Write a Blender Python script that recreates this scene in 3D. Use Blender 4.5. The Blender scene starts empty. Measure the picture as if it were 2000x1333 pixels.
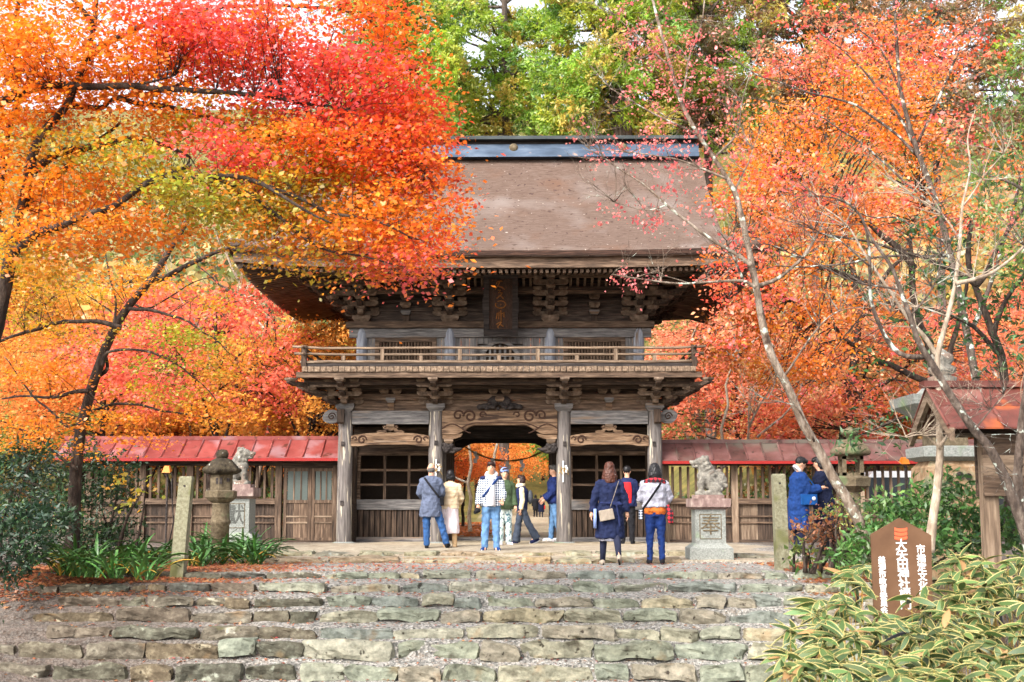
import bpy, bmesh, math, random
import numpy as np
from mathutils import Vector, Matrix, Euler, noise
random.seed(7); rng = np.random.default_rng(7)
R = math.radians
sc = bpy.context.scene
C = sc.collection
# ------------------------------------------------------------------ camera
F, CX, CY, HOR, VX, EYE = 2540.0, 1000.0, 666.5, 988.0, 1030.0, 0.93
PITCH = math.atan((HOR - CY) / F); YAW = math.atan((VX - CX) / F)
cam = bpy.data.objects.new('camera', bpy.data.cameras.new('camera')); C.objects.link(cam)
cam.data.sensor_width = 36.0; cam.data.lens = 36.0 * F / 2000.0
cam.data.clip_start = 0.1; cam.data.clip_end = 2000
cam.location = (0, 0, EYE); cam.rotation_euler = (R(90) + PITCH, 0, YAW)
cam.data.dof.use_dof = True; cam.data.dof.focus_distance = 23.0; cam.data.dof.aperture_fstop = 3.2
sc.camera = cam
# ------------------------------------------------------------------ sky, sun, exposure
SUN_EL, SUN_AZ = R(40), R(215)          # azimuth clockwise from +Y: the sun stands behind the viewer, to the left
w = bpy.data.worlds.new('World'); sc.world = w; w.use_nodes = True
nt = w.node_tree; bg = nt.nodes['Background']
sky = nt.nodes.new('ShaderNodeTexSky'); sky.sky_type = 'NISHITA'; sky.sun_disc = False
sky.sun_elevation = SUN_EL; sky.sun_rotation = SUN_AZ; sky.dust_density = 4.0; sky.air_density = 1.0; sky.ozone_density = 1.0
hs = nt.nodes.new('ShaderNodeHueSaturation'); hs.inputs['Saturation'].default_value = 0.28; hs.inputs['Value'].default_value = 1.25
nt.links.new(sky.outputs[0], hs.inputs['Color']); nt.links.new(hs.outputs[0], bg.inputs['Color'])
bg.inputs['Strength'].default_value = 0.15
sl = bpy.data.lights.new('sun', 'SUN'); so = bpy.data.objects.new('sun', sl); C.objects.link(so)
sl.energy = 1.4; sl.angle = R(15); sl.color = (1.0, 0.93, 0.84)
sd = Vector((math.sin(SUN_AZ) * math.cos(SUN_EL), math.cos(SUN_AZ) * math.cos(SUN_EL), math.sin(SUN_EL)))
so.rotation_euler = sd.to_track_quat('Z', 'Y').to_euler(); so.location = (0, 0, 40)
sc.view_settings.view_transform = 'Standard'; sc.view_settings.look = 'None'
sc.view_settings.exposure = 1.34; sc.view_settings.gamma = 1.0
sc.cycles.use_denoising = True; sc.cycles.max_bounces = 6; sc.cycles.transparent_max_bounces = 4
sc.cycles.diffuse_bounces = 4; sc.cycles.glossy_bounces = 2; sc.cycles.transmission_bounces = 4
sc.cycles.sample_clamp_indirect = 6.0; sc.cycles.caustics_reflective = False; sc.cycles.caustics_refractive = False
# ------------------------------------------------------------------ pixel rays
RM = Euler((R(90) + PITCH, 0, YAW)).to_matrix()
def ray(px, py): return RM @ Vector(((px - CX) / F, -(py - CY) / F, -1.0))
def at(px, py, Y):
    d = ray(px, py); t = Y / d.y; return Vector((d.x * t, Y, EYE + d.z * t))
def atz(px, py, z=0.0):
    d = ray(px, py); t = (z - EYE) / d.z; return Vector((d.x * t, d.y * t, z))
def zz(py, Y, px=976): return at(px, py, Y).z
def xx(px, py, Y): return at(px, py, Y).x
def ss(a, b, t):
    t = max(0.0, min(1.0, (t - a) / (b - a))); return t * t * (3 - 2 * t)
# ------------------------------------------------------------------ materials
def srgb(c):
    return tuple(((v / 255.0) / 12.92 if v / 255.0 <= 0.04045 else ((v / 255.0 + 0.055) / 1.055) ** 2.4) for v in c)
def pmat(name, cols, scale=(4, 4, 4), detail=6.0, rough=0.8, bump=0.25, bscale=3.0, rand=0.12, spots=(), metallic=0.0, spec=0.3, nrough=0.6, warp=0.0, smap=False):
    m = bpy.data.materials.new(name); m.use_nodes = True
    n = m.node_tree.nodes; l = m.node_tree.links; b = n['Principled BSDF']
    g = n.new('ShaderNodeNewGeometry'); mp = n.new('ShaderNodeMapping'); mp.inputs['Scale'].default_value = scale
    oi = n.new('ShaderNodeObjectInfo')
    sh = n.new('ShaderNodeVectorMath'); sh.operation = 'MULTIPLY_ADD'
    cv = n.new('ShaderNodeCombineXYZ')
    for i in range(3): l.new(oi.outputs['Random'], cv.inputs[i])
    sh.inputs[1].default_value = (13.0, 9.0, 17.0)
    l.new(cv.outputs[0], sh.inputs[0]); l.new(g.outputs['Position'], sh.inputs[2])
    l.new(sh.outputs[0], mp.inputs['Vector'])
    no = n.new('ShaderNodeTexNoise'); no.inputs['Scale'].default_value = 1.0; no.inputs['Detail'].default_value = detail
    no.inputs['Roughness'].default_value = nrough; no.inputs['Distortion'].default_value = warp
    l.new(mp.outputs[0], no.inputs['Vector'])
    rp = n.new('ShaderNodeValToRGB'); cr = rp.color_ramp
    k = len(cols)
    while len(cr.elements) < k: cr.elements.new(0.5)
    for i, c in enumerate(cols):
        cr.elements[i].position = 0.28 + 0.44 * i / max(1, k - 1); cr.elements[i].color = (*srgb(c), 1)
    l.new(no.outputs[0], rp.inputs[0]); col = rp.outputs[0]
    for (c, s, th, soft) in spots:
        n2 = n.new('ShaderNodeTexNoise'); n2.inputs['Scale'].default_value = s; n2.inputs['Detail'].default_value = 4.0
        l.new((mp if smap else sh).outputs[0], n2.inputs['Vector'])
        mr = n.new('ShaderNodeMapRange'); mr.inputs[1].default_value = th; mr.inputs[2].default_value = th + soft; l.new(n2.outputs[0], mr.inputs[0])
        mx = n.new('ShaderNodeMixRGB'); mx.inputs[2].default_value = (*srgb(c), 1)
        l.new(mr.outputs[0], mx.inputs[0]); l.new(col, mx.inputs[1]); col = mx.outputs[0]
    if rand:
        mr = n.new('ShaderNodeMapRange'); mr.inputs[3].default_value = 1 - rand; mr.inputs[4].default_value = 1 + rand; l.new(oi.outputs['Random'], mr.inputs[0])
        h = n.new('ShaderNodeHueSaturation'); l.new(mr.outputs[0], h.inputs['Value']); l.new(col, h.inputs['Color']); col = h.outputs[0]
    l.new(col, b.inputs['Base Color'])
    b.inputs['Roughness'].default_value = rough; b.inputs['Metallic'].default_value = metallic; b.inputs['Specular IOR Level'].default_value = spec
    if bump:
        n3 = n.new('ShaderNodeTexNoise'); n3.inputs['Scale'].default_value = bscale; n3.inputs['Detail'].default_value = 5.0
        l.new(mp.outputs[0], n3.inputs['Vector'])
        bp = n.new('ShaderNodeBump'); bp.inputs['Strength'].default_value = bump; bp.inputs['Distance'].default_value = 0.03
        l.new(n3.outputs[0], bp.inputs['Height']); l.new(bp.outputs[0], b.inputs['Normal'])
    return m
def wood(name, cols, axis, **k):
    s = {'x': (2.4, 22, 22), 'y': (22, 2.4, 22), 'z': (22, 22, 2.0)}[axis]
    return pmat(name, cols, scale=s, detail=7, bump=0.5, bscale=1.0, smap=True, **k)
def flat(name, c, rough=0.7, rand=0.0, bump=0.0, scale=30, var=0.12, metallic=0.0, spec=0.3):
    d = tuple(max(0, v * (1 - var)) for v in c); e = tuple(min(255, v * (1 + var)) for v in c)
    return pmat(name, [d, c, e], scale=(scale,) * 3, rough=rough, rand=rand, bump=bump, metallic=metallic, spec=spec)
M = {}
SIL = [(58, 55, 54), (104, 101, 100), (144, 139, 134)]
for ax in 'xyz':
    M['silver_' + ax] = wood('silver_wood_' + ax, SIL, ax, rand=0.08, spots=[((120, 100, 82), .25, 0.58, 0.12)])
    M['brown_' + ax] = wood('brown_wood_' + ax, [(44, 34, 27), (88, 70, 56), (134, 112, 93)], ax, rand=0.16)
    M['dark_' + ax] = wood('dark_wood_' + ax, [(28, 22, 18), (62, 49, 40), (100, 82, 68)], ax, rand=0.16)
    M['tan_' + ax] = wood('tan_wood_' + ax, [(72, 58, 46), (116, 97, 80), (154, 135, 114)], ax, rand=0.14)
M['pillar'] = wood('weathered_pillar', [(66, 60, 57), (102, 96, 93), (132, 125, 119)], 'z', rand=0.08, spots=[((176, 166, 148), .8, 0.60, 0.05), ((92, 74, 60), .3, 0.60, 0.14)])
M['upper_pillar'] = wood('bluish_pillar', [(96, 98, 106), (138, 142, 152), (168, 172, 180)], 'z', rand=0.05, spots=[((112, 92, 74), .3, 0.6, 0.1)])
M['black_wood'] = wood('blackened_wood', [(26, 22, 22), (46, 40, 38), (74, 66, 62)], 'x', rand=0.1)
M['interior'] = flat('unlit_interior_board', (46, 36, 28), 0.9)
M['carved'] = wood('carved_wood', [(52, 38, 28), (110, 86, 65), (154, 128, 103)], 'x', rand=0.05, spots=[((58, 42, 32), .7, 0.58, 0.08)])
M['groove'] = flat('dark_groove', (62, 42, 32), 0.9)
M['bark_roof'] = pmat('cypress_bark', [(70, 54, 46), (94, 76, 66), (114, 98, 89)], scale=(5, 26, 26), detail=9, rough=0.95, bump=0.8, bscale=1.6, rand=0, nrough=0.75, spots=[((120, 108, 102), 0.8, 0.5, 0.25), ((98, 72, 57), 1.1, 0.56, 0.25), ((66, 48, 42), 9.0, 0.62, 0.06), ((168, 158, 148), 14.0, 0.70, 0.03)])
M['bark_edge'] = pmat('bark_edge', [(34, 24, 20), (62, 44, 36), (92, 66, 54)], scale=(3, 3, 60), rough=0.95, bump=0.7, rand=0, spots=[((150, 62, 36), 0.7, 0.62, 0.06)])
M['ridge_metal'] = pmat('ridge_sheet', [(44, 56, 72), (66, 80, 98), (92, 104, 120)], scale=(1.5, 6, 6), rough=0.45, bump=0.05, rand=0, metallic=0.3, spots=[((150, 124, 110), 2.5, 0.66, 0.05)])
M['ridge_cap'] = pmat('ridge_cap', [(38, 43, 44), (54, 60, 61), (76, 82, 82)], scale=(1.5, 6, 6), rough=0.5, bump=0.05, rand=0, metallic=0.2)
M['red_roof'] = pmat('red_sheet', [(104, 42, 38), (128, 60, 55), (142, 82, 77)], scale=(2, 2, 2), rough=0.5, bump=0.12, rand=0.16, spots=[((140, 104, 106), 1.3, 0.56, 0.14), ((84, 44, 34), 5.0, 0.62, 0.08)])
M['mauve_roof'] = pmat('faded_sheet', [(72, 50, 46), (104, 70, 66), (128, 94, 92)], scale=(2, 2, 2), rough=0.5, bump=0.12, rand=0.2, spots=[((104, 96, 86), 1.1, 0.54, 0.14), ((60, 44, 38), 5.0, 0.62, 0.08)])
M['rust_roof'] = pmat('copper_sheet', [(72, 42, 36), (104, 58, 50), (126, 84, 76)], scale=(2.5, 2.5, 2.5), rough=0.5, bump=0.05, rand=0.14, spots=[((160, 84, 48), 2.0, 0.60, 0.1)])
M['red_trim'] = flat('red_trim', (140, 30, 26), 0.5)
M['granite'] = pmat('granite', [(104, 107, 103), (132, 135, 130), (156, 158, 152)], scale=(40, 40, 40), rough=0.85, bump=0.2, rand=0.05, spots=[((124, 140, 112), 2.2, 0.58, 0.1)])
M['stone_mossy'] = pmat('mossy_stone', [(36, 31, 24), (58, 50, 38), (86, 77, 60)], scale=(12, 12, 12), rough=0.95, bump=0.6, rand=0.05, spots=[((168, 164, 152), 7.0, 0.66, 0.05), ((54, 48, 32), 3.0, 0.55, 0.1)])
M['stone_tan'] = pmat('tan_stone', [(72, 62, 48), (100, 88, 69), (126, 114, 93)], scale=(18, 18, 18), rough=0.95, bump=0.4, rand=0.05, spots=[((96, 104, 74), 2.5, 0.56, 0.1)])
M['stone_grey'] = pmat('grey_statue_stone', [(82, 80, 74), (118, 114, 106), (150, 146, 134)], scale=(16, 16, 16), rough=0.95, bump=0.6, rand=0.05, spots=[((120, 100, 88), 4.0, 0.54, 0.1), ((196, 194, 180), 8.0, 0.64, 0.05)])
M['stone_purple'] = pmat('lichened_slab', [(96, 78, 74), (134, 112, 106), (176, 160, 150)], scale=(9, 9, 5), rough=0.95, bump=0.4, rand=0.05)
M['post_stone'] = pmat('post_stone', [(98, 95, 76), (126, 123, 100), (148, 146, 124)], scale=(24, 24, 24), rough=0.95, bump=0.3, rand=0.03, spots=[((104, 104, 68), 3.0, 0.55, 0.12)])
# step stones: each stone picks its own tone
def step_stone(c3=((100, 100, 91), (152, 152, 139), (192, 189, 174))):
    m = pmat('step_stone', list(c3), scale=(7, 7, 9), rough=0.95, bump=0.9, bscale=1.5, rand=0.0, nrough=0.7,
             spots=[((180, 178, 166), 6.0, 0.62, 0.08), ((150, 128, 102), 2.6, 0.62, 0.14), ((96, 92, 82), 4.0, 0.60, 0.14), ((70, 66, 58), 11.0, 0.64, 0.06), ((92, 92, 52), 1.7, 0.68, 0.06)])
    n = m.node_tree.nodes; l = m.node_tree.links; b = n['Principled BSDF']
    src = b.inputs['Base Color'].links[0].from_socket
    oi = n.new('ShaderNodeObjectInfo'); rp = n.new('ShaderNodeValToRGB'); cr = rp.color_ramp; cr.interpolation = 'CONSTANT'
    tones = [(206, 212, 202), (220, 216, 204), (202, 210, 204), (228, 216, 196), (190, 198, 202), (214, 216, 208), (214, 204, 196), (196, 200, 190), (206, 213, 205), (236, 233, 226)]
    while len(cr.elements) < len(tones): cr.elements.new(0.5)
    for i, c in enumerate(tones): cr.elements[i].position = i / len(tones); cr.elements[i].color = (*[v * 1.05 for v in srgb(c)], 1)
    l.new(oi.outputs['Random'], rp.inputs[0])
    mx = n.new('ShaderNodeMixRGB'); mx.blend_type = 'MULTIPLY'; mx.inputs[0].default_value = 1.0
    l.new(src, mx.inputs[1]); l.new(rp.outputs[0], mx.inputs[2]); l.new(mx.outputs[0], b.inputs['Base Color'])
    return m
M['step_stone'] = step_stone(); M['shaded_soiled_stone'] = step_stone(((66, 60, 51), (104, 98, 88), (148, 144, 131)))  # left-side copy: soil stains plus the maple's shade put into darker colours
M['kerb_stone'] = step_stone(((104, 94, 76), (158, 146, 124), (196, 186, 166)))
M['bracket'] = pmat('bracket_wood', [(66, 53, 44), (104, 87, 73), (140, 122, 105)], scale=(9, 9, 9), rough=.85, bump=.4, rand=.14)
M['wall_dark'] = wood('bracket_wall_wood', [(30, 24, 21), (62, 51, 44), (98, 84, 74)], 'x', rand=.1)
def leafmat(name, trans=0.45, rough=0.5, gloss=0.06, tint=False, sat=1.0):
    m = bpy.data.materials.new(name); m.use_nodes = True
    n = m.node_tree.nodes; l = m.node_tree.links; n.remove(n['Principled BSDF']); out = n['Material Output']
    a = n.new('ShaderNodeAttribute'); a.attribute_name = 'Col'; col = a.outputs['Color']
    if tint:
        oi = n.new('ShaderNodeObjectInfo'); mx = n.new('ShaderNodeMixRGB'); mx.blend_type = 'MULTIPLY'; mx.inputs[0].default_value = 1
        l.new(col, mx.inputs[1]); l.new(oi.outputs['Color'], mx.inputs[2]); col = mx.outputs[0]
    d = n.new('ShaderNodeBsdfDiffuse'); t = n.new('ShaderNodeBsdfTranslucent'); g = n.new('ShaderNodeBsdfGlossy'); g.inputs['Roughness'].default_value = rough
    l.new(col, d.inputs[0]); l.new(col, t.inputs[0])
    m1 = n.new('ShaderNodeMixShader'); m1.inputs[0].default_value = trans; l.new(d.outputs[0], m1.inputs[1]); l.new(t.outputs[0], m1.inputs[2])
    m2 = n.new('ShaderNodeMixShader'); m2.inputs[0].default_value = gloss; l.new(m1.outputs[0], m2.inputs[1]); l.new(g.outputs[0], m2.inputs[2])
    l.new(m2.outputs[0], out.inputs[0]); return m
M['leaf'] = leafmat('autumn_leaf', trans=.52); M['leaf_tint'] = leafmat('tinted_leaf', tint=True, gloss=0.02)
M['leaf_gloss'] = leafmat('glossy_leaf', trans=0.25, rough=0.5, gloss=0.05)
M['bark_dark'] = pmat('dark_bark', [(26, 20, 17), (52, 42, 36), (88, 76, 66)], scale=(14, 14, 5), rough=0.95, bump=0.8, rand=0, spots=[((128, 124, 112), 7.0, 0.68, 0.05)])
M['bark_grey'] = pmat('grey_bark', [(78, 64, 54), (122, 106, 92), (166, 154, 140)], scale=(14, 14, 6), rough=0.95, bump=0.7, rand=0.05, spots=[((186, 196, 182), 9.0, 0.60, 0.06), ((62, 48, 40), 5.0, 0.58, 0.1)])
M['bark_pale'] = pmat('pale_bark', [(118, 102, 86), (154, 138, 120), (186, 172, 154)], scale=(18, 18, 6), rough=0.95, bump=0.5, rand=0.05, spots=[((190, 198, 186), 9.0, 0.64, 0.06)])
M['bark_lichen'] = pmat('lichened_bark', [(44, 36, 32), (82, 70, 62), (122, 110, 100)], scale=(16, 16, 7), rough=0.95, bump=0.8, rand=0, spots=[((184, 192, 180), 7.0, 0.58, 0.05)])
M['bark_cedar'] = pmat('cedar_bark', [(58, 48, 42), (94, 82, 74), (128, 116, 108)], scale=(10, 10, 0.8), rough=0.95, bump=0.8, rand=0)
# ------------------------------------------------------------------ mesh helpers
def wm(o):
    b = Matrix.LocRotScale(o.location, o.rotation_euler, o.scale)
    return b if o.parent is None else wm(o.parent) @ o.matrix_parent_inverse @ b
def obj(name, me, parent=None, label=None, cat=None, group=None, kind=None):
    o = bpy.data.objects.new(name, me); C.objects.link(o)
    if parent is not None:
        o.parent = parent
        o.matrix_parent_inverse = wm(parent).inverted()
    if label: o['label'] = label
    if cat: o['category'] = cat
    if group: o['group'] = group
    if kind: o['kind'] = kind
    return o
def thing(name, label, cat, loc=(0, 0, 0), group=None, kind=None):
    o = obj(name, None, None, label, cat, group, kind); o.location = loc; o.empty_display_size = 0.2; return o
class MB:
    def __init__(s): s.v = []; s.f = []
    def add(s, vs, fs):
        o = len(s.v); s.v += [tuple(v) for v in vs]; s.f += [tuple(i + o for i in f) for f in fs]; return s
    def box(s, x0, x1, y0, y1, z0, z1):
        return s.add([(x0, y0, z0), (x1, y0, z0), (x1, y1, z0), (x0, y1, z0), (x0, y0, z1), (x1, y0, z1), (x1, y1, z1), (x0, y1, z1)],
                     [(0, 3, 2, 1), (4, 5, 6, 7), (0, 1, 5, 4), (1, 2, 6, 5), (2, 3, 7, 6), (3, 0, 4, 7)])
    def hexa(s, a, b): return s.add(list(a) + list(b), [(0, 3, 2, 1), (4, 5, 6, 7), (0, 1, 5, 4), (1, 2, 6, 5), (2, 3, 7, 6), (3, 0, 4, 7)])
    def masu(s, x, y, z, w, h):      # bearing block: square top, tapered lower half
        a = w / 2; b = w * 0.33; m = z + h * 0.5
        r = lambda q, k: [(x - q, y - q, k), (x + q, y - q, k), (x + q, y + q, k), (x - q, y + q, k)]
        s.add(r(b, z) + r(a, m) + r(a, z + h), [(0, 3, 2, 1), (8, 9, 10, 11)] + [(i + 4 * k, (i + 1) % 4 + 4 * k, (i + 1) % 4 + 4 + 4 * k, i + 4 + 4 * k) for k in (0, 1) for i in range(4)])
        return s
    def prism(s, pts, y0, y1, axis='y'):   # pts (x,z) outline extruded along y (or (y,z) along x)
        n = len(pts)
        if axis == 'y': vs = [(p[0], y0, p[1]) for p in pts] + [(p[0], y1, p[1]) for p in pts]
        elif axis == 'x': vs = [(y0, p[0], p[1]) for p in pts] + [(y1, p[0], p[1]) for p in pts]
        else: vs = [(p[0], p[1], y0) for p in pts] + [(p[0], p[1], y1) for p in pts]
        return s.add(vs, [tuple(range(n)), tuple(range(2 * n - 1, n - 1, -1))] + [(i, i + n, (i + 1) % n + n, (i + 1) % n) for i in range(n)])
    def tube(s, pts, rad, n=6, cap=True, jit=0.0, flat=1.0):
        pts = [Vector(p) for p in pts]; k = len(pts)
        if not hasattr(rad, '__len__'): rad = [rad] * k
        up = None; rings = []
        for i, p in enumerate(pts):
            t = (pts[min(i + 1, k - 1)] - pts[max(i - 1, 0)])
            if t.length < 1e-9: t = Vector((0, 0, 1))
            t.normalize()
            if up is None:
                up = Vector((0, 0, 1)) if abs(t.z) < 0.9 else Vector((1, 0, 0))
            a = (up - t * up.dot(t)); a.normalize(); up = a; b = t.cross(a)
            ring = []
            for j in range(n):
                q = 2 * math.pi * j / n; r = rad[i] * (1 + (random.uniform(-jit, jit) if jit else 0))
                ring.append(p + a * (math.cos(q) * r) + b * (math.sin(q) * r * flat))
            rings.append(ring)
        o = len(s.v); s.v += [tuple(v) for r in rings for v in r]
        for i in range(k - 1):
            for j in range(n):
                a0 = o + i * n + j; a1 = o + i * n + (j + 1) % n; s.f.append((a0, a1, a1 + n, a0 + n))
        if cap: s.f.append(tuple(o + j for j in range(n - 1, -1, -1))); s.f.append(tuple(o + (k - 1) * n + j for j in range(n)))
        return s
    def lathe(s, prof, c=(0, 0, 0), n=16, sides=None):   # prof (r,z)
        m = len(prof); o = len(s.v); n = sides or n
        off = math.pi / n if sides else 0
        for r, z in prof:
            for j in range(n):
                q = 2 * math.pi * j / n + off; s.v.append((c[0] + r * math.cos(q), c[1] + r * math.sin(q), c[2] + z))
        for i in range(m - 1):
            for j in range(n): a = o + i * n + j; b = o + i * n + (j + 1) % n; s.f.append((a, b, b + n, a + n))
        s.f.append(tuple(o + j for j in range(n - 1, -1, -1))); s.f.append(tuple(o + (m - 1) * n + j for j in range(n)))
        return s
    def ell(s, c, r, rot=None, nu=12, nv=8):
        vs = []; fs = []
        for i in range(nv + 1):
            th = math.pi * i / nv
            for j in range(nu):
                ph = 2 * math.pi * j / nu; v = Vector((r[0] * math.sin(th) * math.cos(ph), r[1] * math.sin(th) * math.sin(ph), r[2] * math.cos(th)))
                if rot is not None: v = rot @ v
                vs.append(v + Vector(c))
        for i in range(nv):
            for j in range(nu): a = i * nu + j; b = i * nu + (j + 1) % nu; fs.append((a, a + nu, b + nu, b))
        return s.add(vs, fs)
    def loft(s, rings, n=16):   # rings: (cx,cy,z,rx,ry)
        o = len(s.v)
        for (cx, cy, z, rx, ry) in rings:
            for j in range(n):
                q = 2 * math.pi * j / n; s.v.append((cx + rx * math.cos(q), cy + ry * math.sin(q), z))
        for i in range(len(rings) - 1):
            for j in range(n): a = o + i * n + j; b = o + i * n + (j + 1) % n; s.f.append((a, b, b + n, a + n))
        s.f.append(tuple(o + j for j in range(n - 1, -1, -1))); s.f.append(tuple(o + (len(rings) - 1) * n + j for j in range(n)))
        return s
    def mesh(s, name, mat=None, smooth=False):
        me = bpy.data.meshes.new(name); me.from_pydata(s.v, [], s.f)
        if mat is not None: me.materials.append(M[mat] if isinstance(mat, str) else mat)
        if smooth: me.polygons.foreach_set('use_smooth', [True] * len(me.polygons))
        me.update(); return me
    def build(s, name, mat, parent=None, smooth=False, **k): return obj(name, s.mesh(name, mat, smooth), parent, **k)
def inst(name, me, parent, loc, rotz=0.0, scale=(1, 1, 1), rot=None):
    o = obj(name, me, parent); o.location = loc; o.rotation_euler = rot or (0, 0, rotz); o.scale = scale; return o
def copy_tree(o, parent=None):
    c = o.copy(); C.objects.link(c)
    if parent is not None: c.parent = parent
    for ch in o.children: copy_tree(ch, c)
    return c
# remeshed solid: overlapping closed shapes fused into one continuous surface
def fused(mb, name, mat, voxel=0.014, smooth_it=4, extra=None, parent=None, wrinkle=0.0, wscale=0.12):
    me = mb.mesh(name + '_src'); o = bpy.data.objects.new(name, me); C.objects.link(o)
    md = o.modifiers.new('r', 'REMESH'); md.mode = 'VOXEL'; md.voxel_size = voxel; md.use_smooth_shade = True
    ms = o.modifiers.new('s', 'SMOOTH'); ms.iterations = smooth_it; ms.factor = 0.5
    if wrinkle:
        tx = bpy.data.textures.new(name + '_w', 'CLOUDS'); tx.noise_scale = wscale; tx.noise_depth = 2
        dp = o.modifiers.new('d', 'DISPLACE'); dp.texture = tx; dp.strength = wrinkle; dp.mid_level = 0.5; dp.texture_coords = 'LOCAL'
    dg = bpy.context.evaluated_depsgraph_get(); m2 = bpy.data.meshes.new_from_object(o.evaluated_get(dg))
    bpy.data.objects.remove(o); bpy.data.meshes.remove(me)
    if extra is not None and len(extra.v):
        vs = [tuple(v.co) for v in m2.vertices]; fs = [tuple(p.vertices) for p in m2.polygons]; n0 = len(vs)
        bpy.data.meshes.remove(m2); m2 = bpy.data.meshes.new(name)
        m2.from_pydata(vs + extra.v, [], fs + [tuple(i + n0 for i in f) for f in extra.f])
        m2.polygons.foreach_set('use_smooth', [True] * len(m2.polygons))
    m2.name = name; m2.materials.clear(); m2.materials.append(M[mat] if isinstance(mat, str) else mat)
    return obj(name, m2, parent)
# ------------------------------------------------------------------ leaf clouds (numpy)
TPL = {
 'quad': (np.array([[-.5, 0, 0], [0, -.34, .06], [.5, 0, 0], [0, .34, .06]]), [[0, 1, 2, 3]]),
 'long': (np.array([[-.5, 0, 0], [-.1, -.17, .05], [.5, 0, -.05], [-.1, .17, .05]]), [[0, 1, 2, 3]]),
}
def _maple():
    v = [[-.12, 0, 0]]; f = []
    tips = [(150, .42), (72, .52), (0, .62), (-72, .52), (-150, .42)]
    tips = [(-140, .40), (-66, .52), (0, .62), (66, .52), (140, .40)]
    for a, r in tips: v.append([r * math.cos(R(a)), r * math.sin(R(a)), -.06])
    val = [(-175, .16), (-103, .17), (-33, .2), (33, .2), (103, .17), (175, .16)]
    for a, r in val: v.append([r * math.cos(R(a)), r * math.sin(R(a)), .04])
    for i in range(5): f.append([0, 6 + i, 1 + i, 7 + i])
    return np.array(v), f
TPL['maple'] = _maple()
def unit(a): return a / np.maximum(np.linalg.norm(a, axis=1, keepdims=True), 1e-9)
def leafcloud(name, pos, nrm, dirv, size, col, tpl, mat, parent=None, **k):
    tv, tf = TPL[tpl]; tf = np.array(tf); N = len(pos); kk = len(tv)
    nrm = unit(nrm); dirv = unit(dirv - nrm * np.sum(dirv * nrm, 1, keepdims=True)); side = np.cross(nrm, dirv)
    sz = size[:, None, None]
    V = pos[:, None, :] + sz * (tv[None, :, 0:1] * dirv[:, None, :] + tv[None, :, 1:2] * side[:, None, :] + tv[None, :, 2:3] * nrm[:, None, :])
    V = V.reshape(-1, 3).astype(np.float32)
    Fc = (tf[None] + (np.arange(N) * kk)[:, None, None]).reshape(-1, tf.shape[1]).astype(np.int32)
    me = bpy.data.meshes.new(name); me.vertices.add(len(V)); me.vertices.foreach_set('co', V.ravel())
    nf = len(Fc); q = Fc.shape[1]; me.loops.add(nf * q); me.loops.foreach_set('vertex_index', Fc.ravel())
    me.polygons.add(nf); me.polygons.foreach_set('loop_start', np.arange(0, nf * q, q, dtype=np.int32))
    ca = me.color_attributes.new('Col', 'FLOAT_COLOR', 'POINT')
    cc = np.ones((N, kk, 4), np.float32); cc[:, :, :3] = np.clip(col, 0, 1)[:, None, :]
    ca.data.foreach_set('color', cc.ravel())
    me.materials.append(M[mat] if isinstance(mat, str) else mat); me.update(calc_edges=True); me.validate()
    return obj(name, me, parent, **k)
def sprays(cen, rad, n, m, spread, colf, tilt=0.35, njit=0.6, shell=0.35, droop=0.5, twigs=None, flatn=(0, 0, 1), cj=0.18):
    """n sprays of m leaves inside an ellipsoid; returns pos,nrm,dir,col"""
    u = unit(rng.normal(size=(n, 3))); r = rng.random(n) ** (1 / 3.0); r = shell + (1 - shell) * r
    cc = np.array(cen) + u * r[:, None] * np.array(rad)
    sn = unit(np.array(flatn) + rng.normal(size=(n, 3)) * tilt)
    sdv = unit(rng.normal(size=(n, 3)) + u * 0.8); sdv = unit(sdv - sn * np.sum(sdv * sn, 1, keepdims=True)); sv = np.cross(sn, sdv)
    a = rng.normal(size=(n, m, 2)) * np.array([0.55, 0.38]); rr = np.sum(a * a, 2)
    P = cc[:, None, :] + spread * (a[..., 0:1] * sdv[:, None, :] + a[..., 1:2] * sv[:, None, :])
    P = P + rng.normal(size=P.shape) * spread * 0.07
    P[..., 2] -= droop * spread * rr * 0.5
    Nn = sn[:, None, :] + rng.normal(size=P.shape) * njit
    D = sdv[:, None, :] * (0.6) + a[..., 0:1] * sdv[:, None, :] + a[..., 1:2] * sv[:, None, :] + rng.normal(size=P.shape) * 0.4
    col = colf(cc)[:, None, :] * (1 + rng.normal(size=(n, 1, 1)) * cj * 0.7) * (1 + rng.normal(size=(n, m, 1)) * cj) * (1 + rng.normal(size=(n, m, 3)) * 0.06)
    if twigs is not None: twigs.append(cc)
    return P.reshape(-1, 3), Nn.reshape(-1, 3), D.reshape(-1, 3), col.reshape(-1, 3)
def cat4(L): return [np.concatenate([l[i] for l in L]) for i in range(4)]
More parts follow.
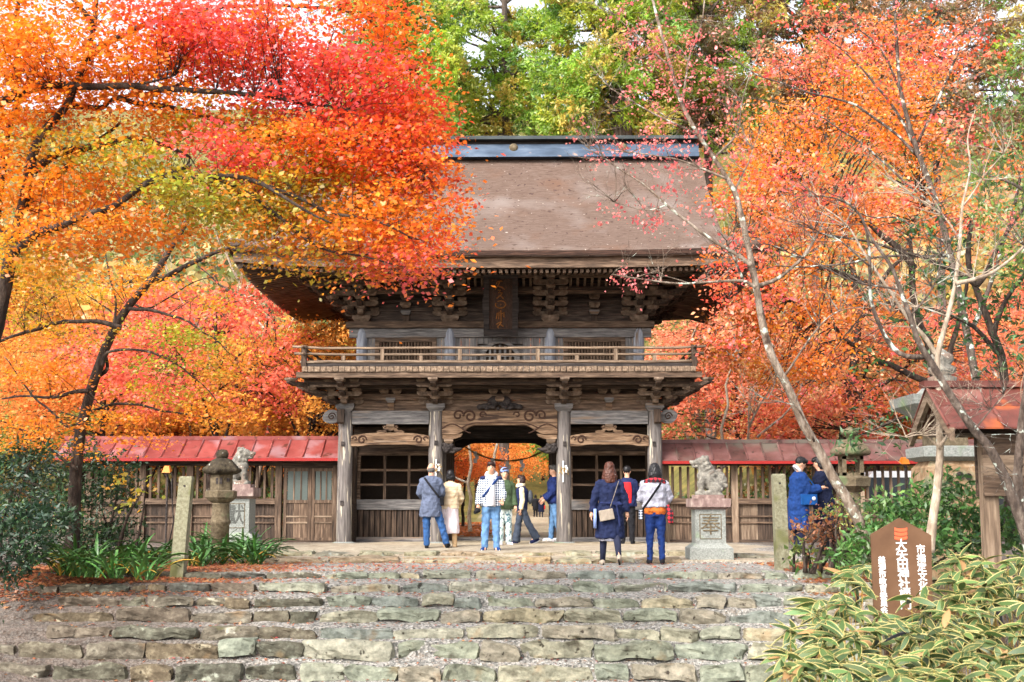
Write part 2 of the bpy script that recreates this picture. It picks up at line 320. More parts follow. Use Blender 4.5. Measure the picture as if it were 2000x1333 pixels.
# ------------------------------------------------------------------ ground
def slope(py): return math.tan(math.atan((py - CY) / F) - PITCH)
ROW_TOP = [1118, 1141, 1167, 1193, 1227, 1255, 1299]
ZD = [0.93, 1.053, 1.198, 1.353, 1.545, 1.707, 1.963, 2.222]
ROW_Y = [ZD[i] / slope(ROW_TOP[i]) for i in range(7)]
ROW_Y += [ROW_Y[-1] - 0.36]; ZD += [2.45]
ROW_Z = [EYE - z for z in ZD]            # ROW_Z[i] top of row i, ROW_Z[i+1] its foot
GX = xx(976, 900, 28.5)                   # gate centre
YP = 28.5; GZ = 0.13                      # front pillar line, gate floor
K1, K2 = 21.5, 23.2                       # kerbs in front of the gate
def stair_z(y):
    z = ROW_Z[8]
    for i in range(8):
        if y >= ROW_Y[i]: return ROW_Z[i] + (0.34 * (ROW_Z[i - 1] - ROW_Z[i]) * min(1.0, (y - ROW_Y[i]) / (ROW_Y[i - 1] - ROW_Y[i])) if i else 0.0)
    return z
def bank_z(y): # natural slope beside the stairs
    return ROW_Z[8] + (0 - ROW_Z[8]) * ss(ROW_Y[7] - 1.6, ROW_Y[0] + 0.4, y)
def hill(x, y):
    px = -0.3 + 0.03 * (y - 30) * 0.6
    side = ss(5, 26, abs(x - px) - 0.02 * (y - 40))
    g = max(0.0, y - 42) * 0.30 * side * ss(42, 60, y)
    g2 = max(0.0, y - 105) * 0.42
    return max(g, g2) + (noise.noise(Vector((x * 0.05, y * 0.05, 0))) * 2.0 * ss(45, 80, y))
def gz(x, y):
    if y < ROW_Y[0] + 0.5 and y > -30:
        a = ss(-7.6, -5.6, x); b = 1 - ss(4.2, 5.4, x); w = a * b
        z = w * stair_z(y) + (1 - w) * bank_z(y)
        if x > 4.2: z = max(z, -0.95 * ss(4.2, 5.2, x) + ROW_Z[8] * (1 - ss(4.2, 5.2, x))) if y < ROW_Y[0] else z
        return z
    t = ss(-6.6, -5.4, x) * (1 - ss(4.9, 5.6, x))
    z = 0.0
    if y > K1: z += 0.05 * t
    if y > K2: z += 0.03 * t
    z += 0.05 * ss(K2, 27, y) * 1.0
    if y > 27 : z = GZ
    if y > 40: z += hill(x, y)
    return z
def grid_lines():
    xs = list(np.arange(-12, 9.01, 0.2)); xs = [-400, -260, -160, -110, -80, -64, -52, -42, -34, -28, -23, -19, -16, -14] + xs + [10.5, 12.5, 15, 18, 22, 27, 33, 40, 50, 62, 80, 110, 160, 260, 400]
    ys = [-60, -20, -5, 2, 6, 9, 11, 12, 13, 14]
    for i in range(7, -1, -1): ys += [ROW_Y[i] - 0.2, ROW_Y[i] - 0.004, ROW_Y[i]]
    ys += list(np.arange(ROW_Y[0] + 0.25, 28, 0.25))
    ys += [K1 - 0.004, K1 + 0.001, K2 - 0.004, K2 + 0.001] + [29, 30, 31, 33, 35, 37, 39, 41, 43, 46, 49, 52, 56, 60, 65, 70, 76, 83, 90, 98, 106, 115, 125, 140, 160, 190, 230, 300, 420]
    return xs, sorted(ys)
def build_ground():
    xs, ys = grid_lines(); vs = []; zone = []
    for y in ys:
        for x in xs:
            z = gz(x, y)
            if 10 < y < 28 and -12 < x < 9: z += noise.noise(Vector((x * 1.7, y * 1.7, 3))) * 0.018 + noise.noise(Vector((x * 6, y * 6, 1))) * 0.006
            if y > 170: z = max(z, 52 + 8 * math.sin(x * 0.02 + 1) + noise.noise(Vector((x * .02, y * .02, 0))) * 10)
            vs.append((x, y, z))
            wx = x + noise.noise(Vector((x * 0.7, y * 0.7, 5))) * 0.5
            litter = max(1 - ss(-5.6, -2.6, wx + (0.9 if y > 18.6 else 0)), ss(4.6, 5.3, wx))
            if y > 28: litter = 1 - (1 - ss(2.4, 3.4, abs(wx + 0.4)))
            path = 1.0 if 27 < y < 104 and abs(wx + 0.3 - 0.018 * (y - 30)) < 3.0 else (0.75 if K1 < y <= 28.6 and -5.6 < wx < 4.6 else 0.0)
            zone.append((min(1, max(0, litter)), path, 1.0 if y > 45 else 0.0, 1))
    nx = len(xs); fs = [(j * nx + i, j * nx + i + 1, (j + 1) * nx + i + 1, (j + 1) * nx + i) for j in range(len(ys) - 1) for i in range(nx - 1)]
    me = bpy.data.meshes.new('ground'); me.from_pydata(vs, [], fs)
    ca = me.color_attributes.new('zone', 'FLOAT_COLOR', 'POINT'); ca.data.foreach_set('color', np.array(zone, np.float32).ravel())
    m = bpy.data.materials.new('ground'); m.use_nodes = True; n = m.node_tree.nodes; l = m.node_tree.links; b = n['Principled BSDF']
    g = n.new('ShaderNodeNewGeometry')
    def nz(s, d=6, rough=0.65):
        t = n.new('ShaderNodeTexNoise'); t.inputs['Scale'].default_value = s; t.inputs['Detail'].default_value = d; t.inputs['Roughness'].default_value = rough; l.new(g.outputs['Position'], t.inputs['Vector']); return t.outputs[0]
    def ramp(src, cols, p0=0.3, p1=0.7):
        r = n.new('ShaderNodeValToRGB'); 
        while len(r.color_ramp.elements) < len(cols): r.color_ramp.elements.new(0.5)
        for i, c in enumerate(cols): r.color_ramp.elements[i].position = p0 + (p1 - p0) * i / (len(cols) - 1); r.color_ramp.elements[i].color = (*srgb(c), 1)
        l.new(src, r.inputs[0]); return r.outputs[0]
    def mix(f, a, c, bt='MIX', fv=None):
        x = n.new('ShaderNodeMixRGB'); x.blend_type = bt
        if fv is not None: x.inputs[0].default_value = fv
        else: l.new(f, x.inputs[0])
        l.new(a, x.inputs[1]); l.new(c, x.inputs[2]); return x.outputs[0]
    vo = n.new('ShaderNodeTexVoronoi'); vo.inputs['Scale'].default_value = 38; l.new(g.outputs['Position'], vo.inputs['Vector'])
    sep = n.new('ShaderNodeSeparateColor'); l.new(vo.outputs['Color'], sep.inputs[0])
    gravel = ramp(sep.outputs[0], [(98, 98, 95), (134, 133, 129), (160, 158, 153), (198, 195, 189), (148, 136, 124)], 0.0, 1.0)
    big = ramp(nz(0.9), [(170, 164, 156), (222, 220, 218)])
    gravel = mix(None, gravel, big, 'MULTIPLY', 0.55)
    dirt = ramp(nz(9), [(46, 36, 30), (74, 60, 52), (104, 88, 78)])
    dirt = mix(None, dirt, gravel, 'MIX', 0.25)
    path = ramp(nz(5), [(132, 118, 98), (162, 148, 126), (186, 174, 152)])
    forest = ramp(nz(0.7), [(70, 66, 36), (104, 100, 56), (140, 120, 70)])
    a = n.new('ShaderNodeAttribute'); a.attribute_name = 'zone'; sp = n.new('ShaderNodeSeparateColor'); l.new(a.outputs['Color'], sp.inputs[0])
    c = mix(sp.outputs[0], gravel, dirt); c = mix(sp.outputs[2], c, forest); c = mix(sp.outputs[1], c, path)
    l.new(c, b.inputs['Base Color']); b.inputs['Roughness'].default_value = 0.95; b.inputs['Specular IOR Level'].default_value = 0.15
    bp = n.new('ShaderNodeBump'); bp.inputs['Strength'].default_value = 0.8; bp.inputs['Distance'].default_value = 0.02
    l.new(vo.outputs['Distance'], bp.inputs['Height']); l.new(bp.outputs[0], b.inputs['Normal'])
    me.materials.append(m); me.polygons.foreach_set('use_smooth', [False] * len(me.polygons)); me.update()
    obj('ground', me, None, 'grey gravel court and slopes running back to a wooded hill', None, kind='structure')
build_ground()
# ------------------------------------------------------------------ step and kerb stones
def stone_mesh(w, d, h, seed, mat='step_stone'):
    """rough block, origin at the middle of its top front edge; x width, y depth (back), z down"""
    nxs, nys, nzs = max(4, int(w / 0.1)), 2, 3
    bm = bmesh.new(); bmesh.ops.create_cube(bm, size=1.0)
    bmesh.ops.subdivide_edges(bm, edges=[e for e in bm.edges if abs(e.verts[0].co.x - e.verts[1].co.x) > .5], cuts=nxs, use_grid_fill=True)
    bmesh.ops.subdivide_edges(bm, edges=[e for e in bm.edges if abs(e.verts[0].co.z - e.verts[1].co.z) > .5], cuts=nzs, use_grid_fill=True)
    bmesh.ops.subdivide_edges(bm, edges=[e for e in bm.edges if abs(e.verts[0].co.y - e.verts[1].co.y) > .5], cuts=nys, use_grid_fill=True)
    rs = random.Random(seed); skl, skr = rs.uniform(-.3, .3), rs.uniform(-.3, .3); tl = rs.uniform(-.22, .16)
    bow = rs.uniform(-.03, .05)
    for v in bm.verts:
        p = v.co.copy(); q = Vector((p.x * 2, p.y * 2, p.z * 2))
        ex = 6.0; r = (abs(q.x) ** ex + abs(q.y) ** ex + abs(q.z) ** ex) ** (1 / ex)
        k = 1 / max(r, 1e-6) if r > 1 else 1
        q = q * (0.55 + 0.45 * k) if r > 1 else q
        x = q.x / 2 * w; y = q.y / 2 * d; z = q.z / 2 * h
        x += (skl if x < 0 else skr) * z * 0.9
        z += tl * h * q.x * 0.5 - abs(q.x) ** 4 * h * 0.10 * rs.uniform(.2, 1.2)
        y += bow * (1 - q.x * q.x) * -1
        s = Vector((x * 3.2 + seed * 7.1, y * 3.2, z * 4.5))
        nn = noise.noise_vector(s) * 0.08 + noise.noise_vector(s * 3.1) * 0.036
        v.co = Vector((x + nn.x * .8, y + nn.y + d / 2, z + nn.z * 0.55 - h / 2))
    me = bpy.data.meshes.new('stone'); bm.to_mesh(me); bm.free(); me.materials.append(M[mat])
    return me
st = thing('stone_steps', 'broad flight of rough stone steps climbing to the gravel court', None, (0, ROW_Y[-1], ROW_Z[8]), kind='structure')
rs = random.Random(3); sid = 0
for i in range(8):
    h = ROW_Z[i] - ROW_Z[i + 1] if i < 7 else 0.23
    x = -7.4 + rs.uniform(0, .4); start = [-6.3, -6.6, -6.2, -6.3, -6.5, -7.2, -7.4, -7.4][i]
    while x < 5.4:
        wd = rs.choice([rs.uniform(.36, .55), rs.uniform(.55, .9), rs.uniform(.7, 1.15)]) * (0.85 + 0.05 * i)
        xm = x + wd / 2
        if xm > start :
            sink = 0.0 if xm > -3.2 else rs.uniform(0.0, 0.45) * ss(-3.0, -5.4, xm) if False else (rs.uniform(0.0, 0.4) * (1 - ss(-5.6, -3.2, xm)))
            hh = h * rs.uniform(0.60, 0.84) + 0.03
            o = inst('stone', stone_mesh(wd - rs.uniform(.0, .05), rs.uniform(.16, .26), hh, sid, 'shaded_soiled_stone' if xm < -2.9 + rs.uniform(-1.2, .8) else 'step_stone'), st, (xm, ROW_Y[i] - 0.08 + rs.uniform(-.05, .04), ROW_Z[i] + 0.01 + rs.uniform(-.03, .02) - sink * h * .5), rs.uniform(-.05, .05))
            sid += 1
        x += wd
st2 = thing('terrace_kerb', 'two low courses of flat pale stones before the gate', None, (GX, K1, 0), kind='structure')
for (ky, z, x0, x1, dep) in ((K1, 0.05, at(500, 1090, K1).x, at(1330, 1090, K1).x, 0.75), (K2, 0.085, at(490, 1080, K2).x, at(1345, 1080, K2).x, 0.8), (K1 + .9, .065, at(1420, 1085, 22.4).x, at(1520, 1085, 22.4).x, .5)):
    x = x0
    while x < x1:
        wd = rs.uniform(.45, 1.25); sid += 1
        hh = 0.16
        o = inst('stone', stone_mesh(wd - .02, dep * rs.uniform(.8, 1.15), hh, sid, 'kerb_stone'), st2, (x + wd / 2, ky - 0.04 + rs.uniform(-.06, .06), z + 0.022 + rs.uniform(-.012, .02)), rs.uniform(-.04, .04)); x += wd
# ------------------------------------------------------------------ the two-storey gate
gate = thing('shrine_gate', 'weathered two-storey wooden gate with bark roof, balcony and plaque', 'gate', (GX, YP + 1.9, GZ))
def px2m(d, Y, h=3.0): return d * (Y * math.cos(PITCH) + h * math.sin(PITCH)) / F
XI, XO = px2m(124, YP), px2m(300, YP)
PR = 0.16; ROWS = [YP, YP + 1.9, YP + 3.8]
ZT = zz(803, YP)
def bxp(name, mat, x0, x1, y0, y1, z0, z1, parent=None): return MB().box(x0, x1, y0, y1, z0, z1).build(name, mat, parent or gate)
pil = MB().lathe([(PR * 1.04, 0), (PR * 1.05, .02), (PR * 1.04, .5), (PR, 1.6), (PR * .98, ZT - GZ - 0.03), (PR * .9, ZT - GZ)], n=20).mesh('pillar', 'pillar', True)
for yi, y in enumerate(ROWS):
    for x in (-XO, -XI, XI, XO):
        o = inst('pillar', pil, gate, (GX + x, y, GZ))
plug = MB().box(-.035, .035, -.02, .05, -.05, .05).mesh('peg_hole', 'black_wood')
for x, py in ((-XO, 868), (-XO, 983), (-XI, 866), (XI, 868), (XO, 868)):
    inst('peg_hole', plug, gate, (GX + x + (-.03 if abs(x) > 2 else 0.02), YP - PR * 1.0, zz(py, YP)))
base = MB().lathe([(.27, 0), (.27, .05), (.2, .085)], n=14).mesh('base_stone', 'granite')
for y in ROWS:
    for x in (-XO, -XI, XI, XO): inst('base_stone', base, gate, (GX + x, y, GZ - .06))
# head beams between pillars (silver) and their carved ends
hb0, hb1 = zz(829, YP), zz(803, YP)
for s in (-1, 1):
    a, b = sorted((s * XO, s * XI))
    bxp('head_beam', 'silver_x', GX + a + PR - .01, GX + b - PR + .01, YP - .11, YP + .11, hb0, hb1 - 0.004)
    for y in ROWS[1:]: bxp('head_beam', 'dark_x', GX + a + PR - .01, GX + b - PR + .01, y - .1, y + .1, hb0, hb1 - .004)
    # nosing outside the corner pillar
    c = Vector((GX + s * (XO + .30), YP, (hb0 + hb1) / 2 + .02)); pts = []
    for k in range(18):
        q = 2 * math.pi * k / 18; pts.append((c.x + .2 * math.cos(q) * (1 + .1 * math.sin(2 * q)), c.z + .155 * math.sin(q)))
    nb = MB().prism(pts, YP - .07, YP + .07).build('carved_nosing', 'silver_x', gate)
    sp = MB().tube([(c.x + .09 * (1 - k / 20) * math.cos(k * .55), YP - .075, c.z + .09 * (1 - k / 20) * math.sin(k * .55)) for k in range(18)], .012, 4).build('scroll_groove', 'groove', nb)
    MB().prism([(-.08, 0), (.08, 0), (.07, -.22), (.0, -.32), (-.06, -.28)], GX + s * XO - .09 - (.06 if s < 0 else -.06), GX + s * XO + .06 - (.06 if s < 0 else -.06), axis='x').build('carved_nosing', 'dark_z', gate).location = (0, YP - .24, hb1 + .02)
for y0, y1 in ((ROWS[0], ROWS[1]), (ROWS[1], ROWS[2])):
    for x in (-XO, -XI, XI, XO): bxp('side_beam', 'dark_y', GX + x - .1, GX + x + .1, y0 + PR - .01, y1 - PR + .01, hb0, hb1 - .004)
# side bays: carved rainbow beam, frog-leg strut, latticed wall behind
WY = YP + 1.0
def scroll(cx, cz, r, sgn, y, parent, turns=2.4, th=.014):
    pts = []
    for k in range(26):
        q = k / 25 * turns * math.pi; rr = r * (1 - .72 * k / 25); pts.append((cx + sgn * rr * math.cos(q), y, cz + rr * math.sin(q)))
    MB().tube(pts, th, 5).build('scroll_groove', 'groove', parent)
slat_m = MB().box(-.5, .5, -.5, .5, -.5, .5).mesh('slat', 'dark_z')
bar_m = MB().box(-.5, .5, -.5, .5, -.5, .5).mesh('lattice_bar', 'brown_x')
barv_m = MB().box(-.5, .5, -.5, .5, -.5, .5).mesh('lattice_bar', 'brown_z')
for s in (-1, 1):
    a, b = sorted((s * XO, s * XI)); xa, xb = GX + a + PR - .02, GX + b - PR + .02; xm = (xa + xb) / 2; w2 = (xb - xa) / 2
    zb, zt = zz(872, YP), zz(846, YP)
    top = [(xm + w2 * t, zt - (.07 * abs(t) ** 3)) for t in np.linspace(1, -1, 21)]
    bot = [(xm + w2 * t, zb + (.035 if abs(t) < .55 else .035 * (1 - ss(.55, .75, abs(t))))) for t in np.linspace(-1, 1, 21)]
    cb = MB().prism(top + bot, YP - .12, YP + .12).build('rainbow_beam', 'carved', gate)
    for q in (-1, 1):
        scroll(xm + q * w2 * .72, (zb + zt) / 2 - .01, .1, -q, YP - .123, cb, 2.4, .02); scroll(xm + q * w2 * .9, (zb + zt) / 2 + .01, .06, q, YP - .123, cb, 1.6, .015)
    bxp('inset_strip', 'tan_x', xm - w2 * .42, xm + w2 * .42, YP - .126, YP - .121, zb + .085, zb + .12, cb)
    # frog-leg strut
    kz0, kz1 = zt - .015, zz(829, YP); kh = kz1 - kz0
    half = [(0, .10), (.09, .16), (.10, .07), (.16, .03), (.25, 0), (.33, .02), (.335, .10), (.27, .14), (.20, .13), (.15, .18), (.17, .22), (.19, .29), (.14, .34), (.08, .34), (.07, .30), (.07, .40), (0, .40)]
    half = [(p[0] * .9, p[1] / .40 * kh) for p in half]
    out = half + [(-p[0], p[1]) for p in reversed(half[1:-1])]
    kk = MB().prism([(xm + p[0], kz0 + p[1]) for p in out], YP - .07, YP + .05).build('frog_leg_strut', 'carved', gate)
    for q in (-1, 1): scroll(xm + q * .12, kz0 + kh * .72, .04, q, YP - .073, kk, 2, .009)
    MB().masu(xm, YP - .02, kz1 - .075, .17, .08).build('bearing_block', 'tan_x', kk)
    # recessed wall
    zs0, zs1 = zz(996, WY), zz(976, WY); zw0, zw1 = zs1, zz(890, WY); fz = GZ
    wxa, wxb = GX + a + .02, GX + b - .02
    bxp('ground_sill', 'silver_x', wxa, wxb, WY - .08, WY + .08, fz, fz + .1)
    bxp('window_sill', 'silver_x', wxa, wxb, WY - .09, WY + .07, zs0, zs1)
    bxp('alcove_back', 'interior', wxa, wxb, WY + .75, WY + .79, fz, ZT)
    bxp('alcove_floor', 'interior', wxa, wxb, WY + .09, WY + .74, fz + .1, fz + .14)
    bxp('upper_panel', 'dark_x', wxa, wxb, WY - .02, WY + .02, zw1 + .08, hb0)
    wf = MB().box(wxa, wxb, WY - .06, WY + .05, zw1, zw1 + .09).box(wxa + .12, wxa + .2, WY - .06, WY + .05, zs1, zw1).box(wxb - .1, wxb - .02, WY - .06, WY + .05, zs1, zw1).build('window_frame', 'brown_x', gate)
    for k in (1, 2):
        xk = wxa + .2 + (wxb - wxa - .3) * k / 3; zk = zs1 + (zw1 - zs1) * k / 3
        inst('lattice_bar', barv_m, wf, (xk, WY - .02, (zs1 + zw1) / 2), 0, (.06, .05, zw1 - zs1)); inst('lattice_bar', bar_m, wf, ((wxa + wxb) / 2 + .05, WY - .022, zk), 0, (wxb - wxa - .3, .045, .05))
    bxp('wall_post', 'dark_z', wxa + .0, wxa + .13, WY - .1, WY + .08, fz, zz(872, WY)) if s < 0 else bxp('wall_post', 'dark_z', wxb - .1, wxb, WY - .1, WY + .08, fz, zz(872, WY))
    nsl = 14
    for k in range(nsl):
        inst('slat', slat_m, gate, (wxa + .16 + (wxb - wxa - .2) * (k + .5) / nsl, WY - .03, (fz + .1 + zs0) / 2), 0, ((wxb - wxa) / nsl * .72, .035, zs0 - fz - .1))
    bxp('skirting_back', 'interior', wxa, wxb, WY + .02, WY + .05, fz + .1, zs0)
    # plank walls along the passage and outer sides
    for (xs_, mt) in ((s * XI, 'dark_y'), (s * XO, 'brown_y')):
        npk = 11
        for k in range(npk):
            z0 = fz + .02 + (hb0 - fz - .02) * k / npk; z1 = fz + .02 + (hb0 - fz - .02) * (k + 1) / npk - .008
            y_0 = (YP + .95) if True else YP
            MB().box(GX + xs_ - .03 + .004 * (k % 2), GX + xs_ + .03, y_0, ROWS[2] - PR, z0, z1).build('plank', mt, gate)
    rl = MB().box(GX + s * XO - .05, GX + s * XO + .05, YP + PR, WY - .1, zz(975, YP) - .12, zz(975, YP)).build('side_rail', 'brown_y', gate)
bxp('alcove_skirt', 'dark_x', GX - XO + .1, GX - XO + .14, YP + PR, WY - .1, GZ, zz(985, YP))
# door posts and head of the passage
for s in (-1, 1):
    bxp('door_post', 'dark_z', GX + s * (XI - .17) - .13, GX + s * (XI - .17) + .13, ROWS[1] - .1, ROWS[1] + .1, GZ, hb0 + .1)
zr = zz(858, ROWS[1])
arch = [(GX + XI * t, zr + .02 - .14 * ss(.6, .95, abs(t))) for t in np.linspace(-.98, .98, 25)] + [(GX + XI * .98, ZT), (GX - XI * .98, ZT)]
MB().prism(arch, ROWS[1] - .08, ROWS[1] + .08).build('passage_lintel', 'black_wood', gate)
zr = zz(866, ROWS[2]); arch = [(GX + XI * t, zr - .26 * ss(.5, .95, abs(t))) for t in np.linspace(-.98, .98, 25)] + [(GX + XI * .98, ZT), (GX - XI * .98, ZT)]
MB().prism(arch, ROWS[2] - .1, ROWS[2] + .1).build('rainbow_beam', 'black_wood', gate)
bxp('threshold', 'silver_x', GX - XI + PR, GX + XI - PR, ROWS[1] - .09, ROWS[1] + .07, GZ, GZ + .07)
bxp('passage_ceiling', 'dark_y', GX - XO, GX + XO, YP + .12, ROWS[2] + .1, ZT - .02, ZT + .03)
# centre rainbow beam with scrolls
z_t, z_b, z_m = zz(803, YP), zz(849, YP), zz(831, YP); wI = XI - PR + .02
top = [(GX + wI * t, z_t - .004) for t in (1, .5, 0, -.5, -1)]
bot = [(GX + wI * t, z_m - (z_m - z_b) * ss(.42, .78, abs(t))) for t in np.linspace(-1, 1, 41)]
cb = MB().prism(top + bot, YP - .13, YP + .13).build('rainbow_beam', 'carved', gate)
for q in (-1, 1):
    scroll(GX + q * wI * .52, (z_t + z_b) / 2 + .13, .145, q, YP - .134, cb, 2.6, .024); scroll(GX + q * wI * .72, (z_t + z_b) / 2 + .15, .12, -q, YP - .134, cb, 2.2, .022); scroll(GX + q * wI * .3, (z_t + z_b) / 2 + .16, .08, -q, YP - .134, cb, 1.8, .018)
    MB().tube([(GX + q * wI * t, YP - .134, z_b + .12 + .1 * math.sin((1 - t) * 9)) for t in np.linspace(1, .5, 12)], .014, 5).build('scroll_groove', 'groove', cb)
    MB().tube([(GX + q * wI * t, YP - .134, z_m + .045 - (z_m - z_b) * ss(.42, .78, abs(t)) * .7) for t in np.linspace(0, .66, 14)], .012, 5).build('scroll_groove', 'groove', cb)
    # bracket under beam and carved beast head
    xb = GX + q * (XI - PR - .17)
    pts = [(xb + q * .18, z_b + .01), (xb - q * .26, z_b + .01), (xb - q * .22, z_b - .05), (xb - q * .08, z_b - .1), (xb + q * .18, z_b - .1)]
    MB().prism(pts, YP - .1, YP + .1).build('bracket_arm', 'carved', gate)
    MB().masu(xb + q * .05, YP, z_b - .2, .2, .1).build('bearing_block', 'tan_x', gate)
    hm = MB(); zc = z_b - .3
    hm.ell((xb + q * .06, YP, zc), (.17, .1, .1)).ell((xb - q * .12, YP - .02, zc - .03), (.1, .07, .05)).ell((xb - q * .2, YP - .02, zc - .015), (.06, .05, .03)).ell((xb - q * .02, YP - .06, zc + .06), (.05, .05, .05)).ell((xb + q * .1, YP - .07, zc - .05), (.07, .05, .07)).ell((xb + q * .12, YP - .04, zc + .07), (.07, .06, .06)).ell((xb, YP, zc - .09), (.13, .07, .03))
    for k in range(7): hm.ell((xb + q * (.02 + .025 * k), YP - .1, zc + .05 * math.sin(k * 2.1)), (.03, .03, .035), nu=8, nv=6)
    fused(hm, 'carved_beast_head', 'black_wood', .014, 2, parent=gate)
# dark frog-leg carving above the centre beam
kc = MB(); kz = z_t
for sx in (-1, 1):
    kc.ell((GX + sx * .28, YP - .1, kz + .1), (.16, .05, .07)).ell((GX + sx * .43, YP - .1, kz + .08), (.08, .05, .06)).ell((GX + sx * .12, YP - .11, kz + .2), (.14, .06, .12))
    for k in range(6): kc.ell((GX + sx * (.03 + .05 * k), YP - .16, kz + .09 + .06 * math.sin(k * 2.3 + sx)), (.045, .04, .04), nu=8, nv=6)
fused(kc, 'frog_leg_carving', 'black_wood', .014, 2, parent=gate)
MB().masu(GX, YP - .12, zz(786, YP), .2, .1).build('bearing_block', 'brown_x', gate)
# ---------------------------- lower bracket zone and balcony
def arm_pts(L, h):   # boat-shaped arm outline, centred, z from 0 (bottom) to h
    a = L / 2; return [(-a, h), (-a, h * .55), (-a + h * .18, h * .22), (-a + h * .55, 0.0), (a - h * .55, 0.0), (a - h * .18, h * .22), (a, h * .55), (a, h)]
arm_x = MB().prism(arm_pts(.78, .13), -.065, .065).mesh('bracket_arm', 'bracket')
arm_x2 = MB().prism(arm_pts(.98, .13), -.055, .055).mesh('bracket_arm', 'bracket')
def arm_y_mesh(L):
    return MB().prism([(.12, .13), (.12, 0), (-L + .09, 0), (-L + .02, .04), (-L - .04, .09), (-L - .04, .13)], -.055, .055, axis='x').mesh('bracket_arm', 'dark_y')
masu_m = MB().masu(0, 0, 0, .215, .1).mesh('bearing_block', 'bracket')
masu_d = MB().masu(0, 0, 0, .19, .1).mesh('bearing_block', 'dark_x')
arm_ys = [arm_y_mesh(.36 * (k + 1)) for k in range(4)]
def bracket(x, y, z, tiers, th, step, arms=(1, 1, 1, 1), corner=0, front=True, mm=None, back=False):
    mm = mm or masu_m; fr = 1 if back else -1
    b = MB().masu(x, y, z - .16, .40, .17).build('bracket', 'silver_x' if z < 4 else 'bracket', gate)
    for k in range(tiers):
        zk = z + th * k; yk = y + fr * step * k
        if arms[k]:
            inst('bracket_arm', arm_x if arms[k] == 1 else arm_x2, b, (x, yk, zk), 0, (1, 1, th / .23))
            for dx in (-.28, 0, .28) if arms[k] == 1 else (-.40, 0, .40): inst('bearing_block', mm, b, (x + dx, yk, zk + th * .565), 0, (.92, .92, th * .435 / .1))
        o = inst('bracket_arm', arm_ys[k], b, (x, y, zk - .002), 0 if not back else math.pi, (1.02, step / .36, th / .23 * .98))
        if k + 1 < tiers or True: inst('bearing_block', mm, b, (x, y + fr * step * (k + 1), zk + th * .565 + .001), 0, (.93, .93, th * .435 / .1))
        if corner:
            inst('bracket_arm', arm_ys[k], b, (x, y, zk - .001), -fr * corner * math.pi / 2 if False else (math.pi / 2 * (-1 if corner < 0 else 1)), (1.01, step / .36, th / .23 * .97))
            inst('bearing_block', mm, b, (x + corner * step * (k + 1), y, zk + th * .565), 0, (.92, .92, th * .435 / .1))
            inst('bracket_arm', arm_ys[k], b, (x, y, zk), (math.pi / 4 * (-1 if corner < 0 else 1)) if not back else (math.pi * .75 * (-1 if corner < 0 else 1)), (1.1, step * 1.414 / .36, th / .23 * .96))
            inst('bearing_block', mm, b, (x + corner * step * (k + 1) * .98, y + fr * step * (k + 1) * .98, zk + th * .565), math.pi / 4, (.95, .95, th * .435 / .1))
            if arms[k]:
                inst('bracket_arm', arm_x, b, (x + corner * step * k, y, zk + .001), math.pi / 2, (1, 1, th / .23)); inst('bracket_arm', arm_x, b, (x + corner * step * k * .9, yk, zk + .0012), 0, (1, 1, th / .23))
    return b
BF = YP - 1.05                                   # balcony outer beam line
zbeam0, zbeam1 = zz(738, BF), zz(727, BF)
z0 = ZT + .14; th = (zbeam0 - z0) / 3.0
for x, cn in ((-XO, -1), (-XI, 0), (XI, 0), (XO, 1)):
    bracket(GX + x, YP, z0, 3, th, .35, (1, 1, 1), cn)
for y in ROWS[1:]:
    for s in (-1, 1): bracket(GX + s * XO, y, z0, 3, th, .35, (0, 0, 0), s, back=(y == ROWS[2]))
# wall boards and tie beams behind brackets
for k, (pt, pb, mt) in enumerate(((782, 803, 'brown_x'), (770, 782, 'brown_x'), (761, 770, 'dark_x'), (752, 761, 'dark_x'), (738, 752, 'dark_x'))):
    pr = .06 if k in (1, 3) else 0.0
    bxp('wall_board' if k in (0, 2, 4) else 'tie_beam', mt, GX - XO, GX + XO, YP - .02 - pr, YP + .05, zz(pb, YP) + (.003 if k else 0), zz(pt, YP) - .003)
    for s in (-1, 1): bxp('wall_board' if k in (0, 2, 4) else 'tie_beam', mt.replace('_x', '_y'), GX + s * XO - .04 - pr, GX + s * XO + .04 + pr, YP + .06, ROWS[2], zz(pb, YP) + (.003 if k else 0), zz(pt, YP) - .003)
for s in (-1, 0, 1):
    xc = GX + s * (XO + XI) / 2
    if s: bxp('strut', 'carved', xc - .07, xc + .07, YP - .05, YP - .021, zz(802, YP), zz(787, YP)); MB().masu(xc, YP - .06, zz(787, YP), .2, .1).build('bearing_block', 'silver_x', gate)
    for dx in (-.14, .14):
        inst('bearing_block', masu_m, gate, (xc + dx, YP - .11, zz(770, YP)), 0, (.95, .95, 1.0)); inst('bearing_block', masu_m, gate, (xc + dx, YP - .42, zz(752, YP - .4)), 0, (.9, .9, 1))
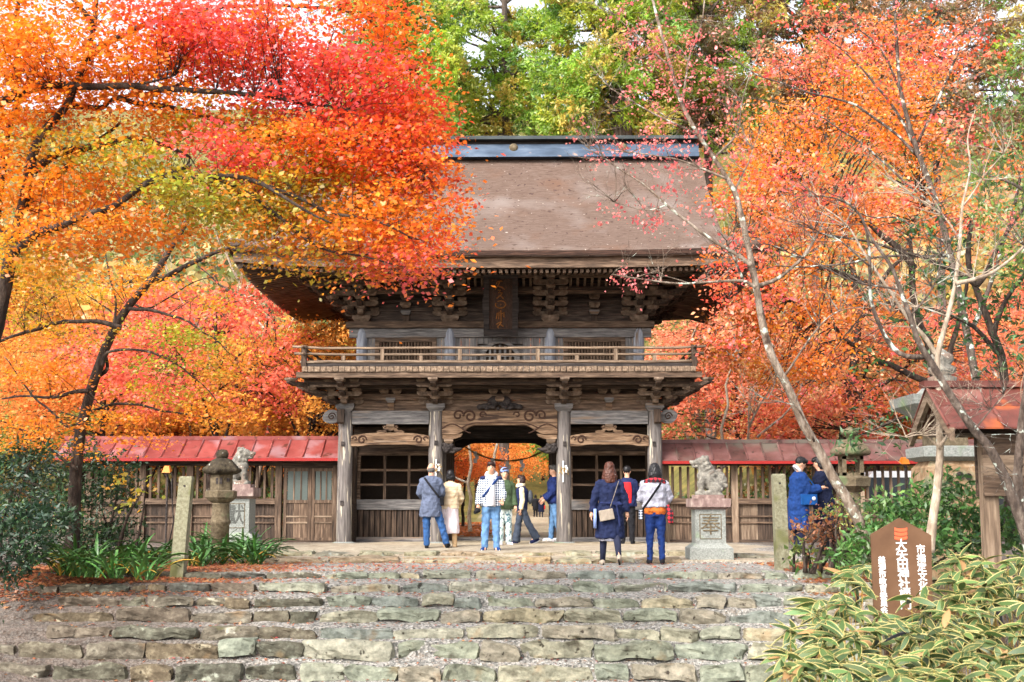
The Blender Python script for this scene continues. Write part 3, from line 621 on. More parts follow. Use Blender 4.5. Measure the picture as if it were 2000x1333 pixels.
# stepped purlins under the balcony
bxp('tie_beam', 'dark_x', GX - XO - .45, GX + XO + .45, YP - .43, YP - .33, z0 + th * 1.9, z0 + th * 2.35)
bxp('tie_beam', 'dark_x', GX - XO - .8, GX + XO + .8, YP - .78, YP - .68, zbeam0 - .12, zbeam0 - .01)
XB = px2m(384, BF)                               # balcony half width
bxp('balcony_beam', 'brown_x', GX - XB - .12, GX + XB + .12, BF - .07, BF + .07, zbeam0, zbeam1)
for s in (-1, 1): bxp('balcony_beam', 'brown_y', GX + s * (XB - .02) - .065, GX + s * (XB - .02) + .065, BF + .07, ROWS[2] + 1.05, zbeam0 + .003, zbeam1 - .003)
zf0, zf1 = zbeam1, zz(716, BF - .06)
nb = 64; bw = 2 * XB / nb
fb = MB().box(-.5, .5, 0, 1, 0, 1).box(-.42, .42, -.004, 0, .12, .9).mesh('floor_board', 'tan_y')
for k in range(nb):
    inst('floor_board', fb, gate, (GX - XB + bw * (k + .5), BF - .10 + random.uniform(-.012, .012), zf0 + .002), 0, (bw * random.uniform(.88, .95), 1.3, (zf1 - zf0) * random.uniform(.93, 1.02)))
fbx = MB().box(-.5, .5, -.5, .5, 0, 1).mesh('floor_board', 'brown_x')
for s in (-1, 1):
    for k in range(26):
        inst('floor_board', fbx, gate, (GX + s * (XB - .42), BF + 1.22 + .22 * (k + .5), zf0 + .002), 0, (.98, .205, (zf1 - zf0)))
# railing
zr1, zr2, zr3 = zz(707, BF), zz(693, BF), zz(680, BF)
def rail(z, r, ext, mt='tan_x'):
    def sag(t): return random.uniform(-.008, .008)
    p = [(GX + (XB + ext) * t, BF + random.uniform(-.006, .006), z + sag(t) + (.03 * abs(t) ** 14 if ext > .1 else 0)) for t in np.linspace(-1, 1, 15)]
    MB().tube(p, r, 6).build('rail', mt, gate, True)
    for s in (-1, 1):
        p = [(GX + s * (XB - .03), BF - ext + (5.85 + 2 * ext) * t, z + sag(t) + .004) for t in np.linspace(0, 1, 9)]
        MB().tube(p, r, 6).build('rail', 'brown_y', gate, True)
rail(zr1, .035, .05); rail(zr2, .028, .18); rail(zr3, .028, .22)
bxp('gap_shadow_strip', 'black_wood', GX - XB + .02, GX + XB - .02, BF - .012, BF + .03, zf1 + .002, zr1 - .03)  # black strip painting the shadow in the gap below the lower rail
npost = 10
for k in range(npost + 1):
    x = GX - XB + .04 + (2 * XB - .08) * k / npost; tall = (k % 2 == 0)
    bxp('rail_post', 'tan_z', x - .04, x + .04, BF - .031, BF + .031, zr1 + .02, (zr3 if tall else zr2) - .02)
for s in (-1, 1):
    bxp('corner_post', 'dark_z', GX + s * (XB - .03) - .055, GX + s * (XB - .03) + .055, BF - .055, BF + .055, zf1, zr3 + .06)
    for k in range(1, 7): bxp('rail_post', 'brown_z', GX + s * (XB - .03) - .035, GX + s * (XB - .03) + .035, BF + .95 * k - .035, BF + .95 * k + .035, zr1 + .02, zr2 if k % 2 else zr3)
# ---------------------------- upper storey
YU = YP + .25; XUI, XUO = px2m(97.5, YU, 4.3), px2m(269.5, YU, 4.3)
zu0 = zf1; zu1 = zz(642, YU); zu2 = zz(630, YU); zwin1 = zz(660, YU)
up = MB().lathe([(.125, 0), (.125, zu1 - zu0 - .12), (.09, zu1 - zu0)], n=18).mesh('upper_pillar', 'upper_pillar', True)
URO = [YU, YU + 1.65, YU + 3.3]
for y in URO:
    for x in (-XUO, -XUI, XUI, XUO):
        if y == URO[0] or abs(x) > 2 or y == URO[2]: inst('upper_pillar', up, gate, (GX + x, y, zu0))
bxp('tie_beam', 'silver_x', GX - XUO - .28, GX + XUO + .28, YU - .085, YU + .06, zwin1, zu1 - .004)
bxp('wall_plate', 'brown_x', GX - XUO - .34, GX + XUO + .34, YU - .17, YU + .15, zu1, zu2)
for s in (-1, 1):
    bxp('tie_beam', 'dark_y', GX + s * XUO - .07, GX + s * XUO + .07, YU + .07, URO[2] + .2, zwin1, zu1 - .006); bxp('wall_plate', 'dark_y', GX + s * XUO - .15, GX + s * XUO + .15, YU + .155, URO[2] + .3, zu1, zu2 - .003)
def planks_v(x0, x1, y, z0, z1, n, mat, name='plank'):
    e = np.cumsum([random.uniform(.7, 1.3) for _ in range(n)]); e = np.concatenate([[0], e / e[-1]])
    for k in range(n): bxp(name, mat, x0 + (x1 - x0) * e[k] + .003, x0 + (x1 - x0) * e[k + 1] - .003, y - .02 - random.uniform(0, .012), y + .02, z0, z1)
planks_v(GX - XUI + .1, GX - .50, YU, zu0, zwin1, 3, 'silver_z'); planks_v(GX + .50, GX + XUI - .1, YU, zu0, zwin1, 3, 'silver_z'); planks_v(GX - .50, GX + .50, YU, zz(672, YU), zwin1, 5, 'silver_z')
for s in (-1, 1):
    for k in range(10): MB().box(GX + s * XUO - .02, GX + s * XUO + .02, YU + .33 * k + .003, YU + .33 * (k + 1) - .003, zu0, zwin1).build('plank', 'brown_z', gate)
    xc = GX + s * (XUO + XUI) / 2; ww = px2m(60, YU, 4); x0, x1 = xc - ww, xc + ww; wz0, wz1 = zz(703, YU), zz(660, YU)
    planks_v(GX + (XUI + .1 if s > 0 else -XUO + .1), x0, YU, zu0, zwin1, 2, 'silver_z'); planks_v(x1, GX + (XUO - .1 if s > 0 else -XUI - .1), YU, zu0, zwin1, 2, 'silver_z')
    fr = MB().prism([(x0, wz1), (x1, wz1), (x1 - .1, wz1 - .1), (x0 + .1, wz1 - .1)], YU - .06, YU + .02).prism([(x0, wz1), (x0 + .1, wz1 - .1), (x0 + .1, wz0), (x0, wz0)], YU - .06, YU + .02).prism([(x1, wz1), (x1, wz0), (x1 - .1, wz0), (x1 - .1, wz1 - .1)], YU - .06, YU + .02).box(x0, x1, YU - .06, YU + .02, wz0 - .1, wz0).build('window_frame', 'brown_x', gate)
    nbar = 17
    for k in range(nbar): inst('lattice_bar', slat_m if False else barv_m, fr, (x0 + .1 + (2 * ww - .2) * (k + .5) / nbar, YU - .02, (wz0 + wz1 - .1) / 2), math.pi / 4, (.036, .036, wz1 - wz0 - .1))
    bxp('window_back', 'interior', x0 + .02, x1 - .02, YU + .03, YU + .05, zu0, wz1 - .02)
# cusped centre door with lattice
zd = zz(664, YU); dw = .44
arch = [(GX - dw, zu0)] + [(GX + dw * t, zu0 + (zd - zu0) * (1 - .42 * abs(t) ** 2.2) + .03 * (1 if abs(t) < .05 else 0)) for t in np.linspace(-1, 1, 25)] + [(GX + dw, zu0)]
inner = [(GX + (p[0] - GX) * .84, zu0 + (p[1] - zu0) * .88) for p in arch]
fm = MB()
for i in range(len(arch) - 1): fm.prism([arch[i], arch[i + 1], inner[i + 1], inner[i]], YU - .06, YU + .0)
df = fm.build('door_frame', 'silver_x', gate)
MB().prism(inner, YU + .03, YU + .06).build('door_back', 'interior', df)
for k in range(7): bxp('lattice_bar', 'silver_z', GX - .34 + .68 * k / 6 - .025, GX - .34 + .68 * k / 6 + .025, YU - .02, YU + .02, zu0, zu0 + (zd - zu0) * (.84 - .25 * (abs(k - 3) / 3) ** 2), df)
for k in range(3): bxp('lattice_bar', 'silver_x', GX - .37, GX + .37, YU - .024, YU + .01, zu0 + .1 + k * .13, zu0 + .14 + k * .13, df)
bxp('wall_board', 'silver_x', GX - .54, GX + .54, YU + .065, YU + .085, zu0, zwin1)
# upper brackets
EY = YP - 2.2; EYB = ROWS[2] + 2.2; A = GX - xx(455, 505, EY); ECY = (EY + EYB) / 2
zp = zz(541, YU - .9); th2 = (zp - zu2 - .13) / 4.0
for x, cn in ((-XUO, -1), (-XUI, 0), (XUI, 0), (XUO, 1)): bracket(GX + x, YU, zu2 + .14, 4, th2, .3, (1, 1, 1, 1), cn)
for y in URO[1:]:
    for s in (-1, 1): bracket(GX + s * XUO, y, zu2 + .14, 4, th2, .3, (0, 0, 0, 0), s, mm=masu_d, back=(y == URO[2]))
for k in range(4):
    za = zu2 + .14 + th2 * k
    for j, yy in enumerate((YU,)):
        bxp('wall_board', 'wall_dark', GX - XUO, GX + XUO, yy - .01, yy + .05, za - (.14 if k == 0 else 0) + .002, za + th2 * .56)
        bxp('tie_beam', 'wall_dark', GX - XUO, GX + XUO, yy - .05, yy + .05, za + th2 * .56 + .002, za + th2 - .002)
    if k in (1, 2):
        for s in (-1, 0, 1): inst('bearing_block', masu_m, gate, (GX + s * (XUO + XUI) / 2, YU - .12, za - .02), 0, (1.15, .9, 1.2))
for s in (-1, 1):
    xc = GX + s * (XUO + XUI) / 2; bxp('strut', 'dark_z', xc - .07, xc + .07, YU - .05, YU - .012, zu2, zu2 + .16); MB().masu(xc, YU - .05, zu2 + .16, .22, .1).build('bearing_block', 'silver_x', gate)
    for j in range(5): bxp('wall_board', 'dark_y', GX + s * XUO - .03, GX + s * XUO + .03, YU + .06, URO[2], zu2 + .02 + j * .2, zu2 + .215 + j * .2)
bxp('purlin', 'brown_x', GX - XUO - 1.0, GX + XUO + 1.0, YU - .98, YU - .86, zp - .02, zp + .1)
bxp('purlin', 'dark_x', GX - XUO - .5, GX + XUO + .5, YU - .66, YU - .56, zu2 + .14 + th2 * 2.58, zu2 + .14 + th2 * 3.0)
zq0, zq1 = zz(572, YU - .3), zp
for s in (-1, 0, 1):
    xa, xb = ((-XUI + .36, XUI - .36) if s == 0 else sorted((s * (XUI + .36), s * (XUO - .36))))
    n = 8 if s else 10
    bxp('coving_rail', 'brown_x', GX + xa - .1, GX + xb + .1, YU - .62, YU - .54, zq0 - .07, zq0)
    bxp('coving_back', 'dark_x', GX + xa - .1, GX + xb + .1, YU - .5, YU - .47, zq0, zq1)
    for k in range(n):
        x = GX + xa + (xb - xa) * (k + .5) / n
        MB().tube([(x, YU - .58, zq0 - .01), (x, YU - .64, zq0 + (zq1 - zq0) * .5), (x, YU - .86, zq1)], .028, 4).build('coving_slat', 'tan_z', gate)
# ---------------------------- eaves
zt0 = zz(526, EY + .1); ztw = zz(540, YU - .1) + .10
def lift(t): return .14 * abs(t) ** 4
AS = A - .08
NR = 90
for k in range(NR):
    t = (k + .5) / NR * 2 - 1; x = GX + AS * t; Lz = lift(t)
    # shorten rafters that run into the hip
    over = max(0.0, abs(x - GX) - XUO - .2); y1 = YU + .1 - 0 if over == 0 else max(EY + .5, YU - .1 - 0) - over * (YU - EY) / (A - XUO)
    y1 = max(EY + .25, y1); f = (y1 - EY) / (YU + .1 - EY)
    za, zb = zt0 + Lz, zt0 + Lz + (ztw - zt0) * f
    MB().hexa([(x - .032, EY + .1, za - .075), (x + .032, EY + .1, za - .075), (x + .032, y1, zb - .08), (x - .032, y1, zb - .08)], [(x - .032, EY + .1, za), (x + .032, EY + .1, za), (x + .032, y1, zb), (x - .032, y1, zb)]).build('rafter', 'brown_y', gate)
NS = 44
for s in (-1, 1):
    for k in range(NS):
        t = (k + .5) / NS * 2 - 1; y = ECY + (EYB - EY - .2) / 2 * t; Lz = lift(t)
        over = max(0.0, max(YU - y, y - URO[2])); full = A - XUO; L = full - .1 - over * full / 2.3; L = max(.25, L)
        x1 = GX + s * (A - .1); x2 = GX + s * (A - .1 - L); f = L / full
        za, zb = zt0 + Lz, zt0 + Lz + (ztw - zt0) * f
        MB().hexa([(x1, y - .05, za - .11), (x2, y - .05, zb - .11), (x2, y + .05, zb - .11), (x1, y + .05, za - .11)], [(x1, y - .05, za), (x2, y - .05, zb), (x2, y + .05, zb), (x1, y + .05, za)]).build('rafter', 'brown_x', gate)
    for (yc, yw) in ((EY + .12, YU), (EYB - .12, URO[2])):
        MB().tube([(GX + s * (A - .12), yc, zt0 + .1), (GX + s * XUO, yw, ztw - .05)], .13, 4).build('hip_rafter', 'dark_x', gate)
# soffit boards above the rafters (one sheet per side, following the lifted corners)
def soffit(side):
    n = 24; vs = []; fs = []
    for i in range(n + 1):
        t = i / n * 2 - 1; Lz = lift(t)
        if side in 'FB':
            ye, yi = (EY + .05, YU + .1) if side == 'F' else (EYB - .05, URO[2] - .1)
            a = (GX + (A - .05) * t, ye, zt0 + .012 + Lz); b = (GX + XUO * t, yi, ztw + .012 + Lz * .2)
        else:
            s = -1 if side == 'L' else 1
            a = (GX + s * (A - .05), ECY + (EYB - EY - .1) / 2 * t, zt0 + .012 + Lz); b = (GX + s * XUO, ECY + (URO[2] - YU - .2) / 2 * t, ztw + .012 + Lz * .2)
        vs += [a, b, (a[0], a[1], a[2] + .03), (b[0], b[1], b[2] + .03)]
    for i in range(n):
        o = i * 4; fs += [(o, o + 4, o + 5, o + 1), (o + 2, o + 3, o + 7, o + 6)]
    return MB().add(vs, fs)
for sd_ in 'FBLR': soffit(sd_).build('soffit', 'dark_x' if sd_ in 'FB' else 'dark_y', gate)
# eave boards: tan fascia over the rafter tips, then the thick bark edge
ZE = zz(487, EY - .08); 
def eave_ring(off, z0f, z1f, name, mat):
    def strip(pts_out, pts_in):
        n = len(pts_out); vs = []
        for (p, q) in zip(pts_out, pts_in): vs += [(p[0], p[1], p[2]), (p[0], p[1], p[3]), (q[0], q[1], q[3]), (q[0], q[1], q[2])]
        fs = [(o + k, o + 4 + k, o + 4 + (k + 1) % 4, o + (k + 1) % 4) for o in range(0, 4 * (n - 1), 4) for k in range(4)] + [(0, 1, 2, 3), (4 * n - 1, 4 * n - 2, 4 * n - 3, 4 * n - 4)]
        MB().add(vs, fs).build(name, mat, gate)
    N = 32
    for sgn, y in ((-1, EY), (1, EYB)):
        po, pi = [], []
        for i in range(N + 1):
            t = i / N * 2 - 1; L = lift(t); po.append((GX + (A + off) * t, y + sgn * off, z0f + L, z1f + L)); pi.append((GX + (A + off - .12) * t, y + sgn * (off - .12), z0f + L, z1f + L))
        strip(po, pi)
    for s in (-1, 1):
        po, pi = [], []
        for i in range(N + 1):
            t = i / N * 2 - 1; L = lift(t); po.append((GX + s * (A + off - .002), ECY + ((EYB - EY) / 2 + off - .12) * t, z0f + L, z1f + L)); pi.append((GX + s * (A + off - .12), ECY + ((EYB - EY) / 2 + off - .12) * t, z0f + L, z1f + L))
        strip(po, pi)
zfa1 = zz(501, EY)
eave_ring(.0, zt0 + .015, zfa1, 'eave_board', 'brown_x'); eave_ring(.118, zfa1 + .002, ZE - .035, 'bark_eave', 'bark_edge')
# ---------------------------- roof
ZR = zz(303, ECY); RV = px2m(386, ECY, 8.0); RUN = ECY - EY + .1
def fprof(u): u = max(0, min(1, u)); return .70 * u + .30 * u * u
def roof_z(x, y, skirt):
    dF = min(y - (EY - .1), (EYB + .1) - y); dS = (A + .1) - abs(x - GX)
    z = ZE + (ZR - ZE) * fprof(dF / RUN)
    if skirt: z = min(z, ZE + (ZR - ZE) * fprof(dS / RUN))
    tx = abs(x - GX) / (A + .1); ty = abs(y - ECY) / ((EYB - EY) / 2 + .1)
    return z + lift(tx) * math.exp(-dF * 1.3) + (lift(ty) * math.exp(-dS * 1.3) if skirt else 0)
def roof_sheet(x0, x1, nx, skirt, name, dz=0.0):
    ye_ = .1 - (.012 if skirt else 0); ys = list(np.linspace(EY - ye_, EYB + ye_, 57)); xs = list(np.linspace(x0, x1, nx)); vs = []; fs = []
    for y in ys:
        for x in xs:
            z = roof_z(x, y, skirt) + dz + noise.noise(Vector((x * 1.3, y * 1.3, 0))) * .02
            vs.append((x, y, z))
    n1 = len(vs); vs += [(x, y, z - .16) for x, y, z in vs]
    for j in range(len(ys) - 1):
        for i in range(nx - 1):
            a = j * nx + i; fs += [(a, a + 1, a + nx + 1, a + nx), (n1 + a, n1 + a + nx, n1 + a + nx + 1, n1 + a + 1)]
    for i in range(nx - 1):
        for j in (0, len(ys) - 1): a = j * nx + i; fs.append((a, a + n1, a + n1 + 1, a + 1))
    for j in range(len(ys) - 1):
        for i in (0, nx - 1): a = j * nx + i; fs.append((a, a + nx, a + nx + n1, a + n1))
    return MB().add(vs, fs).build(name, 'bark_roof', gate, True)
rf = roof_sheet(GX - RV, GX + RV, 40, False, 'roof')
for s in (-1, 1):
    a, b = sorted((GX + s * (RV - .9), GX + s * (A + .1))); roof_sheet(a, b, 14, True, 'roof_skirt', -.02)
    # gable wall and barge boards
    gp = [(y, roof_z(GX, y, False) - .17) for y in np.linspace(EY + 1.3, EYB - 1.3, 21)]
    gp += [(EYB - 1.3, ZE + .3), (EY + 1.3, ZE + .3)]
    MB().prism(gp, GX + s * (RV - .8), GX + s * (RV - .74), axis='x').build('gable_wall', 'dark_z', gate)
    bb = MB()
    for ya, yb in ((EY + .6, ECY), (ECY, EYB - .6)):
        q = np.linspace(ya, yb, 10)
        for i in range(9):
            bb.prism([(q[i], roof_z(GX, q[i], False) - .18), (q[i + 1], roof_z(GX, q[i + 1], False) - .18), (q[i + 1], roof_z(GX, q[i + 1], False) - .45), (q[i], roof_z(GX, q[i], False) - .45)], GX + s * (RV - .06), GX + s * (RV - .01), axis='x')
    bb.build('barge_board', 'brown_y', gate)
# ridge: flared sheet-metal base, dark neck, capped top with round crests
zc = [zz(p, ECY) for p in (306, 289, 284, 280, 268)]
MB().prism([(ECY - .42, zc[0] - .12), (ECY - .30, zc[1]), (ECY + .30, zc[1]), (ECY + .42, zc[0] - .12)], GX - RV + .06, GX + RV - .06, axis='x').build('ridge_base', 'ridge_metal', rf)
MB().box(GX - RV + .1, GX + RV - .1, ECY - .24, ECY + .24, zc[1], zc[3]).build('ridge_neck', 'black_wood', rf)
MB().prism([(ECY - .42, zc[3] - .02), (ECY - .42, zc[3] + .06), (ECY, zc[4]), (ECY + .42, zc[3] + .06), (ECY + .42, zc[3] - .02)], GX - RV - .12, GX + RV + .12, axis='x').build('ridge_cap', 'ridge_cap', rf)
for s in (-1, 1):
    MB().box(GX + s * (RV + .0) - .12, GX + s * (RV + .0) + .12, ECY - .5, ECY + .5, zc[4] - .12, zc[4] + .03).build('ridge_end', 'ridge_cap', rf)
crest = MB().lathe([(.0, -.03), (.09, -.03), (.11, 0), (.09, .04), (0, .05)], n=14).mesh('ridge_crest', 'stone_tan', True)
for pxc in (790, 1003, 1216): inst('ridge_crest', crest, rf, (xx(pxc, 290, ECY - .3), ECY - .33, zz(290, ECY - .3)), rot=(R(90), 0, 0))
for k in range(9):
    x = GX - RV + 2 * RV * (k + .5) / 9; bxp('ridge_seam', 'ridge_cap', x - .015, x + .015, ECY - .425, ECY - .40, zc[3] - .015, zc[3] + .055, rf)
# ---------------------------- plaque
pt, pb = at(978, 533, YU - 1.05), at(978, 655, YU - .42)
pw = px2m(33.5, YU - .8, 4.5); ax = (pb - pt); hgt = ax.length; ax.normalize(); nrm = Vector((1, 0, 0)).cross(ax); nrm = -nrm if nrm.y > 0 else nrm
def pp(u, v, d): return pt + Vector((1, 0, 0)) * (u * pw) + ax * (v * hgt) + nrm * d   # u -1..1, v 0..1
def pbox(mb, u0, u1, v0, v1, d0, d1): mb.hexa([pp(u0, v0, d0), pp(u1, v0, d0), pp(u1, v1, d0), pp(u0, v1, d0)], [pp(u0, v0, d1), pp(u1, v0, d1), pp(u1, v1, d1), pp(u0, v1, d1)]); return mb
plq = pbox(MB(), -.7, .7, .1, .9, 0, .02).build('plaque', wood('plaque_board', [(40, 28, 22), (58, 42, 34), (74, 56, 46)], 'z', rand=0, spots=[((112, 62, 30), 3.0, .62, .08)]), gate)
fm = MB(); pbox(fm, -1, -.68, 0, 1, -.02, .07); pbox(fm, .68, 1, 0, 1, -.02, .07); pbox(fm, -.68, .68, 0, .08, -.02, .068); pbox(fm, -.68, .68, .9, 1, -.02, .068); pbox(fm, -1.06, -.98, .38, .64, -.02, .06); pbox(fm, .98, 1.06, .38, .64, -.02, .06)
fm.build('plaque_frame', 'black_wood', plq)
STR = [[(545, 330), (560, 302), (600, 290), (622, 302)], [(592, 292), (572, 340), (535, 392)], [(560, 350), (610, 366), (650, 392)], [(565, 402), (602, 400), (572, 430), (622, 432), (598, 462), (552, 500)], [(598, 462), (632, 502)],
       [(598 + 60 * math.cos(a), 570 + 44 * math.sin(a)) for a in np.linspace(-2.2, 3.6, 16)], [(594, 566), (606, 574)], [(562, 668), (556, 705), (548, 742)], [(582, 655), (576, 742)], [(602, 636), (606, 762)], [(608, 682), (640, 664), (638, 722)], [(550, 806), (588, 782), (612, 774), (562, 842), (575, 850)], [(588, 802), (632, 832)]]
gold = flat('gold_script', (134, 84, 36), .5, metallic=.2)
gm = MB()
for stq in STR: gm.tube([pp((x - 600) / 200, (y - 200) / 740, .024) for x, y in stq], .014, 5)
gm.build('gold_script', gold, plq)
# ------------------------------------------------------------------ rope and papers hung on the gate
paper = flat('white_paper', (214, 214, 216), .8, var=.03); thin = bpy.data.materials.new('thin_paper'); thin.use_nodes = True; _n = thin.node_tree.nodes; _n.remove(_n['Principled BSDF']); _t = _n.new('ShaderNodeBsdfTranslucent'); _t.inputs[0].default_value = (.45, .45, .46, 1); _d = _n.new('ShaderNodeBsdfDiffuse'); _d.inputs[0].default_value = (.5, .5, .52, 1); _a = _n.new('ShaderNodeAddShader'); _l = thin.node_tree.links; _l.new(_t.outputs[0], _a.inputs[0]); _l.new(_d.outputs[0], _a.inputs[1]); _l.new(_a.outputs[0], _n['Material Output'].inputs[0]); straw = flat('straw', (150, 122, 70), .9, scale=60, var=.25)
def shide(mb, x, y, z, w, h):
    for k in range(3):
        dx = (.35 * w if k % 2 else -.1 * w); z1 = z - h * k * .3; z0 = z1 - h * .36
        mb.hexa([(x + dx - w / 2, y - .004 - .004 * k, z0), (x + dx + w / 2, y - .012 - .004 * k, z0), (x + dx + w / 2, y - .012 - .004 * k, z1), (x + dx - w / 2, y - .004 - .004 * k, z1)],
                [(x + dx - w / 2, y - .001 - .004 * k, z0), (x + dx + w / 2, y - .009 - .004 * k, z0), (x + dx + w / 2, y - .009 - .004 * k, z1), (x + dx - w / 2, y - .001 - .004 * k, z1)])
YRp = ROWS[2] + .3
rp = [at(885 + 195 * t, 856 + 14 * t + 150 * t * (1 - t), YRp) for t in np.linspace(0, 1, 17)]
rope = thing('sacred_rope', 'thin straw rope with white zigzag papers hung across the passage', 'rope', rp[8])
MB().tube(rp, [.022 + .008 * math.sin(i * 2) for i in range(17)], 6).build('rope', straw, rope, True)
for pxs, t in ((929, .23), (962, .40), (992, .55), (1019, .69)):
    i = t * 16; p = rp[int(i)]; m = MB(); shide(m, at(pxs, 890, YRp).x, YRp - .02, p.z - .01, .085, .3); m.build('paper_streamer', thin, rope)
for px_, py_, lab in ((1101, 905, 'white folded paper wand with straw tied on the right inner pillar'), (853, 902, 'white folded paper wand on pillar behind the balding man')):
    p = at(px_, py_, YP - PR); wd = thing('paper_wand', lab, 'paper ornament', (p.x, YP - PR - .01, p.z - .5))
    m = MB(); zt_ = p.z + .05
    m.tube([(p.x - .01, YP - PR * 1.1 - .012, zt_), (p.x - .015, YP - PR * 1.1 - .012, zt_ - .46)], .018, 8); m.build('wand_stick', paper, wd)
    m = MB(); shide(m, p.x + .05, YP - PR * 1.1 - .02, zt_ - .1, .05, .16); m.build('paper_streamer', paper, wd)
    m = MB()
    for k in range(22):
        a = random.uniform(-1, 1); c = (p.x + a * .08, YP - PR * 1.1 - .01 - random.random() * .03, zt_ - .12 - random.random() * .12); m.tube([c, (c[0] + random.uniform(-.07, .07), c[1] - .02, c[2] + random.uniform(-.1, .06))], .006, 4)
    m.build('straw_tuft', straw, wd)
# ------------------------------------------------------------------ roofed fences either side of the gate
FY = YP + .45
def fence(side):
    left = side < 0
    xa, xb = (at(120, 900, FY).x, GX - XO - .14) if left else (GX + XO + .14, at(1960, 900, FY).x)
    fe = thing('roofed_fence', 'slatted wooden fence under a bright red sheet-metal roof' if left else 'slatted wooden fence under a faded mauve sheet-metal roof', 'fence', ((xa + xb) / 2, FY, .1))
    B = lambda name, mat, x0, x1, y0, y1, z0, z1, p=None: MB().box(x0, x1, y0, y1, z0, z1).build(name, mat, p or fe)
    pr, pe = (857, 893) if left else (864, 899)
    YR, YE = FY + .25, FY - .45; zr, ze = zz(pr, YR), zz(pe, YE)
    rm = 'red_roof' if left else 'mauve_roof'
    step = px2m(33.5, YE, 2); n = int((xb - xa) / step); step = (xb - xa) / n; sh = .10 * (1 if left else .3)
    prof = lambda t: (YE + (YR - YE) * t, ze + (zr - ze) * (t * .85 + .15 * t * t))
    for k in range(n):
        x0, x1 = xa + step * k, xa + step * (k + 1) - .006; m = MB(); vs = []
        for t in (0, .5, 1):
            y, z = prof(t); vs += [(x0, y, z), (x1, y, z), (x0, y, z - .02), (x1, y, z - .02)]
        m.add(vs, [(0, 1, 5, 4), (4, 5, 9, 8), (2, 6, 7, 3), (6, 10, 11, 7), (0, 2, 3, 1), (8, 9, 11, 10), (0, 4, 6, 2), (4, 8, 10, 6), (1, 3, 7, 5), (5, 7, 11, 9)]); m.build('roof_panel', rm, fe)
        m = MB(); m.tube([(x0 - .003, prof(t)[0], prof(t)[1] + .012) for t in (0, .5, 1)], .02, 4); m.build('roof_seam', rm, fe)
    m = MB()
    for (ya, za, yb, zb) in ((YR + .05, zr, YR + .75, ze),): m.add([(xa, ya, za), (xb, ya, za), (xb, yb, zb), (xa, yb, zb), (xa, ya, za - .02), (xb, ya, za - .02), (xb, yb, zb - .02), (xa, yb, zb - .02)], [(0, 1, 2, 3), (4, 7, 6, 5), (0, 4, 5, 1), (2, 6, 7, 3), (0, 3, 7, 4), (1, 5, 6, 2)])
    m.build('rear_roof_panel', rm, fe)
    B('ridge_cap', rm, xa - .02, xb, YR - .06, YR + .1, zr - .03, zr + .055)
    B('eave_trim', 'red_trim', xa, xb, YE - .02, YE + .03, ze - .085, ze - .022)
    B('eave_beam', 'dark_x', xa, xb, FY - .12, FY + .1, zz(910, FY), ze + .05)
    zs1, zs0, zl = zz(912, FY), zz(974, FY), zz(985, FY); zb = .10
    posts = [at(p, 950, FY).x for p in ((175, 280, 372, 545, 657) if left else (1300, 1434, 1560, 1680, 1800, 1920))]
    dx0 = at(553, 950, FY).x if left else 99
    for x in posts:
        tall = B('post', 'brown_z' if left else 'tan_z', x - .07, x + .07, FY - .09, FY + .07, zb, zs1 + .05)
    xe = dx0 if left else xb
    for i, x0 in enumerate(posts[:-1] if not left else posts[:-2]):
        x1 = posts[i + 1]; a, b = x0 + .07, x1 - .07
        B('mid_rail', 'brown_x', a, b, FY - .10, FY + .04, zl, zs0); B('sill_beam', 'dark_x', a, b, FY - .08, FY + .06, zb, zb + .09)
        ns = max(3, int((b - a) / px2m(13.6, FY, 1)))
        for k in range(ns):
            xk = a + (b - a) * (k + .5) / ns; MB().box(xk - .027, xk + .027, FY - .03, FY + .02, zs0, zs1).build('slat', 'brown_z', fe)
        nbd = max(4, int((b - a) / .19)); e = np.cumsum([random.uniform(.6, 1.4) for _ in range(nbd)]); e = np.concatenate([[0], e / e[-1]])
        for k in range(nbd): MB().box(a + (b - a) * e[k] + .002, a + (b - a) * e[k + 1] - .002, FY - .012 - random.uniform(0, .008), FY + .02, zb + .09, zl).build('board', random.choice(['brown_z', 'brown_z', 'dark_z', 'dark_z', 'tan_z']), fe)
        for py in (1009, 1021): B('batten', 'brown_x', a, b, FY - .05, FY - .022, zz(py, FY) - .018, zz(py, FY) + .018)
    if left:
        xd0, xd1 = dx0, posts[-1] - .02; xm = (xd0 + xd1) / 2 + .05
        glass = flat('frosted_glass', (80, 88, 84), .35, var=.06)
        B('lintel', 'dark_x', xd0, xd1, FY - .08, FY + .06, zs1 - .03, zs1 + .05); B('threshold', 'dark_x', xd0, xd1, FY - .08, FY + .06, zb, zb + .07)
        for (a, b) in ((xd0 + .02, xm), (xm + .01, xd1)):
            d = MB().box(a, a + .07, FY - .05, FY, zb + .07, zs1 - .03).box(b - .07, b, FY - .05, FY, zb + .07, zs1 - .03).box(a + .07, b - .07, FY - .05, FY, zl + .02, zl + .09).box(a + .07, b - .07, FY - .05, FY, zb + .07, zb + .13).box(a + .07, b - .07, FY - .05, FY, zs1 - .1, zs1 - .03).build('door', 'brown_z', fe)
            for k in range(3):
                u0 = a + .07 + (b - a - .14) * k / 3; u1 = a + .07 + (b - a - .14) * (k + 1) / 3
                B('pane', glass, u0 + .012, u1 - .012, FY - .03, FY - .02, zl + .09, zs1 - .1, d); B('board', random.choice(['brown_z', 'brown_z', 'dark_z']), u0 + .002, u1 - .002, FY - .03, FY - .015, zb + .13, zl + .02, d)
                if k: B('muntin', 'brown_z', u0 - .014, u0 + .014, FY - .045, FY - .015, zl + .09, zs1 - .1, d)
            for py in (1009, 1021): B('batten', 'tan_x', a + .07, b - .07, FY - .047, FY - .031, zz(py, FY) - .02, zz(py, FY) + .015, d)
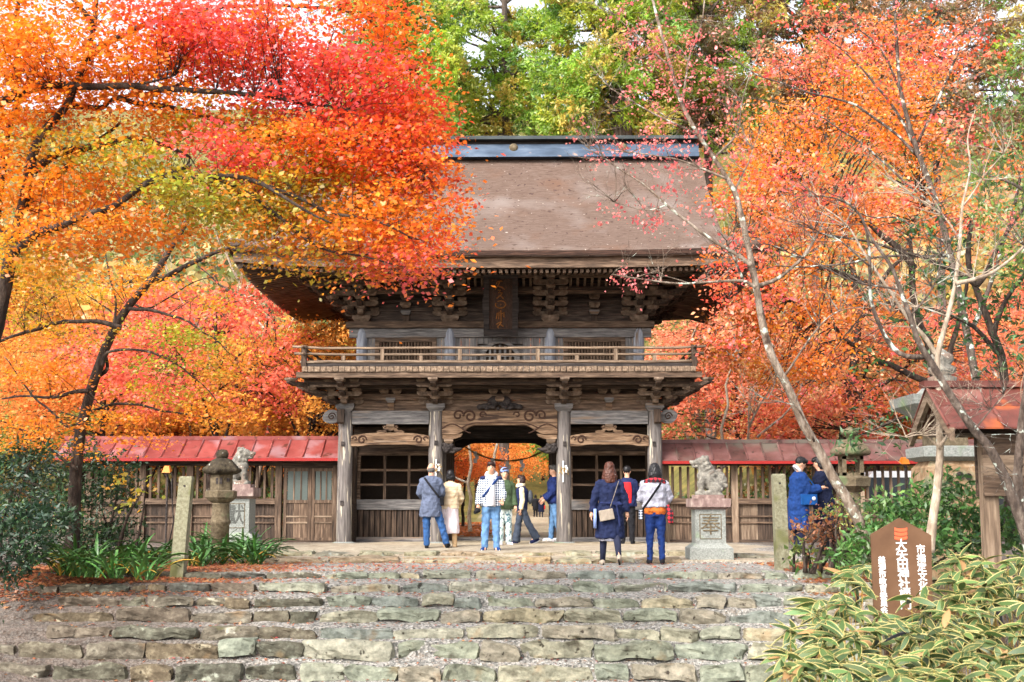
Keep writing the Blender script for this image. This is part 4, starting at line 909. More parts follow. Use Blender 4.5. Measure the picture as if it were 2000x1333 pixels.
        B('wall_board', 'dark_z', posts[-1] + .07, xb + .1, FY - .03, FY + .03, zb, zs1)
    return fe
fence(-1); fence(1)
# ------------------------------------------------------------------ stone posts
def stone_post(px0, px1, py0, py1, label, lean):
    b = atz((px0 + px1) / 2, py1, 0.0); h = at(b.x, py0, b.y).z; zt = at((px0 + px1) / 2, py0, b.y).z; wd = px2m((px1 - px0) / 2 * .92, b.y, 0) ; m = MB()
    r = lambda q, z, o: [(-q + o, -q, z), (q + o, -q, z), (q + o, q, z), (-q + o, q, z)]
    V = r(wd, -.15, 0) + r(wd * .98, (zt) * .5, lean * .5) + r(wd * .96, zt - .03, lean) + r(wd * .86, zt, lean)
    m.add(V, [(0, 3, 2, 1), (12, 13, 14, 15)] + [(i + 4 * k, (i + 1) % 4 + 4 * k, (i + 1) % 4 + 4 + 4 * k, i + 4 + 4 * k) for k in range(3) for i in range(4)])
    e = thing('stone_post', label, 'stone post', b); m2 = MB(); m2.v = [(x + b.x, y + b.y, z) for x, y, z in m.v]; m2.f = m.f; po = m2.build('shaft', 'post_stone', e)
    for q in (.1, .88): m3 = MB(); z = zt * (1 - q); m3.tube([(b.x + lean * (1 - q), b.y - wd - .004, z), (b.x + lean * (1 - q), b.y - wd + .02, z)], .016, 10); m3.build('bolt_hole', 'black_wood', e)
    return b
stone_post(333, 361, 931, 1118, 'leaning mossy square stone post among the strap-leaved plants', .09)
stone_post(1514, 1541, 926, 1114, 'upright pale square stone post beside the person in blue coat', -.02)
# ------------------------------------------------------------------ stone lanterns
def lantern_left():
    b = Vector(at(430, 1040, 24.5)); b.z = .0; s = 24.5 / F; e = thing('stone_lantern', 'weathered dark-capped stone lantern with round finial and fluted column', 'stone lantern', b)
    Z = lambda py: at(430, py, 24.5).z
    P = lambda m, n, mt, sm=True: m.build(n, mt, e, sm)
    P(MB().lathe([(30 * s, -.05), (30 * s, .12), (24 * s, .2)], b, sides=6), 'base', 'stone_tan', False)
    P(MB().lathe([(17.5 * s, .15), (17 * s, Z(1026)), (19 * s, Z(1024)), (19.5 * s, Z(1018)), (17.5 * s, Z(1014)), (16.5 * s, Z(985)), (18 * s, Z(983))], (b.x, b.y, 0), n=20), 'column', 'stone_tan')
    P(MB().lathe([(17 * s, Z(983)), (25 * s, Z(978)), (31 * s, Z(972)), (32 * s, Z(960)), (24 * s, Z(958))], (b.x, b.y, 0), sides=6), 'platform', 'stone_tan', False)
    fb = MB().lathe([(22 * s, Z(958)), (22.5 * s, Z(928)), (21 * s, Z(926))], (b.x, b.y, 0), sides=6).build('fire_box', 'stone_tan', e)
    yf = b.y - 22 * s * .93
    MB().box(b.x - 6 * s, b.x + 6 * s, yf - .012, yf + .05, Z(946), Z(934)).build('fire_opening', 'black_wood', fb)
    MB().tube([(b.x + 15 * s, yf + .05, Z(938)), (b.x + 16 * s, yf + .1, Z(938))], 4 * s, 8).build('round_opening', 'black_wood', fb)
    m = MB().lathe([(22 * s, Z(928)), (33 * s, Z(926)), (38 * s, Z(920)), (36 * s, Z(915)), (27 * s, Z(906)), (19 * s, Z(898)), (10 * s, Z(895))], (b.x, b.y, 0), sides=6)
    for k in range(6):
        a = math.pi / 6 + k * math.pi / 3; m.ell((b.x + 33 * s * math.cos(a), b.y + 33 * s * math.sin(a), Z(919)), (7 * s, 7 * s, 6 * s), nu=8, nv=6)
    fused(m, 'cap', 'stone_mossy', .022, 2, parent=e, wrinkle=.03, wscale=.08)
    m = MB().lathe([(8 * s, Z(897)), (12 * s, Z(893)), (12.5 * s, Z(886)), (9 * s, Z(880)), (3 * s, Z(878))], (b.x, b.y, 0), n=14); m.build('finial', 'stone_mossy', e, True)
lantern_left()
def lantern_right():
    Y = 20.6; px = 1666; b = at(px, 1040, Y); b.z = 0; s = Y / F; Z = lambda py: at(px, py, Y).z
    e = thing('stone_lantern', 'slim tan stone lantern with broad cap and open fire box behind the shrubs', 'stone lantern', b)
    MB().lathe([(34 * s, -.05), (34 * s, .12), (24 * s, .22)], b, sides=6).build('base', 'stone_tan', e)
    MB().lathe([(19 * s, .15), (16 * s, Z(1000)), (17 * s, Z(960))], (b.x, b.y, 0), n=18).build('column', 'stone_tan', e, True)
    MB().lathe([(18 * s, Z(962)), (36 * s, Z(950)), (38 * s, Z(934)), (30 * s, Z(930))], (b.x, b.y, 0), sides=6).build('platform', 'stone_tan', e)
    m = MB(); q = 20 * s; t = 7 * s
    for (dx, dy) in ((-1, -1), (1, -1), (1, 1), (-1, 1)): m.box(b.x + dx * q - t * (dx > 0), b.x + dx * q + t * (dx < 0), b.y + dy * q - t * (dy > 0), b.y + dy * q + t * (dy < 0), Z(930), Z(892))
    m.box(b.x - q, b.x + q, b.y - q, b.y + q, Z(932), Z(924)).box(b.x - q, b.x + q, b.y - q, b.y + q, Z(898), Z(890)); m.build('fire_box', 'stone_tan', e)
    m = MB().lathe([(20 * s, Z(892)), (38 * s, Z(890)), (42 * s, Z(884)), (40 * s, Z(880)), (30 * s, Z(868)), (22 * s, Z(861)), (8 * s, Z(858))], (b.x, b.y, 0), sides=6); fused(m, 'cap', 'stone_tan', .025, 1, parent=e)
    MB().lathe([(8 * s, Z(860)), (7 * s, Z(854)), (15 * s, Z(850)), (20 * s, Z(845)), (15 * s, Z(840)), (6 * s, Z(837)), (3 * s, Z(834))], (b.x, b.y, 0), n=14).build('finial', 'stone_tan', e, True)
lantern_right()
def lantern_big():
    Y = 17.2; px = 1853; b = at(px, 1040, Y); b.z = -.1; s = Y / F; Z = lambda py: at(px, py, Y).z
    e = thing('stone_lantern', 'tall greenish stone lantern with ringed finial standing behind the notice hut', 'stone lantern', b)
    MB().lathe([(75 * s, -.4), (75 * s, .05), (60 * s, .15)], b, sides=4).build('base', 'stone_tan', e)
    m = MB().lathe([(84 * s, -.0), (78 * s, Z(985)), (74 * s, Z(915)), (56 * s, Z(900))], (b.x, b.y, 0), sides=4).build('column', pmat('orange_lichened_stone', [(104, 84, 62), (146, 118, 88), (176, 156, 130)], scale=(8, 8, 8), bump=.5, spots=[((120, 124, 96), 3, .55, .1)]), e)
    m3 = MB(); yf = b.y - 78 * s * .7071
    for (dx, dz, r) in ((-12, 938, 5), (8, 930, 7), (24, 932, 6), (2, 946, 4)): m3.tube([(b.x + dx * s, yf - .02, Z(dz)), (b.x + dx * s, yf + .04, Z(dz))], r * s, 8)
    m3.build('carved_opening', 'black_wood', m)
    MB().lathe([(62 * s, Z(902)), (84 * s, Z(894)), (85 * s, Z(876)), (70 * s, Z(873))], (b.x, b.y, 0), sides=4).build('platform', 'granite', e)
    MB().lathe([(48 * s, Z(874)), (46 * s, Z(815))], (b.x, b.y, 0), sides=4).build('fire_box', 'stone_tan', e)
    vs = []; n = 9
    m = MB().lathe([(60 * s, Z(818)), (112 * s, Z(806)), (118 * s, Z(788)), (90 * s, Z(778)), (55 * s, Z(765)), (34 * s, Z(748)), (20 * s, Z(742))], (b.x, b.y, 0), sides=4)
    for v in range(4, 12):
        x, y, z = m.v[v]; m.v[v] = (x, y, z + .08)
    m.build('cap', 'granite', e)
    MB().lathe([(26 * s, Z(752)), (28 * s, Z(738)), (16 * s, Z(734)), (26 * s, Z(727)), (27 * s, Z(720)), (17 * s, Z(713)), (24 * s, Z(704)), (21 * s, Z(694)), (9 * s, Z(686)), (3 * s, Z(681))], (b.x, b.y, 0), n=18).build('finial', 'stone_grey', e, True)
lantern_big()
# ------------------------------------------------------------------ text
def text_mesh(txt, size, extrude=.004, bold=0.0):
    cu = bpy.data.curves.new('txt', 'FONT'); cu.body = txt; cu.size = size; cu.align_x = 'CENTER'; cu.align_y = 'CENTER'; cu.extrude = extrude; cu.offset = bold; cu.resolution_u = 3
    o = bpy.data.objects.new('txt', cu); C.objects.link(o); dg = bpy.context.evaluated_depsgraph_get()
    me = bpy.data.meshes.new_from_object(o.evaluated_get(dg)); bpy.data.objects.remove(o); return me
# ------------------------------------------------------------------ guardian lion-dogs on pedestals
def komainu(px, base_py, label, plabel, face, Y=None, char='', k=1.0, pz=0.0):
    b = atz(px, base_py, pz) if Y is None else at(px, base_py, Y); b.z = pz; s = b.y / F
    W = lambda d: d * s
    Z = lambda d: pz + d * s      # d pixels above base
    e = thing('pedestal', plabel, 'pedestal', b)
    bx = lambda n, mt, hw, d0, d1, hd=None: MB().box(b.x - W(hw), b.x + W(hw), b.y - W(hd or hw), b.y + W(hd or hw), Z(d0), Z(d1)).build(n, mt, e)
    bx('footing', 'stone_purple', 50, -12, 4)
    q = lambda h, z: [(b.x - h, b.y - h, z), (b.x + h, b.y - h, z), (b.x + h, b.y + h, z), (b.x - h, b.y + h, z)]
    m = MB(); m.hexa(q(W(41), Z(4)), q(W(41), Z(27))); m.hexa(q(W(40.9), Z(27.05)), q(W(29.5), Z(36))); m.build('plinth', 'granite', e)
    die = bx('die', 'granite', 29, 35.5, 100)
    m = MB(); m.hexa(q(W(29), Z(100.1)), q(W(37.5), Z(105))); m.hexa(q(W(38), Z(105.05)), q(W(38), Z(121))); m.build('slab', 'stone_purple', e)
    bx('statue_base', 'stone_purple', 28.5, 121.05, 128, 22)
    yf = b.y - W(29)
    fr = MB()
    for (x0, x1, z0, z1) in ((-21, 21, 90, 91.5), (-21, 21, 44, 45.5), (-21, -19.5, 45.5, 90), (19.5, 21, 45.5, 90)): fr.box(b.x + W(x0), b.x + W(x1), yf - .006, yf + .004, Z(z0), Z(z1))
    fr.build('panel_border', 'stone_tan', die)
    me = text_mesh(char, W(40), .01, 0.0); me.materials.append(M['stone_tan'] if char == '奉' else flat('dark_carving', (88, 89, 85), .9)); me.name = 'carved_character'
    o = obj('carved_character', me, die); o.location = (b.x, yf - .002, Z(68)); o.rotation_euler = (R(90), 0, 0)
    # the animal: seated, chest up, head raised, looking along 'face'
    f = face; L = lambda x, y, z: Vector((b.x + f * W(x) * k, b.y + W(y) * k, Z(128) + W(z) * k))
    r = lambda *a: tuple(W(v) * k for v in a)
    m = MB()
    m.ell(L(-8, 0, 20), r(17, 13, 14)).ell(L(-18, 0, 14), r(13, 14, 13))       # belly, haunches
    m.tube([L(-14, 0, 18), L(0, 0, 28), L(8, 0, 40)], [W(14) * k, W(14.5) * k, W(13) * k], 12)
    m.ell(L(9, 0, 36), r(12, 12, 13)); m.ell(L(8, 0, 50), r(11, 11, 11))         # chest, neck
    m.ell(L(14, 0, 63), r(11, 10.5, 9.5)); m.ell(L(25, 0, 62), r(9, 8, 5.5)); m.ell(L(23, 0, 54.5), r(8, 7, 3)); m.ell(L(32, 0, 64), r(3.4, 4.5, 3.2)); m.ell(L(19, -6, 66), r(4, 3.2, 2.6)); m.ell(L(19, 6, 66), r(4, 3.2, 2.6))
    for sy in (-1, 1):
        m.tube([L(8, sy * 8, 34), L(14, sy * 9, 22), L(13, sy * 9, 12), L(14, sy * 9, 4)], r(7, 6.2, 5.2, 5.6), 10); m.ell(L(17, sy * 9, 4), r(8, 5.5, 4))
        m.ell(L(-15, sy * 11, 12), r(13, 6, 12)); m.tube([L(-12, sy * 12, 6), L(2, sy * 12, 4)], r(5.5, 4.8), 8); m.ell(L(4, sy * 12, 4), r(7, 5, 4))
        m.ell(L(6, sy * 9, 68), r(4.5, 2.6, 4))                                   # ears
        for i in range(4):
            for j in range(2): m.ell(L(1 - 4.2 * i + j * 5, sy * (9 - i * .4), 60 - 7.5 * i - j * 3), r(4.4, 3.6, 4.3))   # mane curls
        for i in range(4): m.ell(L(-24 + i * 4, sy * 6, 22 + 2 * math.sin(i * 2)), r(4.5, 4, 4.5))
    for i in range(6): m.ell(L(2 - 4 * i, 0, 66 - 7 * i), r(6.5, 7, 6.5))
    for q_ in (-4, 4): m.ell(L(4 + q_, 0, 73), r(4, 4.5, 4))
    m.tube([L(-24, 0, 14), L(-30, 0, 26), L(-27, 0, 38), L(-22, 0, 44)], r(6, 7.5, 7, 4), 10); m.ell(L(-22, 0, 46), r(5.5, 5, 5)); m.ell(L(-33, 0, 30), r(5, 5, 6)); m.ell(L(-30, 0, 20), r(6.5, 7, 6.5))
    for i in range(5): m.ell(L(-33 + 3 * math.cos(i * 1.3), 4 * math.sin(i * 2.2), 12 + 2.6 * i), r(3.8, 3.8, 3.8), nu=8, nv=6)
    m.box(*(lambda a, c: (min(a.x, c.x), max(a.x, c.x), a.y, c.y, a.z, c.z))(L(-28, -17, -1), L(24, 17, 2)))
    d = thing('guardian_lion', label, 'statue', (b.x, b.y, Z(128)))
    body = fused(m, 'body', 'stone_grey', W(1.7), 1, parent=d, wrinkle=W(1.3), wscale=W(5))
    for sy in (-1, 1): MB().ell(L(22.5, sy * 5.8, 65), r(1.5, 1.4, 1.5), nu=8, nv=6).build('eye', 'groove', d)
    m4 = MB(); m4.tube([L(25, -6.2, 57), L(30.5, 0, 57.6), L(25, 6.2, 57)], W(.7), 5); m4.build('mouth', 'groove', d)
komainu(1385, 1098, 'seated stone lion-dog facing left with curled mane and raised tail', 'grey granite pedestal carved with a framed character below the left-facing lion', -1, char='奉', pz=0.0)
komainu(462, 1062, 'seated stone lion-dog facing right beside the mossy lantern', 'granite pedestal with dark slab and deep carved character behind the lantern', 1, Y=26.3, char='獻', k=.95, pz=.03)
# ------------------------------------------------------------------ notice hut on the right
def hut():
    Y = 13.6; g = gz(6.0, Y); Xl = at(1835, 800, Y).x; Xr = Xl + 2.3; Z = lambda py, y=Y: at(1950, py, y).z
    e = thing('notice_hut', 'small roofed wooden notice board with rusty copper roof on posts', 'notice board', ((Xl + Xr) / 2, Y + .3, g))
    zr, ze = Z(756, Y + .45), Z(834, Y - .25)
    n = 4
    for k in range(n):
        x0, x1 = Xl + (Xr - Xl) * k / n, Xl + (Xr - Xl) * (k + 1) / n - .006
        for j, (t0, t1) in enumerate(((0, .5), (.5, 1))):
            P = lambda t: (Y - .25 + .7 * t, ze + (zr - ze) * t + .012 * j); a, c = P(t0), P(t1)
            MB().hexa([(x0, a[0], a[1] - .02), (x1, a[0], a[1] - .02), (x1, c[0], c[1] - .02), (x0, c[0], c[1] - .02)], [(x0, a[0], a[1]), (x1, a[0], a[1]), (x1, c[0], c[1]), (x0, c[0], c[1])]).build('roof_panel', 'rust_roof', e)
        MB().tube([(x0, Y - .26, ze + .015), (x0, Y + .45, zr + .02)], .018, 4).build('roof_seam', 'rust_roof', e)
    MB().hexa([(Xl, Y + .46, zr - .02), (Xr, Y + .46, zr - .02), (Xr, Y + 1.15, ze - .02), (Xl, Y + 1.15, ze - .02)], [(Xl, Y + .46, zr), (Xr, Y + .46, zr), (Xr, Y + 1.15, ze), (Xl, Y + 1.15, ze)]).build('rear_roof_panel', 'rust_roof', e)
    MB().box(Xl - .04, Xr, Y + .36, Y + .54, zr - .01, zr + .06).build('ridge_cap', 'rust_roof', e)
    for sx in (Xl + .01,): MB().prism([(Y - .27, ze - .02), (Y + .45, zr - .03), (Y + 1.17, ze - .02), (Y + 1.17, ze - .14), (Y + .45, zr - .16), (Y - .27, ze - .14)], sx, sx + .05, axis='x').build('barge_board', 'tan_y', e)
    zb0, zb1 = Z(970), Z(850); xb = at(1919, 900, Y).x
    nb = 3
    for k in range(nb): MB().box(xb, Xr - .2, Y - .02 - .004 * k, Y + .02, zb0 + (zb1 - zb0) * k / nb + .003, zb0 + (zb1 - zb0) * (k + 1) / nb).build('board', 'tan_x' if k == 1 else 'brown_x', e)
    for x in (at(1940, 1000, Y).x, Xr - .45): MB().box(x - .075, x + .075, Y + .03, Y + .18, g - .1, zb1 + .25).build('post', 'tan_z', e)
    MB().box(Xl + .15, Xr - .1, Y + .0, Y + .9, zb1 + .02, zb1 + .1).build('ceiling_beam', 'dark_x', e)
    MB().box(xb, Xr - .2, Y + .2, Y + .24, zb0, zb1 + .1).build('back_board', 'dark_x', e)
hut()
# ------------------------------------------------------------------ brown pointed sign
def sign():
    Y = 12.3; P = lambda px, py, d=0.0: at(px, py, Y) + Vector((0, d, 0)); g = -1.0
    c = P(1762, 1200); e = thing('pointed_sign', 'brown house-shaped sign with white vertical characters in the bamboo grass', 'sign', (c.x, Y, g))
    out = [P(1701, 1044), P(1757, 1012), P(1819, 1046), P(1822, 1200), P(1708, 1216)]; n = 5
    brd = MB().add([p for p in out] + [p + Vector((0, .03, 0)) for p in out], [tuple(range(n)), tuple(range(2 * n - 1, n - 1, -1))] + [(i, i + n, (i + 1) % n + n, (i + 1) % n) for i in range(n)]).build('board', pmat('sign_paint', [(84, 58, 39), (97, 69, 48), (108, 80, 59)], scale=(3, 3, 3), rough=.55, bump=0, rand=0, spots=[((92, 76, 66), 2.5, .68, .1)]), e)
    white = flat('white_lettering', (236, 236, 234), .6, var=.02); s = Y / F
    def col(txt, px, py0, py1, size, slant):
        for i, ch in enumerate(txt):
            t = i / max(1, len(txt) - 1); me = text_mesh(ch, size * s, .0015, .0012); me.materials.append(white); me.name = 'lettering'
            o = obj('lettering', me, brd); p = P(px + slant * t, py0 + (py1 - py0) * t); o.location = (p.x, Y - .004, p.z); o.rotation_euler = (R(90), 0, 0)
    col('大矢田神社楼門', 1760, 1066, 1181, 23, 9); col('市指定文化財', 1798, 1074, 1163, 18, 6); col('美濃市教育委員会', 1722, 1095, 1193, 14.5, 5)
    red = flat('orange_emblem', (226, 92, 58), .6, var=.03)
    for k in range(3):
        zc = 1031 + 8.0 * k; pts = []
        top = [P(1747 + 24.5 * t, zc + 2.2 * math.sin(t * math.pi)) for t in np.linspace(0, 1, 9)]; bot = [P(1747 + 24.5 * t, zc + 6.1 + 2.4 * math.sin(t * math.pi)) for t in np.linspace(1, 0, 9)]
        w_ = [(p.x, p.z) for p in top + bot]; MB().prism(w_, Y - .005, Y - .001).build('emblem_bar', red, brd)
    for px in (1735, 1790): p = P(px, 1180); MB().box(p.x - .03, p.x + .03, Y + .031, Y + .09, g - .2, p.z).build('leg', 'brown_z', e)
sign()
# ------------------------------------------------------------------ garden spot lamps in orange housings, cable
def spot(px, py, Y, label, zb):
    p = at(px, py, Y); e = thing('garden_lamp', label, 'lamp', (p.x, p.y, zb)); s = Y / F
    og = flat('orange_housing', (214, 120, 30), .4, var=.05)
    MB().tube([(p.x + 2 * s, p.y, zb), (p.x + 2 * s, p.y, p.z)], .018, 8).build('pole', 'black_wood', e)
    MB().hexa([(p.x - 8 * s, p.y - .08, p.z - 4 * s), (p.x + 8 * s, p.y - .08, p.z - 4 * s), (p.x + 8 * s, p.y + .08, p.z), (p.x - 8 * s, p.y + .08, p.z)], [(p.x - 4 * s, p.y - .05, p.z + 9 * s), (p.x + 5 * s, p.y - .05, p.z + 9 * s), (p.x + 5 * s, p.y + .05, p.z + 10 * s), (p.x - 4 * s, p.y + .05, p.z + 10 * s)]).build('housing', og, e)
    MB().tube([(p.x, p.y - .02, p.z - 4 * s), (p.x, p.y - .02, p.z - 9 * s)], 4 * s, 10).build('bulb_socket', 'black_wood', e)
spot(326, 920, 25.0, 'small orange garden lamp on thin pole before the left fence', 0.0)
spot(1766, 903, 19.5, 'small orange garden lamp hanging between right fence and shrubs', 0.0)
cb = MB(); cb.tube([at(335, 935, 23.5), at(336, 970, 23.5), at(339, 1020, 23.5), at(330, 1062, 23.5)], .012, 6); cb.build('power_cable', 'black_wood', None, True, label='black cable dropping to the ground beside leaning stone post', cat='cable')
# ------------------------------------------------------------------ parked car glimpsed through the right fence
def car():
    p = at(1800, 985, 34); X, Y0 = p.x, 33.6; g = GZ; dark = flat('black_car_paint', (30, 32, 36), .2, var=.05, spec=.6); wht = flat('white_car_roof', (220, 222, 224), .3, var=.03)
    e = thing('parked_car', 'dark van with white roof parked behind the right fence', 'car', (X, Y0, g)); W_, L_ = 1.6, 3.6
    MB().prism([(X - L_ / 2, g + .3), (X + L_ / 2, g + .3), (X + L_ / 2, g + .95), (X + 1.25, g + 1.02), (X - L_ / 2 + .1, g + 1.02), (X - L_ / 2, g + .8)], Y0 - .8, Y0 + .8).build('body', dark, e)
    gl = flat('car_glass', (40, 48, 54), .12, var=.05, spec=.7)
    MB().prism([(X - L_ / 2 + .1, g + 1.02), (X + 1.25, g + 1.02), (X + .8, g + 1.5), (X - L_ / 2 + .2, g + 1.5)], Y0 - .72, Y0 + .72).build('window_band', gl, e)
    MB().prism([(X - L_ / 2 + .15, g + 1.502), (X + .8, g + 1.502), (X + .6, g + 1.66), (X - L_ / 2 + .3, g + 1.66)], Y0 - .74, Y0 + .74).build('roof', wht, e)
    for dx in (-1.15, 1.15):
        for dy in (-.72, .72):
            wh = MB().tube([(X + dx, Y0 + dy - .1, g + .3), (X + dx, Y0 + dy + .1, g + .3)], .3, 18).build('wheel', 'black_wood', e, True)
            MB().tube([(X + dx, Y0 + dy - .105, g + .3), (X + dx, Y0 + dy + .105, g + .3)], .18, 14).build('rim', 'granite', wh)
    for dy in (-.6, .6): MB().box(X + L_ / 2 - .02, X + L_ / 2 + .02, Y0 + dy - .15, Y0 + dy + .15, g + .7, g + .85).build('headlight', paper, e)
car()
# ------------------------------------------------------------------ people
def cloth(name, c, var=.14, rough=.85, bump=.25): return pmat(name, [tuple(v * (1 - var) for v in c), c, tuple(min(255, v * (1 + var)) for v in c)], scale=(14, 14, 7), rough=rough, bump=.55, bscale=.9, rand=0, spec=.2)
CL = {k: cloth('cloth_' + k, c) for k, c in dict(coat_grey=(84, 92, 112), denim=(48, 82, 130), lightdenim=(92, 128, 168), cream=(206, 182, 150), pinkwhite=(216, 202, 204), boot=(186, 156, 118), navy=(30, 38, 74), navycoat=(26, 34, 64), white=(200, 200, 204), olive=(66, 82, 58), palegrey=(158, 158, 170), orange=(196, 104, 44), brightjean=(22, 44, 96), black=(26, 26, 30), wool=(206, 206, 200), greytrouser=(62, 70, 84), sleeve=(220, 206, 170), puffernavy=(32, 46, 96), red=(196, 36, 40), blue=(24, 54, 108), darknavy=(22, 28, 52), tights=(38, 42, 62), khaki=(150, 138, 124), tealbag=(18, 70, 130), capblue=(130, 150, 200), greypack=(72, 76, 82), maroon=(120, 30, 44)).items()}
skin = pmat('skin', [(190, 140, 112), (206, 158, 130), (216, 172, 146)], scale=(18, 18, 18), rough=.6, bump=.05, rand=0)
HAIR = {'black': flat('black_hair', (24, 22, 24), .45, var=.3), 'brown': flat('brown_hair', (74, 40, 28), .45, var=.3), 'dark': flat('dark_brown_hair', (46, 28, 24), .45, var=.3), 'grey': flat('grey_stubble', (86, 82, 80), .8, var=.2)}
def checker(name, c1, c2, c3, sc_):
    m = bpy.data.materials.new(name); m.use_nodes = True; n = m.node_tree.nodes; l = m.node_tree.links; b = n['Principled BSDF']; b.inputs['Roughness'].default_value = .9
    g = n.new('ShaderNodeNewGeometry'); out = None; cols = []
    for ax in ('X', 'Z'):
        w_ = n.new('ShaderNodeTexWave'); w_.wave_type = 'BANDS'; w_.bands_direction = ax; w_.inputs['Scale'].default_value = sc_; w_.inputs['Distortion'].default_value = 1.2; w_.inputs['Detail'].default_value = 1; l.new(g.outputs['Position'], w_.inputs['Vector']); cols.append(w_.outputs['Fac'])
    ad = n.new('ShaderNodeMath'); ad.operation = 'ADD'; l.new(cols[0], ad.inputs[0]); l.new(cols[1], ad.inputs[1]); hf = n.new('ShaderNodeMath'); hf.operation = 'MULTIPLY'; hf.inputs[1].default_value = .5; l.new(ad.outputs[0], hf.inputs[0])
    r = n.new('ShaderNodeValToRGB'); r.color_ramp.elements.new(.5)
    for i, (p, c) in enumerate(((.25, c1), (.5, c2), (.75, c3))): r.color_ramp.elements[i].position = p; r.color_ramp.elements[i].color = (*srgb(c), 1)
    l.new(hf.outputs[0], r.inputs[0]); l.new(r.outputs[0], b.inputs['Base Color']); return m
CL['plaid'] = checker('plaid_cloth', (40, 48, 76), (150, 160, 176), (226, 230, 232), 7.5); CL['redplaid'] = checker('red_plaid_cloth', (24, 24, 34), (96, 24, 34), (186, 36, 48), 4.5)
CL['camo'] = pmat('camo_cloth', [(110, 140, 140), (196, 210, 206), (230, 234, 232)], scale=(12, 12, 8), rough=.9, bump=.1, rand=0, spots=[((84, 112, 122), 14, .56, .03)])
CL['puffer_cream'] = pmat('quilted_cream', [(176, 150, 116), (206, 184, 152), (226, 208, 180)], scale=(3, 3, 34), rough=.55, bump=.9, bscale=.5, rand=0)
def person(label, px, py, zg, head_py, face, sp, group=None, Y=None):
    b = atz(px, py, zg) if Y is None else at(px, py, Y)
    if Y is not None: b.z = zg
    H = at(px, head_py, b.y).z - zg; u = H / 1.70
    a = R(face); rot = Matrix.Rotation(-a, 3, 'Z'); e = thing('person', label, 'person', b, group)
    def xf(m): m.v = [tuple(rot @ Vector(v) * u + b) for v in m.v]; return m
    V = Vector
    # --- joints
    legs = {}; hipz = .88
    for i, s in enumerate((-1, 1)):      # left, right (x = right)
        th, kn, outw = sp.get('legs', ((0, 0, .02), (0, 0, .02)))[i]
        d1 = V((s * outw, math.sin(R(th)), -math.cos(R(th)))); d2 = V((s * outw, math.sin(R(th - kn)), -math.cos(R(th - kn))))
        hp = V((s * .085, 0, 0)); k = hp + d1.normalized() * .42; an = k + d2.normalized() * .40; legs[s] = [hp, k, an, R(th - kn)]
    low = min(l[2].z for l in legs.values()); hz = -low + .075
    for s in legs: legs[s][:3] = [p + V((0, 0, hz)) for p in legs[s][:3]]
    dz = hz - .88; lean = sp.get('lean', 0.0)
    sh = {s: V((s * sp.get('shw', .165), lean * .5, 1.345 + dz)) for s in (-1, 1)}; arms = {}
    for i, s in enumerate((-1, 1)):
        p_, o_, el, inw = sp.get('arms', ((6, 10, 14, 0), (6, 10, 14, 0)))[i]
        d1 = V((s * math.sin(R(o_)), math.sin(R(p_)), -math.cos(R(p_)) * math.cos(R(o_)))).normalized(); d2 = V((s * math.sin(R(o_)) * .5 - s * inw, math.sin(R(p_ + el)), -math.cos(R(p_ + el)))).normalized()
        A0 = sh[s]; A1 = A0 + d1 * .27; A2 = A1 + d2 * .235; arms[s] = (A0, A1, A2, d2)
    hc = V((sp.get('htx', 0), .015 + lean, 1.585 + dz)); hyaw = R(sp.get('head', 0)); hr = Matrix.Rotation(-hyaw, 3, 'Z') @ Matrix.Rotation(R(sp.get('nod', 0)), 3, 'X')
    hp_ = lambda x, y, z: hc + hr @ V((x, y, z))
    # --- body: one continuous surface
    m = MB()
    m.loft([(0, 0, hz - .08, .13, .10), (0, 0, hz + .02, .155, .115), (0, .0, hz + .15, .13, .10), (0, lean * .2, hz + .3, .15, .105), (0, lean * .35, hz + .42, .165, .105), (0, lean * .5, hz + .5, .13, .08), (0, lean * .6, hz + .54, .06, .06)], 14)
    m.tube([(0, lean * .5, 1.38 + dz), (0, lean * .8, 1.46 + dz), hc + V((0, -.01, -.05))], [.062, .055, .055], 10)
    m.ell(hc, (.073, .092, .112), hr); m.ell(hp_(0, .035, -.06), (.052, .055, .055), hr); m.ell(hp_(0, .098, -.012), (.013, .018, .022), hr, 8, 6)
    for s in (-1, 1): m.ell(hp_(s * .076, -.005, -.01), (.012, .022, .032), hr, 8, 6)
    for s in (-1, 1):
        hp, k, an, ta = legs[s]; m.tube([hp + V((0, 0, .02)), hp.lerp(k, .5), k, k.lerp(an, .35), an], [.088, .075, .054, .052, .036], 10)
        A0, A1, A2, d2 = arms[s]; m.tube([A0, A0.lerp(A1, .5), A1, A1.lerp(A2, .4), A2], [.055, .046, .038, .036, .026], 10)
        m.tube([an + V((0, -.03, -.01)), an + V((0, .06, -.035)), an + V((0, .13, -.05))], [.036, .036, .028], 8)
    ex = MB()                                     # hands: palm, four fingers, thumb
    for s in (-1, 1):
        A0, A1, A2, d2 = arms[s]; side = V((s, 0, 0)) - d2 * d2.x * s; side.normalize(); nn = d2.cross(side); nn.normalize()
        bend = nn if nn.y > 0 else -nn; kdir = side.cross(d2)
        wv = bend if abs(d2.z) > .6 else V((1, 0, 0)) - d2 * d2.x
        wv.normalize(); cu = d2.cross(wv)
        if cu.x * s > 0: cu = -cu
        ex.tube([A2 - d2 * .03, A2 + d2 * .04, A2 + d2 * .085], [.024, .034, .03], 8, flat=.62)
        for j, (off, ln) in enumerate(((-.027, .062), (-.009, .07), (.009, .066), (.026, .052))):
            p0 = A2 + d2 * .08 + wv * off; p1 = p0 + d2 * ln * .5 + cu * .008; p2 = p1 + d2 * ln * .36 + cu * .022; ex.tube([p0, p1, p2], [.0095, .009, .007], 6)
